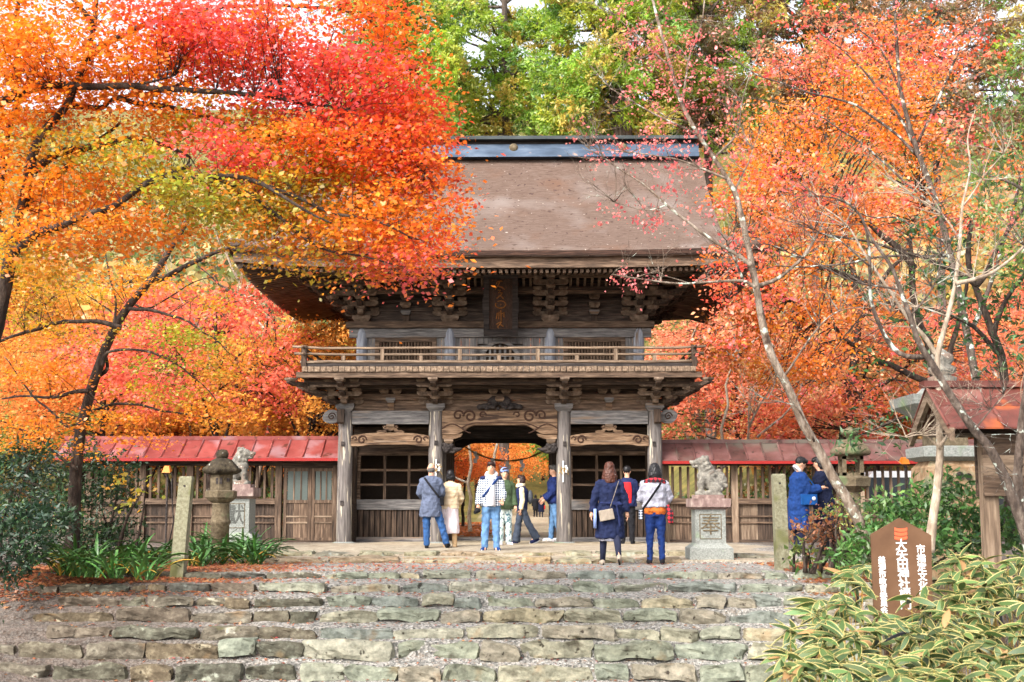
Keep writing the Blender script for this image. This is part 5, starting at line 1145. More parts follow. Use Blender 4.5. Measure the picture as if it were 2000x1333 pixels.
        p0 = A2 + d2 * .03 + wv * .03; ex.tube([p0, p0 + wv * .022 + d2 * .025, p0 + wv * .026 + d2 * .055 + cu * .01], [.011, .010, .008], 6)
    xf(m); xf(ex); body = fused(m, 'body', skin, .0165 * u if u > .5 else .02, 2, ex, e)
    # --- face
    fm = MB()
    for s in (-1, 1): fm.ell(hp_(s * .031, .083, .008), (.011, .007, .007), hr, 8, 6); fm.tube([hp_(s * .016, .092, .032), hp_(s * .045, .082, .034)], .0045, 5)
    xf(fm).build('eyes_and_brows', HAIR['black'], e); lp = MB().tube([hp_(-.022, .084, -.062), hp_(0, .092, -.060), hp_(.022, .084, -.062)], .0055, 6); xf(lp).build('lips', cloth('lips', (168, 92, 84)), e)
    # --- hair
    hk, hcol = sp['hair']; hm = MB()
    if hk == 'bald': hm.ell(hp_(0, -.03, -.025), (.077, .07, .07), hr)
    else:
        hm.ell(hp_(0, -.018, .03), (.086, .098, .098), hr); hm.ell(hp_(0, .03, .075), (.076, .078, .05), hr)
        if hk in ('bob', 'mid', 'long'):
            hm.ell(hp_(0, -.05, -.03), (.09, .062, .10), hr)
            for s in (-1, 1): hm.ell(hp_(s * .074, -.02, -.05), (.026, .055, .085), hr)
        if hk == 'mid': hm.tube([hp_(0, -.03, .07), hp_(0, -.04, 0), hp_(0, -.05, -.09), hp_(.02, -.06, -.19)], [.085, .105, .122, .10], 14, flat=.8)
        if hk == 'long':
            hm.tube([hp_(0, -.06, 0), hp_(0, -.085, -.12), hp_(.01, -.10, -.24)], [.085, .10, .085], 12, flat=.55)
            for s in (-1, 1): hm.tube([hp_(s * .07, -.02, -.02), hp_(s * .095, -.03, -.14), hp_(s * .10, -.05, -.25)], [.035, .038, .02], 8)
    if hk == 'cap': pass
    xf(hm); fused(hm, 'hair', HAIR[hcol], .011 * u, 2, parent=e, wrinkle=.026 * u, wscale=.025)
    # --- bottoms
    if 'trousers' in sp:
        mt, ba, bk, bc = sp['trousers']; tm = MB(); tm.loft([(0, 0, hz - .10, .145, .12), (0, -.005, hz + .0, .172, .135), (0, 0, hz + .1, .16, .12), (0, 0, hz + .14, .15, .11)], 14)
        for s in (-1, 1):
            hp, k, an, ta = legs[s]; tm.tube([hp + V((0, 0, .0)), hp.lerp(k, .5), k, k.lerp(an, .5), an + V((0, -.005, -.02))], [.10 * ba + .005, .09 * ba, .072 * bk, .066 * (bk + bc) / 2, .058 * bc], 12)
        xf(tm); fused(tm, 'trousers', CL[mt], .0155 * u, 2, parent=e, wrinkle=.04 * u, wscale=.06)
    if 'skirt' in sp:
        mt, hem, wd = sp['skirt']; sm = MB(); sm.loft([(0, 0, hem, wd, wd * .75), (0, 0, hem + .02, wd, wd * .75), (0, 0, hz - .1, .185, .14), (0, -.005, hz + .02, .178, .138), (0, 0, hz + .16, .145, .11)], 18)
        xf(sm); fused(sm, 'skirt', CL[mt], .014 * u, 2, parent=e, wrinkle=.03 * u, wscale=.12)
    if 'tights' in sp:
        tm = MB()
        for s in (-1, 1):
            hp, k, an, ta = legs[s]; tm.tube([hp.lerp(k, .5), k, k.lerp(an, .3), an + V((0, 0, -.02))], [.082, .06, .06, .043], 10)
        xf(tm).build('tights', CL[sp['tights']], e, True)
    # --- shoes
    mt, kind = sp['shoes']; 
    for s in (-1, 1):
        hp, k, an, ta = legs[s]; fw = V((s * sp.get('toe', .15), 1, 0)).normalized(); pit = max(-.9, min(.2, ta)); fw = (fw + V((0, 0, pit * .8))).normalized() if abs(pit) > .25 else fw
        up_ = V((0, 0, 1)); g0 = an + V((0, 0, -.04)); f0 = MB()
        f0.tube([g0 - fw * .065, g0 - fw * .02, g0 + fw * .08, g0 + fw * .155, g0 + fw * .185], [.034, .046, .046, .04, .018], 10, flat=.95); f0.ell(g0 + V((0, 0, .03)), (.045, .055, .045))
        if kind == 'boot': f0.tube([an + V((0, 0, -.02)), an.lerp(k, .3), an.lerp(k, .82)], [.052, .058, .068], 10)
        if kind == 'ankle': f0.tube([an + V((0, 0, -.02)), an.lerp(k, .22)], [.052, .05], 10)
        xf(f0); sh_ = fused(f0, 'boot' if kind != 'shoe' else 'shoe', CL[mt], .012 * u, 1, parent=e)
        so_ = MB().tube([g0 - fw * .07 + V((0, 0, -.026)), g0 + fw * .0 + V((0, 0, -.026)), g0 + fw * .1 + V((0, 0, -.026)), g0 + fw * .19 + V((0, 0, -.02))], [.03, .045, .047, .024], 8, flat=.3)
        so2 = MB(); so2.v = so_.v; so2.f = so_.f; xf(so2).build('sole', CL[sp.get('sole', 'black')], sh_)
    # --- tops
    for (nm, mt, hem, hw, bulk, slv, wr) in sp['tops']:
        t = MB(); hz0 = hem
        rings = [(0, 0, hem, hw, hw * .72), (0, 0, hem + .02, hw, hw * .72)]
        if hem < hz - .05: rings.append((0, -.004, hz, max(hw * .88, .175 + bulk), .14 + bulk))
        rings += [(0, lean * .15, hz + .17, .15 + bulk, .115 + bulk), (0, lean * .3, hz + .32, .17 + bulk, .122 + bulk), (0, lean * .42, hz + .44, .18 + bulk, .118 + bulk), (0, lean * .5, hz + .51, .14 + bulk, .09 + bulk * .6), (0, lean * .6, hz + .56, .075 + bulk * .5, .07 + bulk * .4)]
        rings = [r for i, r in enumerate(rings) if i == 0 or r[2] > rings[i - 1][2] + .004]
        t.loft(rings, 20)
        if slv:
            for s in (-1, 1):
                A0, A1, A2, d2 = arms[s]; t.tube([A0 + V((-s * .03, 0, .01)), A0 + V((s * .0, 0, -.01)), A0.lerp(A1, .5), A1, A1.lerp(A2, .5), A1.lerp(A2, slv)], [.058 + bulk * .5, .064 + bulk * .5, .060 + bulk * .6, .056 + bulk * .6, .052 + bulk * .6, .045 + bulk * .6], 12)
        xf(t); fused(t, nm, CL[mt], .0145 * u, 2, parent=e, wrinkle=wr * 1.7 * u, wscale=.075)
    # --- extras in local space
    for (nm, mt, fn, vox, wr) in sp.get('extras', ()):
        t = MB(); fn(t, dict(hp=hp_, arms=arms, hz=hz, legs=legs, lean=lean, V=V, sh=sh)); xf(t)
        if vox: fused(t, nm, CL[mt], vox * u, 1, parent=e, wrinkle=wr * u, wscale=.06)
        else: t.build(nm, CL[mt], e, True)
    out = {}
    for (nm, lab, cat_, mt, fns) in sp.get('things', ()):
        parts = []; ctx = dict(hp=hp_, arms=arms, hz=hz, legs=legs, lean=lean, V=V, sh=sh); te = None
        for (pn, pm, fn, vox) in fns:
            t = MB(); fn(t, ctx); xf(t)
            if te is None: c0 = Vector(t.v[0]); te = thing(nm, lab, cat_, c0)
            if vox: fused(t, pn, CL[pm], vox * u, 1, parent=te)
            else: t.build(pn, CL[pm], te, True)
    return e
def scarf(t, c): 
    for k in range(3): t.tube([c['hp'](.085 * math.cos(q), .085 * math.sin(q) - .005, -.155 + .02 * k - .02 * math.sin(q)) for q in np.linspace(0, 6.2, 15)], .034, 8)
def collar(t, c): t.tube([c['hp'](.075 * math.cos(q), .085 * math.sin(q) - .0, -.125 - .03 * math.sin(q)) for q in np.linspace(-3.6, .5, 12)], .03, 8)
def hood(t, c): t.tube([c['hp'](.095 * math.cos(q), .085 * math.sin(q) - .03, -.13 - .05 * math.sin(q)) for q in np.linspace(0, 6.2, 15)], .042, 8)
def strap(s0, z0, s1, z1, r=.016, dy=0.0, back=True):
    def f(t, c):
        y = lambda k: (-.15 if back else .15) - dy * (1 if back else -1)
        hz = c['hz']; P = []
        for k in np.linspace(0, 1, 9): P.append((s0 + (s1 - s0) * k, y(k) * (.62 + .5 * math.sin(k * math.pi * .8)), hz + z0 + (z1 - z0) * k))
        t.tube(P, r, 6, flat=.4)
    return f
def rbox(x, y, z, w, h, d, r=0.0, tilt=0.0):
    def f(t, c):
        hz = c['hz']; q = Matrix.Rotation(tilt, 3, 'Y'); vs = []
        for zz_ in (-h / 2, h / 2):
            for (dx, dy) in ((-w / 2, -d / 2), (w / 2, -d / 2), (w / 2, d / 2), (-w / 2, d / 2)): vs.append(q @ Vector((dx * (1 if zz_ < 0 else .94), dy, zz_)) + Vector((x, y, hz + z)))
        t.hexa(vs[:4], vs[4:])
    return f
def camera_held(s):
    def f(t, c):
        A0, A1, A2, d2 = c['arms'][s]; p = A2 + d2 * .11; t.ell(p, (.06, .045, .045)); t.ell(p + Vector((0, 0, .03)), (.035, .03, .03)); t.tube([p + Vector((s * -.0, .02, -.01)), p + Vector((s * .06, .10, -.04))], [.036, .034], 12)
    return f
def phone(s):
    def f(t, c):
        A0, A1, A2, d2 = c['arms'][s]; p = A2 + d2 * .09; t.box(p.x - .035, p.x + .035, p.y + .0, p.y + .012, p.z - .02, p.z + .11)
    return f
N0 = (6, 9, 12, 0)
person('balding man in a blue-grey coat and jeans seen from behind', 841, 1072, .10, 906, 4, dict(hair=('bald', 'grey'), legs=((2, 0, .0), (3, 0, .30)), arms=((10, 14, 60, .35), (10, 12, 60, .35)), trousers=('denim', 1, 1.05, 1.1), shoes=('black', 'shoe'), tops=[('coat', 'coat_grey', .63, .235, .03, .98, .03)],
    things=[('shoulder_bag', 'black strap bag across the back of the grey coat', 'bag', 0, [('strap', 'black', strap(-.12, .52, .2, .12, .024, .03), 0), ('pouch', 'black', rbox(.22, .03, .05, .07, .18, .16), .012)])]))
person('woman in a cream quilted jacket, long pale skirt and beige boots', 879, 1071, .10, 920, -2, dict(hair=('bob', 'black'), arms=((14, 12, 60, .3), (10, 14, 55, .25)), skirt=('pinkwhite', .32, .21), shoes=('boot', 'boot'), sole='boot', tops=[('jacket', 'puffer_cream', .86, .20, .04, .98, .02)]))
person('man in a checked overshirt and light jeans facing down the steps', 959, 1077, .08, 904, 178, dict(hair=('short', 'dark'), head=6, legs=((0, 0, .03), (3, 2, .05)), arms=((14, 14, 45, .2), (4, 12, 18, 0)), trousers=('lightdenim', .95, 1.05, 1.1), shoes=('blue', 'shoe'), sole='white', toe=.3,
    tops=[('hoodie', 'white', .84, .175, .012, 0, .02), ('overshirt', 'plaid', .86, .21, .026, .97, .025)],
    extras=[('hood', 'white', hood, .014, .01), ('hoodie_front', 'white', lambda t, c: t.tube([(.0, .120, c['hz'] + .50), (.0, .145, c['hz'] + .3), (0, .145, c['hz'] + .1), (0, .14, c['hz'] - .03)], [.05, .075, .08, .085], 12, flat=1), .012, .01), ('yoke', 'navy', lambda t, c: [t.ell((s * .15, .0, c['hz'] + .50), (.075, .10, .05)) for s in (-1, 1)], .012, .005)],
    things=[('shoulder_bag', 'blue strap running across the checked overshirt', 'bag', 0, [('strap', 'blue', strap(-.13, .5, .16, .14, .026, .035, False), 0)]), ('camera', 'black camera hanging in the hand of the man in checks', 'camera', 0, [('camera_body', 'black', camera_held(1), .008)])]))
person('person in green jacket, pale blue cap and camouflage trousers behind the man in checks', 985, 1066, GZ - .02, 916, 160, dict(hair=('short', 'dark'), arms=(N0, (10, 10, 50, .2)), trousers=('camo', 1, 1.1, 1.2), shoes=('white', 'shoe'), sole='white', tops=[('jacket', 'olive', .80, .21, .03, .97, .02)], extras=[('cap', 'capblue', lambda t, c: (t.ell(c['hp'](0, -.01, .06), (.094, .104, .08)), t.ell(c['hp'](0, .1, .06), (.06, .06, .014))), .011, 0)]))
person('woman in navy vest and wide grey trousers striding through the gate', 1019, 1068, GZ - .02, 929, -90, dict(hair=('bob', 'dark'), legs=((-24, 6, 0), (12, 4, .0)), nod=8, arms=((-4, 6, 14, 0), (14, 8, 35, 0)), trousers=('greytrouser', 1, 1.2, 1.7), shoes=('navy', 'shoe'), sole='white', tops=[('sweater', 'sleeve', .90, .17, .012, .98, .015), ('vest', 'navy', .84, .19, .04, 0, .02)], extras=[('collar', 'sleeve', scarf, .014, 0)],
    things=[('backpack', 'small grey backpack worn over the navy vest', 'backpack', 0, [('pack', 'greypack', lambda t, c: t.ell((0, -.21, c['hz'] + .28), (.12, .075, .18)), .014)])]), Y=28.2)
person('man in shiny navy jacket and jeans half hidden by the inner pillar', 1083, 1066, GZ, 910, -88, dict(hair=('short', 'grey'), legs=((-8, 4, 0), (6, 0, 0)), arms=((8, 6, 40, 0), (10, 8, 50, 0)), trousers=('lightdenim', .95, 1, 1.05), shoes=('white', 'shoe'), sole='white', tops=[('jacket', 'puffernavy', .84, .20, .04, .97, .03)]), Y=29.6)
person('distant walker in black on the path beyond the gate', 1046, 1012, GZ, 967, 5, dict(hair=('bob', 'black'), trousers=('black', 1, 1, 1), shoes=('black', 'shoe'), tops=[('coat', 'black', .6, .22, .03, .97, .01)]))
person('distant walker in long dark coat with a red bag beyond the gate', 1057, 1012, GZ, 968, -5, dict(hair=('bob', 'black'), tights='tights', shoes=('black', 'shoe'), tops=[('coat', 'darknavy', .45, .25, .03, .97, .01)], things=[('handbag', 'tiny red bag carried by the distant dark-coated walker', 'bag', 0, [('pouch', 'red', rbox(.26, .0, -.1, .1, .28, .22), .02)])]))
person('woman in navy belted coat with long brown hair walking to the gate', 1192, 1104, .0, 904, 2, dict(hair=('long', 'brown'), legs=((8, 4, .05), (-12, 24, .06)), arms=((-2, 20, 6, 0), (2, 18, 4, 0)), skirt=('palegrey', .40, .19), tights='tights', shoes=('khaki', 'shoe'), tops=[('coat', 'navycoat', .44, .25, .02, .96, .03)],
    extras=[('scarf', 'wool', scarf, .014, .02), ('belt_bow', 'navy', lambda t, c: (t.tube([(-.17, -.15, c['hz'] + .14), (0, -.18, c['hz'] + .13), (.17, -.15, c['hz'] + .15)], .022, 6, flat=.5), t.ell((.06, -.175, c['hz'] + .13), (.06, .02, .035)), t.ell((.15, -.17, c['hz'] + .12), (.06, .02, .03)), t.tube([(.1, -.185, c['hz'] + .12), (.14, -.20, c['hz'] - .08), (.16, -.21, c['hz'] - .26)], [.022, .02, .024], 6, flat=.4)), .011, 0)],
    things=[('shoulder_bag', 'beige flat shoulder bag hanging on the navy belted coat', 'bag', 0, [('strap', 'khaki', strap(.15, .5, .0, .06, .009, .04), 0), ('pouch', 'khaki', rbox(-.06, -.215, -.06, .25, .18, .05, tilt=-.18), .009)]), ('paper_folder', 'pale blue folder held against the navy belted coat', 'folder', 0, [('cover', 'capblue', rbox(-.25, -.09, -.12, .05, .32, .2), 0)])]))
person('woman in pale grey jacket, orange shirt and bright blue jeans', 1281, 1102, .0, 907, 3, dict(hair=('mid', 'black'), legs=((2, 2, .02), (4, 4, .03)), arms=((18, 16, 70, .35), (16, 16, 70, .35)), trousers=('brightjean', .98, .92, .85), shoes=('black', 'ankle'), tops=[('shirt', 'orange', .84, .185, .014, 0, .015), ('jacket', 'palegrey', .96, .225, .045, .98, .035)],
    extras=[('plaid_collar', 'redplaid', lambda t, c: t.tube([c['hp'](.17 * math.cos(q), .11 * math.sin(q) - .04, -.19 - .02 * math.cos(2 * q)) for q in np.linspace(3.0, 6.4, 14)], .04, 8, flat=.7), .012, .015), ('plaid_shawl', 'redplaid', lambda t, c: t.tube([(.20, -.05, c['hz'] + .1), (.25, -.07, c['hz'] - .03), (.26, -.06, c['hz'] - .2)], [.04, .06, .05], 8, flat=.6), .014, .03)],
    things=[('shoulder_bag', 'small black and white bag on a dark strap over the grey jacket', 'bag', 0, [('strap', 'black', strap(.1, .48, -.22, .03, .022, .06), 0), ('pouch', 'plaid', rbox(-.25, -.06, -.06, .07, .16, .12), .011)])]))
person('visitor in red and dark blue jacket peering into the right alcove', 1226, 1066, GZ - .01, 912, 8, dict(hair=('short', 'black'), arms=((14, 10, 60, .2), (14, 12, 60, .2)), trousers=('black', 1, 1, 1), shoes=('black', 'shoe'), tops=[('jacket', 'navy', .82, .22, .035, .97, .02)], extras=[('back_panel', 'red', lambda t, c: t.tube([(.0, -.135, c['hz'] + .46), (.0, -.15, c['hz'] + .3), (0, -.15, c['hz'] + .0)], [.10, .12, .11], 10, flat=.25), .012, .0)]), Y=27.9)
person('woman in bright blue coat holding a phone beside the stone post', 1562, 1082, .02, 895, 82, dict(hair=('short', 'black'), nod=-28, lean=.05, arms=((28, 4, 70, -.05), (22, 6, 80, .1)), trousers=('darknavy', 1, 1, 1), shoes=('black', 'shoe'), tops=[('coat', 'blue', .42, .24, .045, .97, .03)], extras=[('collar', 'white', collar, .013, 0)],
    things=[('shoulder_bag', 'dark blue zip bag hung at the hip of the blue coat', 'bag', 0, [('strap', 'tealbag', strap(-.05, .5, .12, .16, .012, .1, False), 0), ('pouch', 'tealbag', rbox(.2, .12, .06, .08, .19, .30), .012), ('badge', 'white', lambda t, c: t.ell((.25, .2, c['hz'] + .08), (.015, .035, .035)), 0)]), ('phone', 'black phone held up by the blue-coated woman', 'phone', 0, [('case', 'black', phone(1), 0)])]))
person('woman in dark navy coat bending over the phone beside the blue coat', 1612, 1080, .02, 894, -80, dict(hair=('bob', 'black'), nod=-22, lean=.06, arms=((26, 6, 80, .15), (20, 6, 75, .1)), trousers=('black', 1, 1.05, 1.1), shoes=('black', 'shoe'), tops=[('coat', 'darknavy', .45, .25, .05, .97, .03)], extras=[('glasses', 'black', lambda t, c: [t.tube([c['hp'](s * .032 + .02 * math.cos(q), .098, .006 + .016 * math.sin(q)) for q in np.linspace(0, 6.28, 10)], .003, 4) for s in (-1, 1)], 0, 0)]))
# ------------------------------------------------------------------ vegetation
cO, cR, cP, cA, cY, cG, cL = [np.array(c) for c in ((.93, .25, .02), (.90, .10, .04), (.93, .15, .15), (.90, .34, .02), (.90, .48, .04), (.48, .36, .025), (.36, .42, .035))]
cS = np.array((.90, .36, .17)); cDG = np.array((.022, .06, .02)); cMG = np.array((.06, .15, .03))
def mixc(*cs):
    # each spray takes its own blend of the tree's leaf tones
    cs = [np.array(c) for c in cs]
    def f(p):
        n = len(p); i = rng.integers(0, len(cs), n); j = rng.integers(0, len(cs), n); t = rng.random((n, 1)); A_ = np.array(cs); return A_[i] * t + A_[j] * (1 - t)
    return f
def crm(pts, sub=4):
    P = [Vector(p) for p in pts]; out = []
    for i in range(len(P) - 1):
        p0, p1, p2, p3 = P[max(i - 1, 0)], P[i], P[i + 1], P[min(i + 2, len(P) - 1)]
        for k in range(sub):
            t = k / sub; out.append(.5 * ((2 * p1) + (p2 - p0) * t + (2 * p0 - 5 * p1 + 4 * p2 - p3) * t * t + (3 * p1 - p0 - 3 * p2 + p3) * t ** 3))
    out.append(P[-1]); return out
class Tree:
    def __init__(s, name, label, loc, cat='tree', group=None): s.e = thing(name, label, cat, loc, group); s.w = MB(); s.lp = []; s.lr = []; s.L = []; s.tw = []
    def limb(s, pts, r0, r1, n=8, jit=.06, wob=.0):
        P = crm(pts)
        if wob: P = [p + noise.noise_vector(p * 2.3) * wob for p in P]
        k = len(P); rad = [r0 + (r1 - r0) * (i / (k - 1)) ** .8 for i in range(k)]; s.w.tube(P, rad, n, jit=jit)
        s.lp += [tuple(p) for p in P]; s.lr += rad
    def pxl(s, pts, Y, r0, r1, **k):   # points (px,py[,dY])
        s.limb([at(p[0], p[1], Y + (p[2] if len(p) > 2 else 0)) for p in pts], r0, r1, **k)
    def pad(s, px, py, rx, ry, Y, dY, n, m, colf, spread=.3, **k):
        c = at(px, py, Y); q = Y / F; s.L.append(sprays(c, (rx * q, dY, ry * q), n, m, spread, colf, twigs=s.tw, **k))
    def twigs(s, r=.006, frac=1.0, sag=.12):
        lp = np.array(s.lp)
        for cc in s.tw:
            for c in cc:
                if random.random() > frac: continue
                d = np.linalg.norm(lp - c, axis=1); i = int(np.argmin(d + rng.random(len(d)) * .3)); a = Vector(lp[i]); b = Vector(c); L_ = (b - a).length
                if L_ > 2.6: continue
                mid = a.lerp(b, .5) + Vector((random.uniform(-1, 1), random.uniform(-1, 1), random.uniform(.2, 1))) * L_ * sag
                rr = min(s.lr[i] * .5, r * (.7 + .5 * L_)); s.w.tube([a, mid, b], [rr, rr * .7, rr * .35], 4, cap=False)
    def grow(s, p, d, L_, r, depth, up=.1, spread=.5):
        n = 4; P = [p]; dd = d.normalized()
        for i in range(n):
            dd = (dd + Vector((random.gauss(0, .16), random.gauss(0, .16), random.gauss(0, .13) + up * .2))).normalized(); P.append(P[-1] + dd * L_ / n)
        rad = [r * (1 - .6 * i / n) for i in range(n + 1)]; s.w.tube(P, rad, 5 if r > .006 else 3, cap=False); s.lp += [tuple(q) for q in P]; s.lr += rad
        if depth > 0:
            for k in range(random.choice((2, 3, 3))):
                i = random.randint(1, n); q = (dd + Vector((random.gauss(0, spread), random.gauss(0, spread), random.gauss(0, spread) + up))).normalized(); s.grow(P[i], q, L_ * random.uniform(.5, .8), max(.0022, rad[i] * .6), depth - 1, up, spread)
    def done(s, bark, tpl, size, mat='leaf', sj=.25, leafname='crown'):
        s.w.build('trunk', bark, s.e, True)
        if s.L:
            P, N_, D, Cc = cat4(s.L); sz = size * (1 + rng.normal(size=len(P)) * sj); sz = np.clip(sz, size * .5, size * 1.6); leafcloud(leafname, P, N_, D, sz, Cc, tpl, mat, s.e)
        return s.e
# ---- near left maple: trunk at the frame's edge, canopy over the steps
Y1 = 13.0
t = Tree('maple_tree', 'large maple with orange to crimson canopy reaching over the gate roof', (at(-60, 1000, Y1).x, Y1, -.6))
t.limb([(at(-60, 1000, Y1).x, Y1, -.9)] + [at(a, b, Y1) for a, b in ((-45, 800), (-8, 640), (10, 560), (27, 472), (45, 405), (63, 306), (90, 252), (130, 207), (165, 120), (185, 40), (190, -60))], .105, .02)
for pts, r0, r1, dy in (
    ([(-20, 600), (0, 345), (10, 290), (27, 210), (28, 100), (40, -20)], .06, .02, .5),
    ([(22, 490), (70, 452), (130, 430), (220, 400), (300, 352), (345, 347), (420, 343)], .055, .018, -.5),
    ([(300, 352), (335, 338), (372, 322)], .035, .012, -.5), ([(65, 335), (120, 300), (200, 282), (260, 270), (310, 280), (370, 310)], .05, .015, .3),
    ([(50, 400), (100, 350), (160, 300), (200, 270), (240, 240)], .05, .015, .9),
    ([(-30, 215), (0, 200), (60, 170), (150, 165), (250, 172), (350, 175), (440, 180), (550, 195), (620, 205), (680, 215)], .06, .014, -.2),
    ([(250, 172), (300, 160), (345, 150)], .02, .008, -.2), ([(130, 207), (200, 210), (230, 190), (330, 170), (420, 140), (520, 125)], .04, .01, .7),
    ([(230, 190), (420, 230), (520, 260), (640, 280), (760, 300), (830, 330)], .03, .008, .2), ([(380, 350), (480, 350), (580, 390), (640, 410), (740, 430), (800, 470)], .03, .008, -.6),
    ([(165, 120), (250, 60), (350, 30), (480, 10), (600, 15), (720, 30)], .04, .01, .4), ([(510, 355), (600, 405), (650, 430)], .02, .008, -.9), ([(420, 343), (520, 400), (600, 470), (700, 500), (790, 520)], .022, .006, -.4),
    ([(185, 40), (120, -30), (60, -60)], .03, .01, 0), ([(40, 470), (0, 440), (-60, 400)], .05, .02, .2)):
    t.pxl(pts, Y1 + dy, r0, r1, wob=.05)
def LP(px, py, rx, ry, cols, k=1.0, dy=0.0):
    n = int(rx * ry / 58 * k) + 4; t.pad(px, py, rx, ry, Y1 + dy + random.uniform(-.3, .5), .85, n, 24, mixc(*cols), .38, shell=.2, njit=.55, tilt=.17, droop=.7)
for a in ((50, 30, 110, 55, (cA, cO)), (170, 30, 60, 25, (cA, cO), .5), (300, 25, 110, 45, (cR, cO)), (430, 45, 120, 60, (cP, cR)), (540, 40, 60, 60, (cP, cO)), (720, 20, 95, 45, (cO, cR)), (770, 80, 45, 35, (cO, cA), .6),
          (570, 130, 100, 45, (cP, cR)), (470, 110, 90, 45, (cP, cO)), (690, 170, 120, 75, (cR, cP)), (790, 190, 75, 85, (cR, cO)), (825, 270, 50, 80, (cO, cR)), (110, 110, 110, 50, (cA, cO)), (50, 190, 80, 50, (cA, cO)), (270, 110, 110, 45, (cA, cO)),
          (390, 100, 60, 50, (cR, cP)), (200, 165, 110, 35, (cA, cO), .7), (330, 225, 110, 40, (cO, cA), .8), (450, 240, 110, 40, (cO, cG, cL), .8), (560, 215, 100, 40, (cR, cP)), (440, 290, 75, 28, (cP, cR), 1.3), (500, 325, 40, 24, (cP, cR), 1.5), (580, 300, 120, 60, (cO, cA, cG)), (690, 280, 120, 60, (cO, cR)),
          (770, 340, 95, 65, (cO, cR)), (850, 350, 40, 55, (cO, cR), .7), (770, 410, 95, 55, (cA, cO)), (650, 380, 130, 55, (cG, cL, cA)), (530, 390, 110, 50, (cG, cL, cA)), (400, 380, 100, 45, (cG, cL)), (270, 330, 110, 40, (cA, cG, cL), .8), (160, 380, 110, 45, (cA, cO)), (50, 360, 70, 60, (cA, cO)), (110, 290, 80, 35, (cA, cG), .7),
          (150, 450, 110, 40, (cA, cO)), (50, 500, 70, 45, (cA, cG)), (570, 450, 105, 40, (cO, cG), .8), (690, 455, 100, 45, (cA, cO)), (800, 470, 70, 40, (cO, cR)), (810, 515, 45, 20, (cP, cO), 1.2), (740, 515, 55, 22, (cO, cP)), (640, 500, 60, 24, (cA, cG), .6), (540, 488, 45, 20, (cA, cG), .5), (300, 440, 110, 35, (cA, cO), .8), (870, 420, 30, 40, (cO, cR), .6), (250, 265, 60, 20, (cG, cA), .5), (20, 90, 60, 60, (cA, cO)), (640, 130, 35, 20, (cP, cO), .8), (350, 140, 50, 25, (cO, cA), .5), (20, 270, 60, 50, (cA, cO))):
    LP(*a)
t.twigs(.0045, .3); t.done('bark_dark', 'quad', .050, sj=.35)
# ---- second maple behind it
Y2 = 19.5
t = Tree('maple_tree', 'slender leaning maple with thin yellow-green and amber sprays', (at(140, 1050, Y2).x, Y2, 0))
t.pxl([(138, 1075), (143, 1045), (145, 980), (150, 900), (160, 830), (185, 740), (215, 660), (250, 600), (300, 540), (330, 490), (355, 450), (385, 400)], Y2, .125, .035)
for pts, r0, r1, dy in (([(235, 640), (190, 632), (100, 635), (0, 668), (-60, 690)], .045, .015, -.4), ([(175, 765), (130, 772), (90, 775), (0, 778)], .04, .012, -.3), ([(298, 548), (360, 525), (415, 495), (470, 480)], .055, .02, .2), ([(200, 715), (205, 690), (260, 685), (330, 700), (380, 740), (430, 790)], .03, .006, -.5),
                        ([(250, 600), (330, 615), (400, 650), (450, 690)], .03, .006, -.5), ([(180, 745), (205, 725), (205, 690)], .04, .02, .1), ([(165, 810), (230, 790), (320, 800), (420, 820), (470, 830)], .03, .006, .3), ([(225, 640), (225, 580), (210, 520), (200, 480)], .025, .006, .6), ([(160, 850), (90, 800), (40, 740), (10, 700)], .025, .008, .3), ([(255, 590), (300, 600), (360, 560), (420, 540)], .02, .006, .4), ([(150, 920), (100, 880), (60, 850), (0, 820)], .03, .01, -.3)):
    t.pxl(pts, Y2 + dy, r0, r1, wob=.05)
def LP2(px, py, rx, ry, cols, k=1.0, dy=-.4):
    n = int(rx * ry / 62 * k) + 4; t.pad(px, py, rx, ry, Y2 + dy, .8, n, 20, mixc(*cols), .45, shell=.15, njit=.45, tilt=.15, droop=.6)
for a in ((330, 650, 60, 22, (cG, cL)), (390, 670, 60, 30, (cG, cL)), (430, 715, 42, 26, (cG, cA)), (310, 710, 70, 16, (cG, cL), .8), (150, 655, 90, 18, (cG, cA), .7), (60, 620, 70, 28, (cG, cA)), (330, 765, 80, 24, (cA, cG)), (420, 805, 60, 24, (cA, cO)), (110, 735, 90, 24, (cO, cA), .7), (50, 830, 70, 30, (cO, cA)), (200, 820, 70, 24, (cA, cO), .8), (405, 590, 45, 30, (cA, cG), .7), (260, 545, 90, 30, (cA, cO), .8), (120, 560, 90, 30, (cA, cG), .7), (30, 570, 40, 30, (cG, cA)), (100, 870, 80, 25, (cO, cA), .6), (280, 860, 60, 16, (cO,), .5), (30, 720, 50, 20, (cO, cA), .6)):
    LP2(*a)
t.twigs(.006, .3); t.done('bark_dark', 'quad', .056)
# ---- third stem against the left edge, lower dark shrubs
def shrub(name, label, pads, Y, size, tpl, mat, cols, k=1.0, cat='shrub', zb=0.0, stems=5, njit=.8, spread=.22, group=None, m=14):
    c = at(pads[0][0], 1050, Y); t = Tree(name, label, (c.x, Y, zb), cat, group)
    for j in range(stems):
        p = random.choice(pads); b = Vector((c.x + random.uniform(-.3, .3), Y + random.uniform(-.2, .2), zb)); q = at(p[0], p[1], Y); t.limb([b, b.lerp(q, .5) + Vector((random.uniform(-.15, .15), 0, .1)), q], .03, .008, 6)
    for p in pads:
        n = int(p[2] * p[3] / 80 * k) + 4; t.pad(p[0], p[1], p[2], p[3], Y + (p[4] if len(p) > 4 else 0), min(p[2], p[3]) * Y / F * 1.3, n, m, mixc(*cols), spread, njit=njit, tilt=.7, shell=.3)
    t.twigs(.006, .5); return t.done('bark_dark', tpl, size, mat, leafname='foliage')
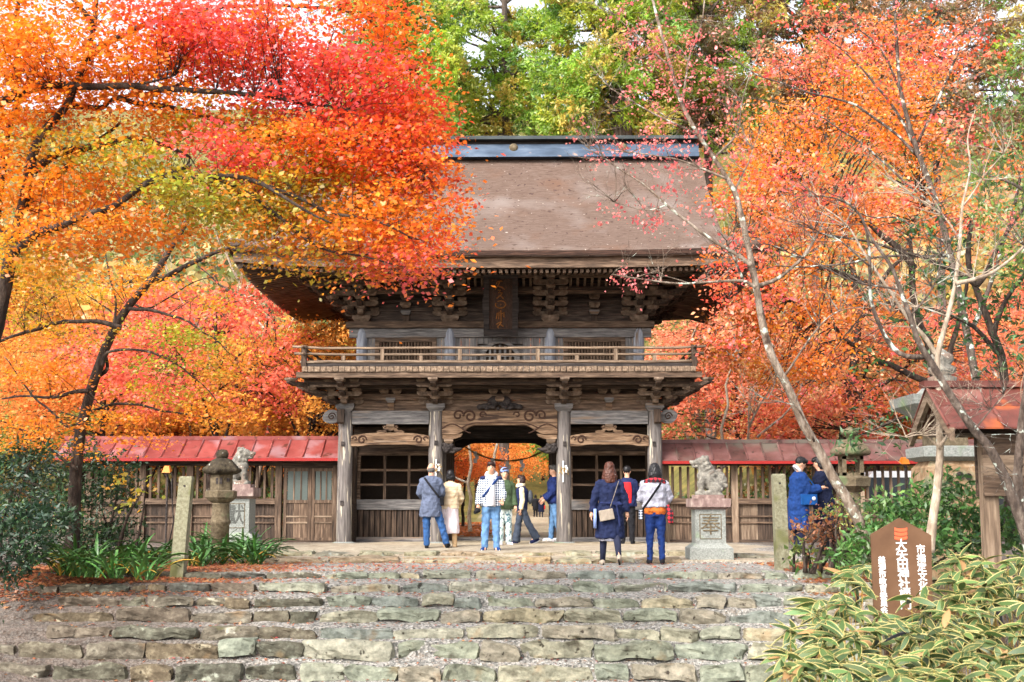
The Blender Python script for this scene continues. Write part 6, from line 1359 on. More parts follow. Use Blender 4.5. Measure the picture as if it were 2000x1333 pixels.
shrub('evergreen_shrub', 'dense dark evergreen shrub spilling from the left edge above fallen leaves', [(30, 960, 60, 80), (40, 1040, 70, 60, -.8), (100, 1010, 60, 55, -.3), (10, 1100, 50, 40, -1.2), (60, 900, 60, 40, .4)], 18.2, .085, 'long', 'leaf_gloss', (cDG * .7, np.array((.02, .045, .03)), cDG * 1.3), 1.3)
shrub('evergreen_shrub', 'tall dark evergreen shrub beside the maple trunk before the fence', [(190, 930, 55, 50), (235, 920, 40, 40), (200, 1000, 70, 60), (160, 880, 40, 30), (240, 1040, 45, 30), (170, 1050, 60, 40, -.6), (110, 950, 50, 60)], 21.0, .085, 'long', 'leaf_gloss', (cDG * .6, cDG * 1.0, cMG * .5), 1.3)
shrub('yellowing_shrub', 'thin shrub with pale yellow leaves before the left fence', [(225, 935, 14, 14), (285, 950, 16, 14), (250, 985, 10, 10)], 20.0, .09, 'quad', 'leaf', (cY * .9, np.array((.45, .42, .06))), .45, stems=3, m=6)
# ---- strap-leaved plants (each clump a thing, each leaf a part)
def blade(L_, wd, arch, seed):
    rr = random.Random(seed); n = 7; vs = []; fs = []
    for i in range(n):
        s_ = i / (n - 1); x = L_ * .75 * s_ ** 1.1 * arch; z = L_ * (1.0 * s_ - .62 * arch * s_ * s_); w_ = wd * (math.sin(math.pi * min(1, s_ * .86 + .12)) ** .7); tw = rr.uniform(-.15, .15)
        vs += [(x, -w_, z + .012), (x + .003, 0, z), (x, w_, z + .012 + tw * w_)]
    for i in range(n - 1):
        o = i * 3; fs += [(o, o + 3, o + 4, o + 1), (o + 1, o + 4, o + 5, o + 2)]
    return MB().add(vs, fs)
strapm = pmat('strap_leaf', [(38, 70, 30), (60, 104, 44), (96, 140, 66)], scale=(9, 9, 9), rough=.4, bump=0, rand=.25, spec=.5); strapy = pmat('strap_leaf_yellow', [(150, 130, 50), (176, 150, 60), (196, 120, 50)], scale=(9, 9, 9), rough=.6, bump=0, rand=.2)
blades = [blade(random.uniform(.6, .9), random.uniform(.017, .026), random.uniform(.6, 1.35), i).mesh('leaf', strapm, True) for i in range(8)] + [blade(.6, .024, 1.2, 99).mesh('leaf', strapy, True)]
spots_ = [(random.uniform(375, 510), random.uniform(1072, 1104)) for _ in range(16)] + [(random.uniform(60, 335), random.uniform(1092, 1130)) for _ in range(22)] + [(505, 1098), (490, 1104), (440, 1104), (385, 1108)]
for (px, py) in spots_:
    b = atz(px, py, 0.0); e = thing('strap_leaf_plant', 'arching dark green strap-leaved plant in the bed before the left fence', 'plant', b, 'strap-leaved plants in the left bed')
    for k in range(20):
        o = inst('leaf', random.choice(blades), e, b + Vector((random.uniform(-.13, .13), random.uniform(-.1, .1), -.03)), 0, (1, 1, 1)); sc_ = random.uniform(.7, 1.15)
        o.rotation_euler = (random.uniform(-.15, .15), random.uniform(-.15, .2), random.uniform(0, 6.28)); o.scale = (sc_, 1.0, sc_)
# ---- fallen leaves
def litter(name, n, xf_, yf_, cols, size, label, dz=.012):
    P = []
    for _ in range(n):
        x, y = xf_(), yf_(); z = gz(x, y) + dz + noise.noise(Vector((x * 1.7, y * 1.7, 3))) * 0.018 + noise.noise(Vector((x * 6, y * 6, 1))) * 0.006
        P.append((x, y, z + random.random() * .01))
    P = np.array(P); n = len(P); N_ = np.array((0, 0, 1.0)) + rng.normal(size=(n, 3)) * .28; D = rng.normal(size=(n, 3)); col = mixc(*cols)(P) * (1 + rng.normal(size=(n, 1)) * .25)
    leafcloud(name, P, N_, D, size * (1 + rng.random(n) * .5), col, 'maple', 'leaf', None, label=label, cat='leaves', kind='stuff')
lf = (np.array((.50, .16, .06)), np.array((.42, .10, .05)), np.array((.58, .27, .11)), np.array((.36, .18, .08)))
litter('fallen_leaves', 7500, lambda: random.triangular(-7.6, -3.2, -7.0), lambda: random.triangular(17.2, 22.5, 18.6), lf, .06, 'russet fallen maple leaves drifted along the left slope and bed')
litter('fallen_leaves', 2600, lambda: random.triangular(-7.4, 4.4, -3.5), lambda: random.uniform(16.2, 22), lf + (cP * .6,), .045, 'scattered red and brown leaves lying on the steps and gravel')
litter('fallen_leaves', 2200, lambda: random.triangular(3.6, 5.6, 4.4), lambda: random.uniform(17.5, 21.5), lf, .06, 'russet fallen leaves heaped around the right stone post')
litter('fallen_leaves', 3000, lambda: random.uniform(-3, -1.0) if random.random() < .6 else random.uniform(2.6, 5), lambda: random.uniform(34, 60), (cO * .6, lf[0]), .12, 'orange leaves lying beside the path beyond the gate')
# ---- right foreground: variegated bamboo grass, every showy leaf its own part
def sasa_tpl():
    n = 6; inner = []; v = []; f = []; wt = []
    xs_ = np.linspace(0, 1, n); wv = np.array([.06, .85, 1.0, .92, .62, .02]) * .13
    zc = -.25 * xs_ ** 2
    for i in range(n): v.append((xs_[i], -wv[i] * .87, zc[i])); v.append((xs_[i], wv[i] * .87, zc[i])); wt += [0, 0]
    for i in range(n - 1): f.append([2 * i, 2 * i + 2, 2 * i + 3, 2 * i + 1])
    for sg in (-1, 1):
        o = len(v)
        for i in range(n): v.append((xs_[i], sg * wv[i] * .87, zc[i])); v.append((xs_[i] + (.03 if i == n - 1 else 0), sg * (wv[i] + .004), zc[i] + .012)); wt += [1, 1]
        for i in range(n - 1): f.append([o + 2 * i, o + 2 * i + 2, o + 2 * i + 3, o + 2 * i + 1])
    return np.array(v), f, np.array(wt, float)
sv_, sf_, sw_ = sasa_tpl(); TPL['sasa'] = (sv_, sf_)
def sasa_cloud(name, pos, nrm, dirv, size, green, parent):
    o = leafcloud(name, pos, nrm, dirv, size, green, 'sasa', 'leaf_gloss', parent); me = o.data; k = len(sv_); n = len(pos)
    c = np.ones((n, k, 4), np.float32); edge = np.array((.56, .46, .17)); g = green[:, None, :]
    dead = (green[:, 0] > green[:, 1] * 1.25)[:, None, None]; e_ = np.where(dead, g * .9, edge)
    c[:, :, :3] = g * (1 - sw_[None, :, None]) + e_ * sw_[None, :, None]; me.color_attributes['Col'].data.foreach_set('color', c.ravel()); return o
sasa = thing('variegated_bamboo_grass', 'spreading clump of bamboo grass with cream-edged green leaves around the sign', 'plant', (at(1800, 1250, 11.5).x, 11.5, -1.0))
LV = []; stems = MB()
def top_edge(px): return np.interp(px, [1500, 1560, 1620, 1680, 1720, 1830, 1870, 1930, 2010], [1300, 1190, 1155, 1100, 1110, 1120, 1085, 1095, 1085])
cnt = 0
while cnt < 410:
    px = random.uniform(1530, 2140); te = top_edge(px); py = random.uniform(te, 1400)
    if 1698 < px < 1826 and py < 1200 and random.random() > (.12 if px > 1775 else .0): continue
    if px < 1600 and random.random() < .35: continue
    Yp = np.interp(py, [1080, 1200, 1333, 1400], [13.2, 11.6, 10.0, 9.4]) + random.uniform(-.35, .35)
    if 1690 < px < 1830 and py < 1215: Yp = random.uniform(11.7, 12.1)
    p = at(px, py, Yp); cnt += 1; g = gz(p.x, p.y)
    bas = Vector((p.x + random.uniform(-.2, .3), p.y + random.uniform(-.1, .4), min(g, p.z - .2))); stems.tube([bas, bas.lerp(p, .6) + Vector((random.uniform(-.06, .06), 0, .06)), p], [.004, .0035, .0025], 4, cap=False)
    base_a = random.uniform(0, 6.28); nl = random.randint(4, 7)
    for j in range(nl):
        a = base_a + 6.28 * j / nl + random.uniform(-.5, .5); d = Vector((math.cos(a) - .35, math.sin(a) - .45, random.uniform(-.75, .45))); LV.append((p + Vector((random.gauss(0, .012),) * 3), d, Vector((random.gauss(0, .6), -.35 + random.gauss(0, .55), 1)), random.uniform(.12, .28)))
rnd = np.random.default_rng(5); n = len(LV); pos = np.array([tuple(l[0]) for l in LV]); dv = np.array([tuple(l[1]) for l in LV]); nv = np.array([tuple(l[2]) for l in LV]); sz = np.array([l[3] for l in LV])
grn = np.array((.075, .125, .035)) * (1 + rnd.normal(size=(n, 1)) * .35) * (1 + rnd.normal(size=(n, 3)) * .06); dead = rnd.random(n) < .025; grn[dead] = np.array((.42, .24, .10))
order = np.argsort(pos[:, 1] + (pos[:, 2] < -.75) * 3); top = order[:300]; rest = order[300:]
for i in top:
    o = sasa_cloud('leaf', np.zeros((1, 3)), nv[i:i + 1], dv[i:i + 1], sz[i:i + 1], grn[i:i + 1], sasa); o.location = tuple(pos[i])
o = sasa_cloud('foliage', pos[rest], nv[rest], dv[rest], sz[rest], grn[rest], sasa); o['kind'] = 'stuff'
stems.build('stems', strapy, sasa)
# ---- right foreground bare trees with lichened stems
def berries(t, px, py, rx, ry, Y, k=1.0, col=(np.array((.85, .20, .19)), np.array((.88, .28, .22)), np.array((.78, .14, .15))), dY=.5):
    n = int(rx * ry / 165 * k) + 3; t.pad(px, py, rx, ry, Y, dY, n, 9, mixc(*col), .12, njit=1.0, tilt=.8, shell=.1)
Y3 = 15.0
t = Tree('spindle_tree', 'leaning pale lichened tree with pink seed pods over the roof', (at(1700, 1075, Y3).x, Y3, -.15))
t.pxl([(1712, 1120), (1700, 1070), (1660, 985), (1628, 935), (1605, 890), (1570, 830), (1540, 760), (1505, 690), (1487, 620), (1477, 560), (1465, 500), (1450, 430), (1435, 375), (1420, 350), (1395, 310), (1365, 265), (1330, 200), (1310, 130), (1290, 60), (1270, -20)], Y3, .072, .016)
for pts, r0, r1, dy in (([(1477, 562), (1450, 548), (1400, 552), (1350, 556), (1290, 552), (1240, 545), (1195, 538)], .022, .006, -.2), ([(1478, 560), (1520, 545), (1560, 510), (1590, 470), (1605, 440)], .028, .008, .1), ([(1466, 520), (1440, 500), (1370, 455), (1300, 400), (1240, 350), (1180, 310)], .03, .006, -.2), ([(1452, 545), (1430, 500), (1420, 480)], .018, .008, 0),
                        ([(1435, 375), (1455, 335), (1470, 290)], .016, .005, .1), ([(1420, 350), (1370, 330), (1310, 310), (1230, 300), (1150, 290)], .018, .004, -.2), ([(1365, 265), (1300, 230), (1240, 200), (1190, 170)], .018, .004, .2), ([(1330, 200), (1345, 120), (1370, 40), (1380, -20)], .018, .006, .3), ([(1310, 130), (1250, 80), (1200, 30)], .014, .004, 0), ([(1395, 310), (1440, 260), (1450, 200), (1470, 130)], .016, .005, .2), ([(1530, 735), (1600, 640), (1640, 610), (1700, 600)], .016, .004, .5), ([(1590, 862), (1560, 800), (1530, 785), (1500, 780)], .014, .004, -.2), ([(1300, 400), (1260, 410), (1200, 395)], .01, .003, -.2)):
    t.pxl(pts, Y3 + dy, r0, r1, wob=.03)
    for k in range(9):
        q = random.choice(pts[1:]); p = at(q[0], q[1], Y3 + dy); t.grow(p, Vector((random.uniform(-1, .4), random.uniform(-.5, .5), random.uniform(-.1, .8))), random.uniform(.25, .5), .007, 2)
for a in ((1300, 60, 90, 60), (1250, 110, 60, 60), (1340, 160, 80, 60), (1270, 180, 60, 40), (1380, 110, 60, 70), (1400, 220, 50, 40), (1330, 260, 90, 30, 1.3), (1260, 300, 90, 25, 1.3), (1340, 310, 60, 25), (1200, 290, 50, 20), (1420, 300, 60, 40), (1310, 350, 60, 30), (1200, 420, 40, 20), (1260, 425, 50, 25), (1300, 440, 50, 20), (1210, 535, 30, 12, 1.6), (1245, 555, 25, 10, 1.4), (1290, 540, 40, 10, .7), (1380, 400, 50, 40, .6), (1450, 20, 60, 30, .6), (1220, 40, 40, 40), (1180, 300, 30, 18), (1130, 260, 25, 15, .6)):
    berries(t, *a[:4], Y3 - .1, a[4] if len(a) > 4 else 1.0)
t.twigs(.005, .8, .06); t.done('bark_grey', 'quad', .038, leafname='pods')
Y4 = 14.0
t = Tree('bare_sapling', 'straight thin pale sapling forking above the pointed sign', (at(1818, 1060, Y4).x, Y4, -.6))
t.pxl([(1815, 1080), (1820, 1030), (1830, 960), (1836, 880), (1833, 780), (1831, 700), (1845, 640), (1865, 560), (1875, 470), (1880, 400), (1895, 330), (1890, 270), (1905, 215)], Y4, .06, .004)
for pts, r0, r1, dy in (([(1831, 697), (1790, 640), (1760, 600), (1690, 500), (1650, 440), (1600, 400)], .03, .006, .1), ([(1866, 556), (1900, 545), (1940, 530), (2000, 480), (2040, 440)], .028, .01, -.1), ([(1835, 875), (1870, 830), (1930, 810), (2000, 790)], .02, .008, -.2), ([(1850, 620), (1790, 600), (1740, 610)], .012, .004, -.1), ([(1875, 470), (1840, 420), (1780, 380)], .015, .004, .1), ([(1836, 880), (1800, 850), (1770, 855)], .012, .003, -.1), ([(1880, 400), (1920, 350), (1960, 300)], .014, .004, 0)):
    t.pxl(pts, Y4 + dy, r0, r1, wob=.03)
    for k in range(13):
        q = random.choice(pts[1:]); t.grow(at(q[0], q[1], Y4 + dy), Vector((random.uniform(-1, .6), random.uniform(-.5, .5), random.uniform(-.1, .9))), random.uniform(.3, .55), .007, 2)
for a in ((1900, 380, 80, 60, .5), (1960, 420, 50, 60, .6), (1800, 440, 80, 40, .35)): berries(t, *a[:4], Y4, a[4], (cS, cO, cP))
t.twigs(.004, .8, .06); t.done('bark_pale', 'maple', .04, leafname='leaves')
Y5 = 13.0
t = Tree('lichened_tree', 'dark lichen-spotted tree leaning across the notice hut', (at(2010, 1085, Y5).x, Y5, -.8))
t.pxl([(2030, 1160), (2015, 1085), (1992, 1010), (1965, 940), (1935, 880), (1895, 830), (1855, 770), (1820, 710), (1795, 670), (1778, 620), (1760, 570), (1740, 520), (1705, 470), (1680, 420)], Y5, .07, .012)
for pts, r0, r1, dy in (([(1992, 1000), (1988, 930), (1998, 850), (2005, 740), (2012, 600), (2000, 480)], .06, .02, .2), ([(1805, 695), (1760, 690), (1722, 640), (1703, 590), (1697, 520), (1690, 440), (1660, 400), (1600, 385)], .03, .008, .2), ([(1905, 840), (1935, 800), (1960, 770)], .01, .004, -.1), ([(1760, 570), (1700, 560), (1640, 540), (1570, 505), (1500, 500)], .012, .004, 0), ([(1778, 620), (1820, 560), (1840, 500)], .012, .004, 0), ([(1697, 520), (1640, 470), (1590, 450)], .012, .003, .1)):
    t.pxl(pts, Y5 + dy, r0, r1, wob=.03)
    for k in range(13):
        q = random.choice(pts[1:]); t.grow(at(q[0], q[1], Y5 + dy), Vector((random.uniform(-1, .4), random.uniform(-.5, .5), random.uniform(-.1, .8))), random.uniform(.25, .5), .006, 2)
t.done('bark_lichen', 'quad', .03)
# ---- right middle ground
shrub('glossy_shrub', 'bright green glossy shrub behind the brown pointed sign', [(1720, 1010, 60, 45), (1790, 990, 60, 45), (1860, 970, 60, 50), (1900, 1040, 60, 45), (1800, 1050, 70, 40, -.6), (1960, 1030, 50, 50), (1700, 1060, 40, 40, -.4), (1660, 1100, 30, 40, -.6)], 15.2, .095, 'long', 'leaf_gloss', (cMG, cMG * 1.5, np.array((.12, .22, .05)), cDG * 1.5), 1.15, zb=-.4)
shrub('glossy_shrub', 'green glossy shrub beyond the far post of the notice hut', [(2080, 1000, 60, 50), (2170, 980, 60, 60), (2250, 1010, 50, 50)], 16.0, .095, 'long', 'leaf_gloss', (cMG, cMG * 1.4, cDG * 1.5), .8, zb=-.4)
shrub('azalea_bush', 'russet and lime azalea bush at the feet of the blue coat', [(1610, 1015, 50, 30), (1590, 1035, 50, 22), (1640, 1030, 45, 25)], 18.4, .05, 'quad', 'leaf', (np.array((.30, .11, .05)), np.array((.22, .09, .05)), np.array((.42, .16, .05))), .8, stems=10)
shrub('azalea_bush', 'lime green azalea beside the slim stone lantern', [(1645, 995, 40, 18), (1670, 1015, 35, 18), (1640, 975, 22, 12), (1690, 1035, 30, 25)], 18.0, .05, 'long', 'leaf', (np.array((.28, .36, .05)), np.array((.45, .36, .06)), np.array((.16, .26, .05))), .9, stems=8)
shrub('low_grass_tuft', 'green grassy tuft at the foot of the right stone post', [(1562, 1080, 22, 22), (1600, 1085, 30, 18), (1640, 1095, 25, 20)], 18.6, .13, 'long', 'leaf', (cMG * 1.3, np.array((.25, .30, .05))), .5, stems=3, cat='plant', m=8)
t = Tree('camellia_tree', 'dark evergreen broadleaf tree standing behind the notice hut', (at(1960, 900, 19).x, 19, 0))
t.pxl([(1975, 1060), (1968, 900), (1960, 720), (1935, 640), (1905, 560), (1890, 500), (1900, 420)], 19, .09, .03)
for pts, r0, r1 in (([(1950, 690), (1900, 640), (1850, 610), (1790, 600)], .045, .012), ([(1905, 560), (1850, 520), (1790, 500), (1730, 480), (1650, 462), (1580, 455)], .045, .01), ([(1960, 760), (1890, 780), (1800, 800), (1730, 830), (1680, 850)], .05, .012), ([(1905, 560), (1960, 470), (2000, 400)], .045, .02), ([(1940, 650), (1980, 560), (2030, 500)], .045, .02)): t.pxl(pts, 19, r0, r1, wob=.06)
for (px, py, rx, ry, k) in ((1800, 560, 60, 45, .8), (1850, 500, 70, 60, .9), (1780, 640, 50, 50, .7), (1730, 560, 50, 30, .6), (1720, 690, 50, 30, .6), (1690, 850, 45, 20, .9), (1740, 800, 60, 30, .9), (1650, 870, 25, 14, .8), (1770, 850, 40, 30, .8), (1900, 640, 70, 50, .9), (1960, 560, 60, 70, .9), (1820, 440, 60, 50, .7), (1920, 720, 60, 30, .8), (1990, 640, 40, 60, 1), (1870, 580, 50, 40, .7)):
    t.pad(px, py, rx, ry, 19, .7, int(rx * ry / 260 * k) + 2, 12, mixc(cDG, cMG * .7, cDG * 1.6, cMG), .3, njit=.8, tilt=.6, shell=.1)
t.twigs(.008, .6); t.done('bark_dark', 'long', .11, 'leaf_gloss')
t = Tree('cypress_tree', 'light green feathery conifer at the right edge above the hut', (at(2040, 900, 17.5).x, 17.5, 0))
t.pxl([(2045, 1060), (2040, 700), (2035, 300), (2030, 60)], 17.5, .2, .08); t.pxl([(2035, 400), (1980, 360), (1920, 340)], 17.5, .04, .01); t.pxl([(2035, 250), (1990, 190), (1950, 150)], 17.5, .04, .01)
for (px, py, rx, ry) in ((1975, 130, 35, 60), (1960, 230, 45, 50), (1930, 200, 25, 30), (1980, 330, 50, 60), (1930, 330, 30, 40), (1970, 440, 45, 60), (1925, 420, 25, 40), (1990, 530, 30, 40), (1900, 360, 16, 16), (2090, 120, 45, 60), (2110, 240, 50, 60), (2100, 360, 50, 60), (2080, 480, 45, 60), (2050, 30, 50, 50)):
    t.pad(px, py, rx, ry, 17.5, .35, int(rx * ry / 120), 16, mixc(np.array((.16, .27, .035)), np.array((.10, .20, .03)), np.array((.24, .32, .05)), np.array((.05, .12, .02))), .22, flatn=(-.4, -.3, .2), tilt=.5, njit=.5, droop=1.2)
t.twigs(.006, .5); t.done('bark_cedar', 'long', .085)
# orange maple mass on the right: two trees
for (nm, lab, bx_, YY, limbs, pads, cols, sizes) in (
  ('maple_tree', 'broad bright orange maple spreading behind the right fence', 1880, 31.0,
   [[(1880, 900), (1840, 760), (1800, 640), (1780, 500), (1800, 380)], [(1840, 760), (1700, 700), (1600, 620), (1500, 560)], [(1800, 640), (1700, 560), (1600, 520), (1500, 470), (1440, 440)], [(1790, 520), (1700, 440), (1620, 400), (1540, 360)], [(1840, 740), (1880, 600), (1900, 450)]],
   [(1480, 380, 90, 45), (1560, 330, 100, 55), (1660, 240, 110, 60), (1760, 230, 80, 60), (1650, 160, 70, 40), (1750, 160, 90, 50), (1520, 250, 70, 60), (1480, 300, 50, 50), (1600, 420, 80, 35), (1480, 460, 90, 45), (1430, 540, 70, 40), (1520, 540, 90, 45), (1620, 500, 90, 35), (1700, 420, 80, 40), (1440, 620, 70, 45), (1540, 630, 90, 45), (1640, 600, 80, 40), (1420, 690, 60, 45), (1520, 720, 90, 45), (1620, 700, 80, 40), (1800, 300, 60, 60), (1830, 420, 50, 70), (1720, 330, 60, 40)], (cO, cO * .95, cA * 1.05, cS), .085),
  ('maple_tree', 'soft salmon-red maple behind the orange tree on the right', 1650, 38.0,
   [[(1650, 900), (1660, 760), (1680, 600), (1640, 420), (1600, 200)], [(1660, 760), (1560, 640), (1480, 560)], [(1680, 600), (1760, 500), (1820, 400)], [(1645, 450), (1540, 330), (1450, 260)], [(1655, 800), (1740, 740), (1800, 700)]],
   [(1580, 120, 110, 50), (1700, 80, 110, 50), (1820, 120, 70, 60), (1560, 580, 110, 40), (1660, 650, 110, 45), (1760, 650, 80, 55), (1560, 790, 120, 40), (1440, 800, 70, 40), (1680, 780, 90, 45), (1780, 760, 60, 50), (1640, 850, 120, 25), (1500, 850, 90, 20), (1880, 720, 70, 60), (1930, 700, 80, 50), (1640, 400, 110, 60), (1760, 420, 90, 60), (1540, 430, 90, 50)], (cS, cS * 1.02, cO, cP * .9), .10)):
    t = Tree(nm, lab, (at(bx_, 900, YY).x, YY, GZ))
    for i, l in enumerate(limbs): t.pxl(l, YY + (random.uniform(-1.2, 1.2) if i else 0), .2 if i == 0 else .09, .03, wob=.12)
    for (px, py, rx, ry) in pads: t.pad(px, py, rx, ry, YY + random.uniform(-1.6, 1.6), 1.0, int(rx * ry / 62), 20, mixc(*cols), .55, njit=.7, tilt=.35, shell=.1)
    t.twigs(.014, .35); t.done('bark_dark', 'quad', sizes)
t = Tree('maple_tree', 'airy coral-red maple with dark ascending limbs at upper right', (at(1900, 900, 22).x, 22, 0))
t.pxl([(1930, 1000), (1915, 800), (1870, 560), (1830, 400), (1790, 290), (1760, 180), (1750, 60), (1745, -40)], 22, .09, .02)
for pts, r0, r1 in (([(1800, 310), (1690, 220), (1600, 185), (1500, 155), (1440, 120), (1380, 60)], .03, .006), ([(1785, 280), (1740, 200), (1680, 130), (1600, 60), (1530, 0)], .03, .008), ([(1770, 200), (1720, 100), (1640, 20), (1600, -40)], .026, .008), ([(1840, 420), (1740, 330), (1640, 250), (1560, 210), (1440, 190)], .028, .006), ([(1790, 290), (1850, 150), (1900, 60), (1930, -30)], .03, .012), ([(1850, 480), (1760, 430), (1690, 420), (1590, 380)], .028, .006), ([(1850, 500), (1740, 500), (1620, 520), (1520, 520), (1420, 540)], .03, .006), ([(1900, 640), (1960, 480), (2000, 300), (2010, 100)], .045, .02)): t.pxl(pts, 22 + random.uniform(-.6, .6), r0, r1, wob=.06)
for (px, py, rx, ry, k) in ((1640, 30, 90, 30, .5), (1720, 70, 70, 40, .4), (1560, 40, 60, 30, .3), (1820, 60, 70, 50, .45), (1900, 100, 60, 60, .5), (1500, 120, 60, 30, .35), (1600, 140, 70, 30, .4), (1470, 200, 50, 30, .3), (1560, 240, 60, 30, .5), (1780, 160, 70, 40, .5), (1870, 250, 60, 50, .6), (1530, 340, 90, 30, .7), (1450, 380, 80, 25, .8), (1640, 370, 80, 30, .6), (1720, 380, 70, 30, .6), (1900, 420, 60, 50, .6), (1590, 400, 60, 25, .6), (1960, 320, 40, 60, .6), (1980, 480, 30, 50, .7), (1690, 270, 60, 30, .5), (1460, 490, 65, 40, .9), (1410, 545, 50, 28, .9), (1440, 600, 50, 30, .9), (1385, 500, 30, 18, .6), (1490, 440, 60, 35, .8), (1420, 655, 50, 28, .9), (1500, 560, 60, 40, .7)):
    t.pad(px, py, rx, ry, 22, .8, int(rx * ry / 70 * k), 15, mixc(cP * .95, cS, cO, cR), .36, njit=.7, tilt=.4, shell=.1)
t.twigs(.006, .6, .08); t.done('bark_lichen', 'quad', .075)
# ---- cedars behind the roof
cedar_cols = (np.array((.48, .64, .06)), np.array((.36, .56, .06)), np.array((.60, .66, .08)), np.array((.24, .44, .06)), np.array((.70, .56, .10)))
holes = ((640, 50, 60, 45), (1000, -10, 70, 36), (925, 75, 28, 40), (975, 112, 24, 14), (610, 30, 40, 40))
for (pxt, YY, x0, x1, lab) in ((790, 47, 640, 900, 'tall cedar behind the left half of the bark roof'), (985, 52, 860, 1090, 'yellow-green cedar rising behind the middle of the roof ridge'), (1215, 46, 1060, 1330, 'thick-trunked cedar with brown sprays behind the right half of the ridge'), (1390, 50, 1290, 1500, 'olive conifer filling the gap right of the roof'), (1600, 53, 1480, 1730, 'brownish conifer rising behind the orange maple'), (1850, 55, 1720, 2050, 'russet conifer standing high behind the notice hut')):
    t = Tree('cedar_tree', lab, (at(pxt, 900, YY).x, YY, gz(at(pxt, 900, YY).x, YY)))
    X = at(pxt, 900, YY).x; t.limb([(X, YY, -.2), (X, YY, 6), (X + .1, YY, 13), (X, YY, 20), (X, YY, 27)], .62 if pxt in (790, 1215) else .24, .25 if pxt in (790, 1215) else .1, 12)
    for k in range(130):
        px, py = random.uniform(x0, x1), random.uniform(-60, 275)
        if any(((px - h[0]) / h[2]) ** 2 + ((py - h[1]) / h[3]) ** 2 < 1.25 for h in holes): continue
        if random.random() < .06: continue
        r_ = random.uniform(20, 36); dY = random.uniform(-2.2, 2.2); c1 = random.choice(cedar_cols) if dY < .8 else np.array((.12, .24, .04)); c2 = c1 * .75  # rear puffs take a dark green, shade put into the leaf colour
        if pxt > 1300 and random.random() < (.5 if pxt < 1500 else .85): c1 = random.choice((np.array((.34, .28, .12)), np.array((.44, .24, .11)), np.array((.30, .32, .12)))); c2 = np.array((.36, .20, .10))
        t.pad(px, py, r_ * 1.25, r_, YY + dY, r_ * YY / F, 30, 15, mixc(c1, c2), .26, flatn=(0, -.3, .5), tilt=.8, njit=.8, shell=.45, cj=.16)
        if random.random() < .5: p = at(px, py, YY + dY); t.limb([(X, YY, max(.5, p.z - random.uniform(-.5, 1.5))), Vector((X, YY, p.z)).lerp(p, .6) + Vector((0, 0, -.3)), p], .08, .02, 5)
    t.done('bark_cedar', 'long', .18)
for (px, py, r_) in ((1275, 228, 17),):
    pass
# ---- middle-distance trees: a few built once, then copied
def proto(seed, spread_, h):
    random.seed(seed); t = Tree('autumn_tree', 'x', (0, 0, 0), 'tree')
    t.limb([(0, 0, -.3), (.1, 0, h * .25), (.2, .1, h * .5), (.1, 0, h * .8)], .13, .04, 7, wob=.1)
    for k in range(6):
        a = random.uniform(0, 6.28); z0 = h * random.uniform(.2, .55); L_ = spread_ * random.uniform(.6, 1); t.limb([(.12, .03, z0), (.12 + math.cos(a) * L_ * .4, math.sin(a) * L_ * .4, z0 + h * .18), (math.cos(a) * L_, math.sin(a) * L_, z0 + h * .3)], .06, .015, 5, wob=.1)
    for k in range(26):
        a = random.uniform(0, 6.28); q = random.uniform(.1, 1) ** .6 * spread_; z = h * (.42 + .5 * random.random() * (1 - .5 * (q / spread_) ** 2)); t.L.append(sprays((math.cos(a) * q, math.sin(a) * q, z), (spread_ * .34, spread_ * .34, h * .07), 26, 20, .5, lambda p: np.ones((len(p), 3)) * .98, tilt=.35, njit=.8, shell=.1, twigs=t.tw))
    t.twigs(.012, .3); e = t.done('bark_dark', 'quad', .105, 'leaf_tint'); return e
protos = [proto(1, 2.6, 6.5), proto(2, 3.2, 7.5), proto(3, 2.2, 5.5), proto(4, 2.8, 7.0)]
random.seed(21)
KIND = [('orange maple standing among the trees beyond the left fence', (.92, .36, .08)), ('scarlet maple standing among the trees beyond the left fence', (.92, .24, .13)), ('golden amber tree standing among the trees beyond the left fence', (.92, .48, .08)), ('olive green tree standing among the trees beyond the left fence', (.36, .40, .08))]
KINDR = [('orange maple further up the slope behind the right fence', (.92, .38, .12)), ('pinkish red maple further up the slope behind the right fence', (.92, .27, .17)), ('tawny thinning tree further up the slope behind the right fence', (.80, .50, .24)), ('green tree further up the slope behind the right fence', (.20, .28, .06))]
KINDP = [('orange maple beside the path beyond the gate', (.90, .30, .07)), ('green-leaved tree beside the path beyond the gate', (.22, .28, .05))]
used = set()
def plant(px, YY, kinds, ki, sc_, group):
    src = random.choice(protos); x = at(px, 950, YY).x
    o = copy_tree(src); z = gz(x, YY); o.location = (x, YY, z); o.rotation_euler = (0, 0, random.uniform(0, 6.28)); o.scale = (sc_,) * 3
    lab, c = kinds[ki]; o['label'] = lab; o['group'] = group
    v = random.uniform(.88, 1.1)
    for ch in o.children: ch.color = (min(.95, c[0] * v * random.uniform(.95, 1.05)), c[1] * v * random.uniform(.85, 1.2), c[2] * v, 1)
for i in range(40):
    r_ = i / 40; YY = 33 + r_ * 38 + random.uniform(-2, 2); px = random.uniform(-120, 640) - 0 * YY
    plant(px, YY, KIND, random.choices((0, 1, 2, 3), (.55, .17, .18, .10))[0], random.uniform(.75, 1.15), 'trees beyond the left fence')
for i in range(42):
    YY = 40 + i / 42 * 34; px = random.uniform(1330, 2300)
    plant(px, YY, KINDR, random.choices((0, 1, 2, 3), (.42, .28, .2, .1))[0], random.uniform(.8, 1.25), 'trees up the slope behind the right fence')
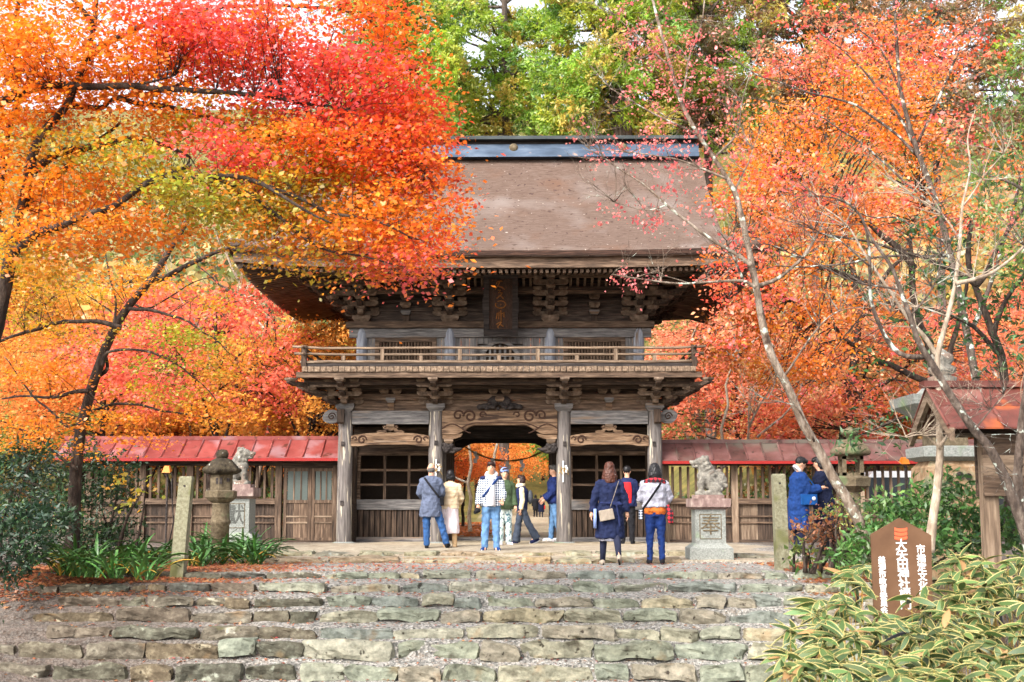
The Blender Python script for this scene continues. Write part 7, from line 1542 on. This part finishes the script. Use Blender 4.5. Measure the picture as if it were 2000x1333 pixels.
for (px, YY, ki, s_) in ((850, 48, 0, .8), (880, 60, 0, .8), (930, 78, 0, .9), (905, 50, 0, .6), (1010, 112, 0, 1.3), (960, 105, 0, 1.2), (1060, 110, 0, 1.3), (1120, 70, 0, 1.0), (1150, 55, 0, .9), (1100, 95, 0, 1.1), (930, 95, 0, 1.1), (1180, 42, 1, .8), (800, 42, 0, .9), (1000, 125, 0, 1.6), (1075, 130, 0, 1.6), (940, 128, 0, 1.6)):
    plant(px, YY, KINDP, ki, s_, 'trees along the path')
for p in protos:
    for ch in list(p.children): bpy.data.objects.remove(ch)
    bpy.data.objects.remove(p)
# bare grey trunks beside the path and behind the fences
for (px, YY, h, lean, lab) in ((962, 41, 6, .5, 'bare pale trunk curving beside the path beyond the gate'), (920, 40, 5, -.3, 'thin pale bare trunk at the left of the path beyond the gate'), (500, 34, 7, 1.3, 'forked grey bare trunk rising behind the red fence roof'), (1400, 37, 6, .8, 'pale forked bare trunk behind the right fence near the gate'), (1375, 40, 6, -.3, 'grey bare trunk close behind the gate balcony'), (365, 36, 4, .1, 'short straight bare trunk behind the red fence roof'), (590, 35, 6, 1.0, 'dark forked bare trunk between the red roof and the balcony')):
    x = at(px, 950, YY).x; z = gz(x, YY); t = Tree('bare_tree', lab, (x, YY, z)); t.limb([(x, YY, z - .2), (x + lean * .1, YY, z + h * .3), (x + lean * .5, YY, z + h * .7), (x + lean, YY, z + h)], .075, .02, 7, wob=.15)
    for k in range(7): q = t.lp[random.randint(4, len(t.lp) - 1)]; t.grow(Vector(q), Vector((random.uniform(-1, 1), random.uniform(-.5, .5), random.uniform(.4, 1.2))), random.uniform(1.2, 2.2), .04, 2, .2)
    t.done('bark_pale' if 'pale' in lab or 'grey' in lab else 'bark_dark', 'quad', .1)
# undergrowth and the far wood
P = []; cl = []
for i in range(1300):
    y = random.uniform(62, 185); x = random.uniform(-75, 75) * (y / 110 + .25)
    if y < 120 and abs(x) < 12: continue
    z = gz(x, y) if y <= 170 else max(gz(x, y), 50); h = random.uniform(2.5, 5.0); c = random.choice([(.62, .30, .07), (.40, .36, .08), (.24, .28, .07), (.66, .20, .06), (.48, .40, .16), (.14, .20, .06), (.62, .40, .12), (.38, .34, .14)])
    n = 130; q = rng.normal(size=(n, 3)) * np.array((h * .42, h * .42, h * .36)) + np.array((x, y, z + h * .75)); P.append(q); cl.append(np.array(c) * (1 + rng.normal(size=(n, 1)) * .25))
P = np.concatenate(P); cl = np.concatenate(cl); n = len(P)
leafcloud('far_wood', P, rng.normal(size=(n, 3)) + np.array((0, -.4, .6)), rng.normal(size=(n, 3)), .5 * (1 + rng.random(n) * .6), cl, 'quad', 'leaf', None, label='mixed autumn wood covering the far hillside', cat='wood', kind='stuff')
P = []; cl = []
for i in range(900):
    y = random.uniform(33, 62); x = random.choice((-1, 1)) * random.uniform(3.4, 26)
    if x < 3.4 and x > -2.8: continue
    c = random.choice([(.08, .17, .04), (.14, .24, .05), (.05, .10, .03), (.34, .16, .05), (.22, .20, .06)]); n = 50
    q = rng.normal(size=(n, 3)) * np.array((.45, .45, .28)) + np.array((x, y, gz(x, y) + .45)); P.append(q); cl.append(np.array(c) * (1 + rng.normal(size=(n, 1)) * .25))
P = np.concatenate(P); cl = np.concatenate(cl); n = len(P)
leafcloud('undergrowth', P, rng.normal(size=(n, 3)) + np.array((0, -.3, .6)), rng.normal(size=(n, 3)), .17 * (1 + rng.random(n) * .5), cl, 'quad', 'leaf', None, label='low green undergrowth beneath the trees beyond the fences', cat='undergrowth', kind='stuff')
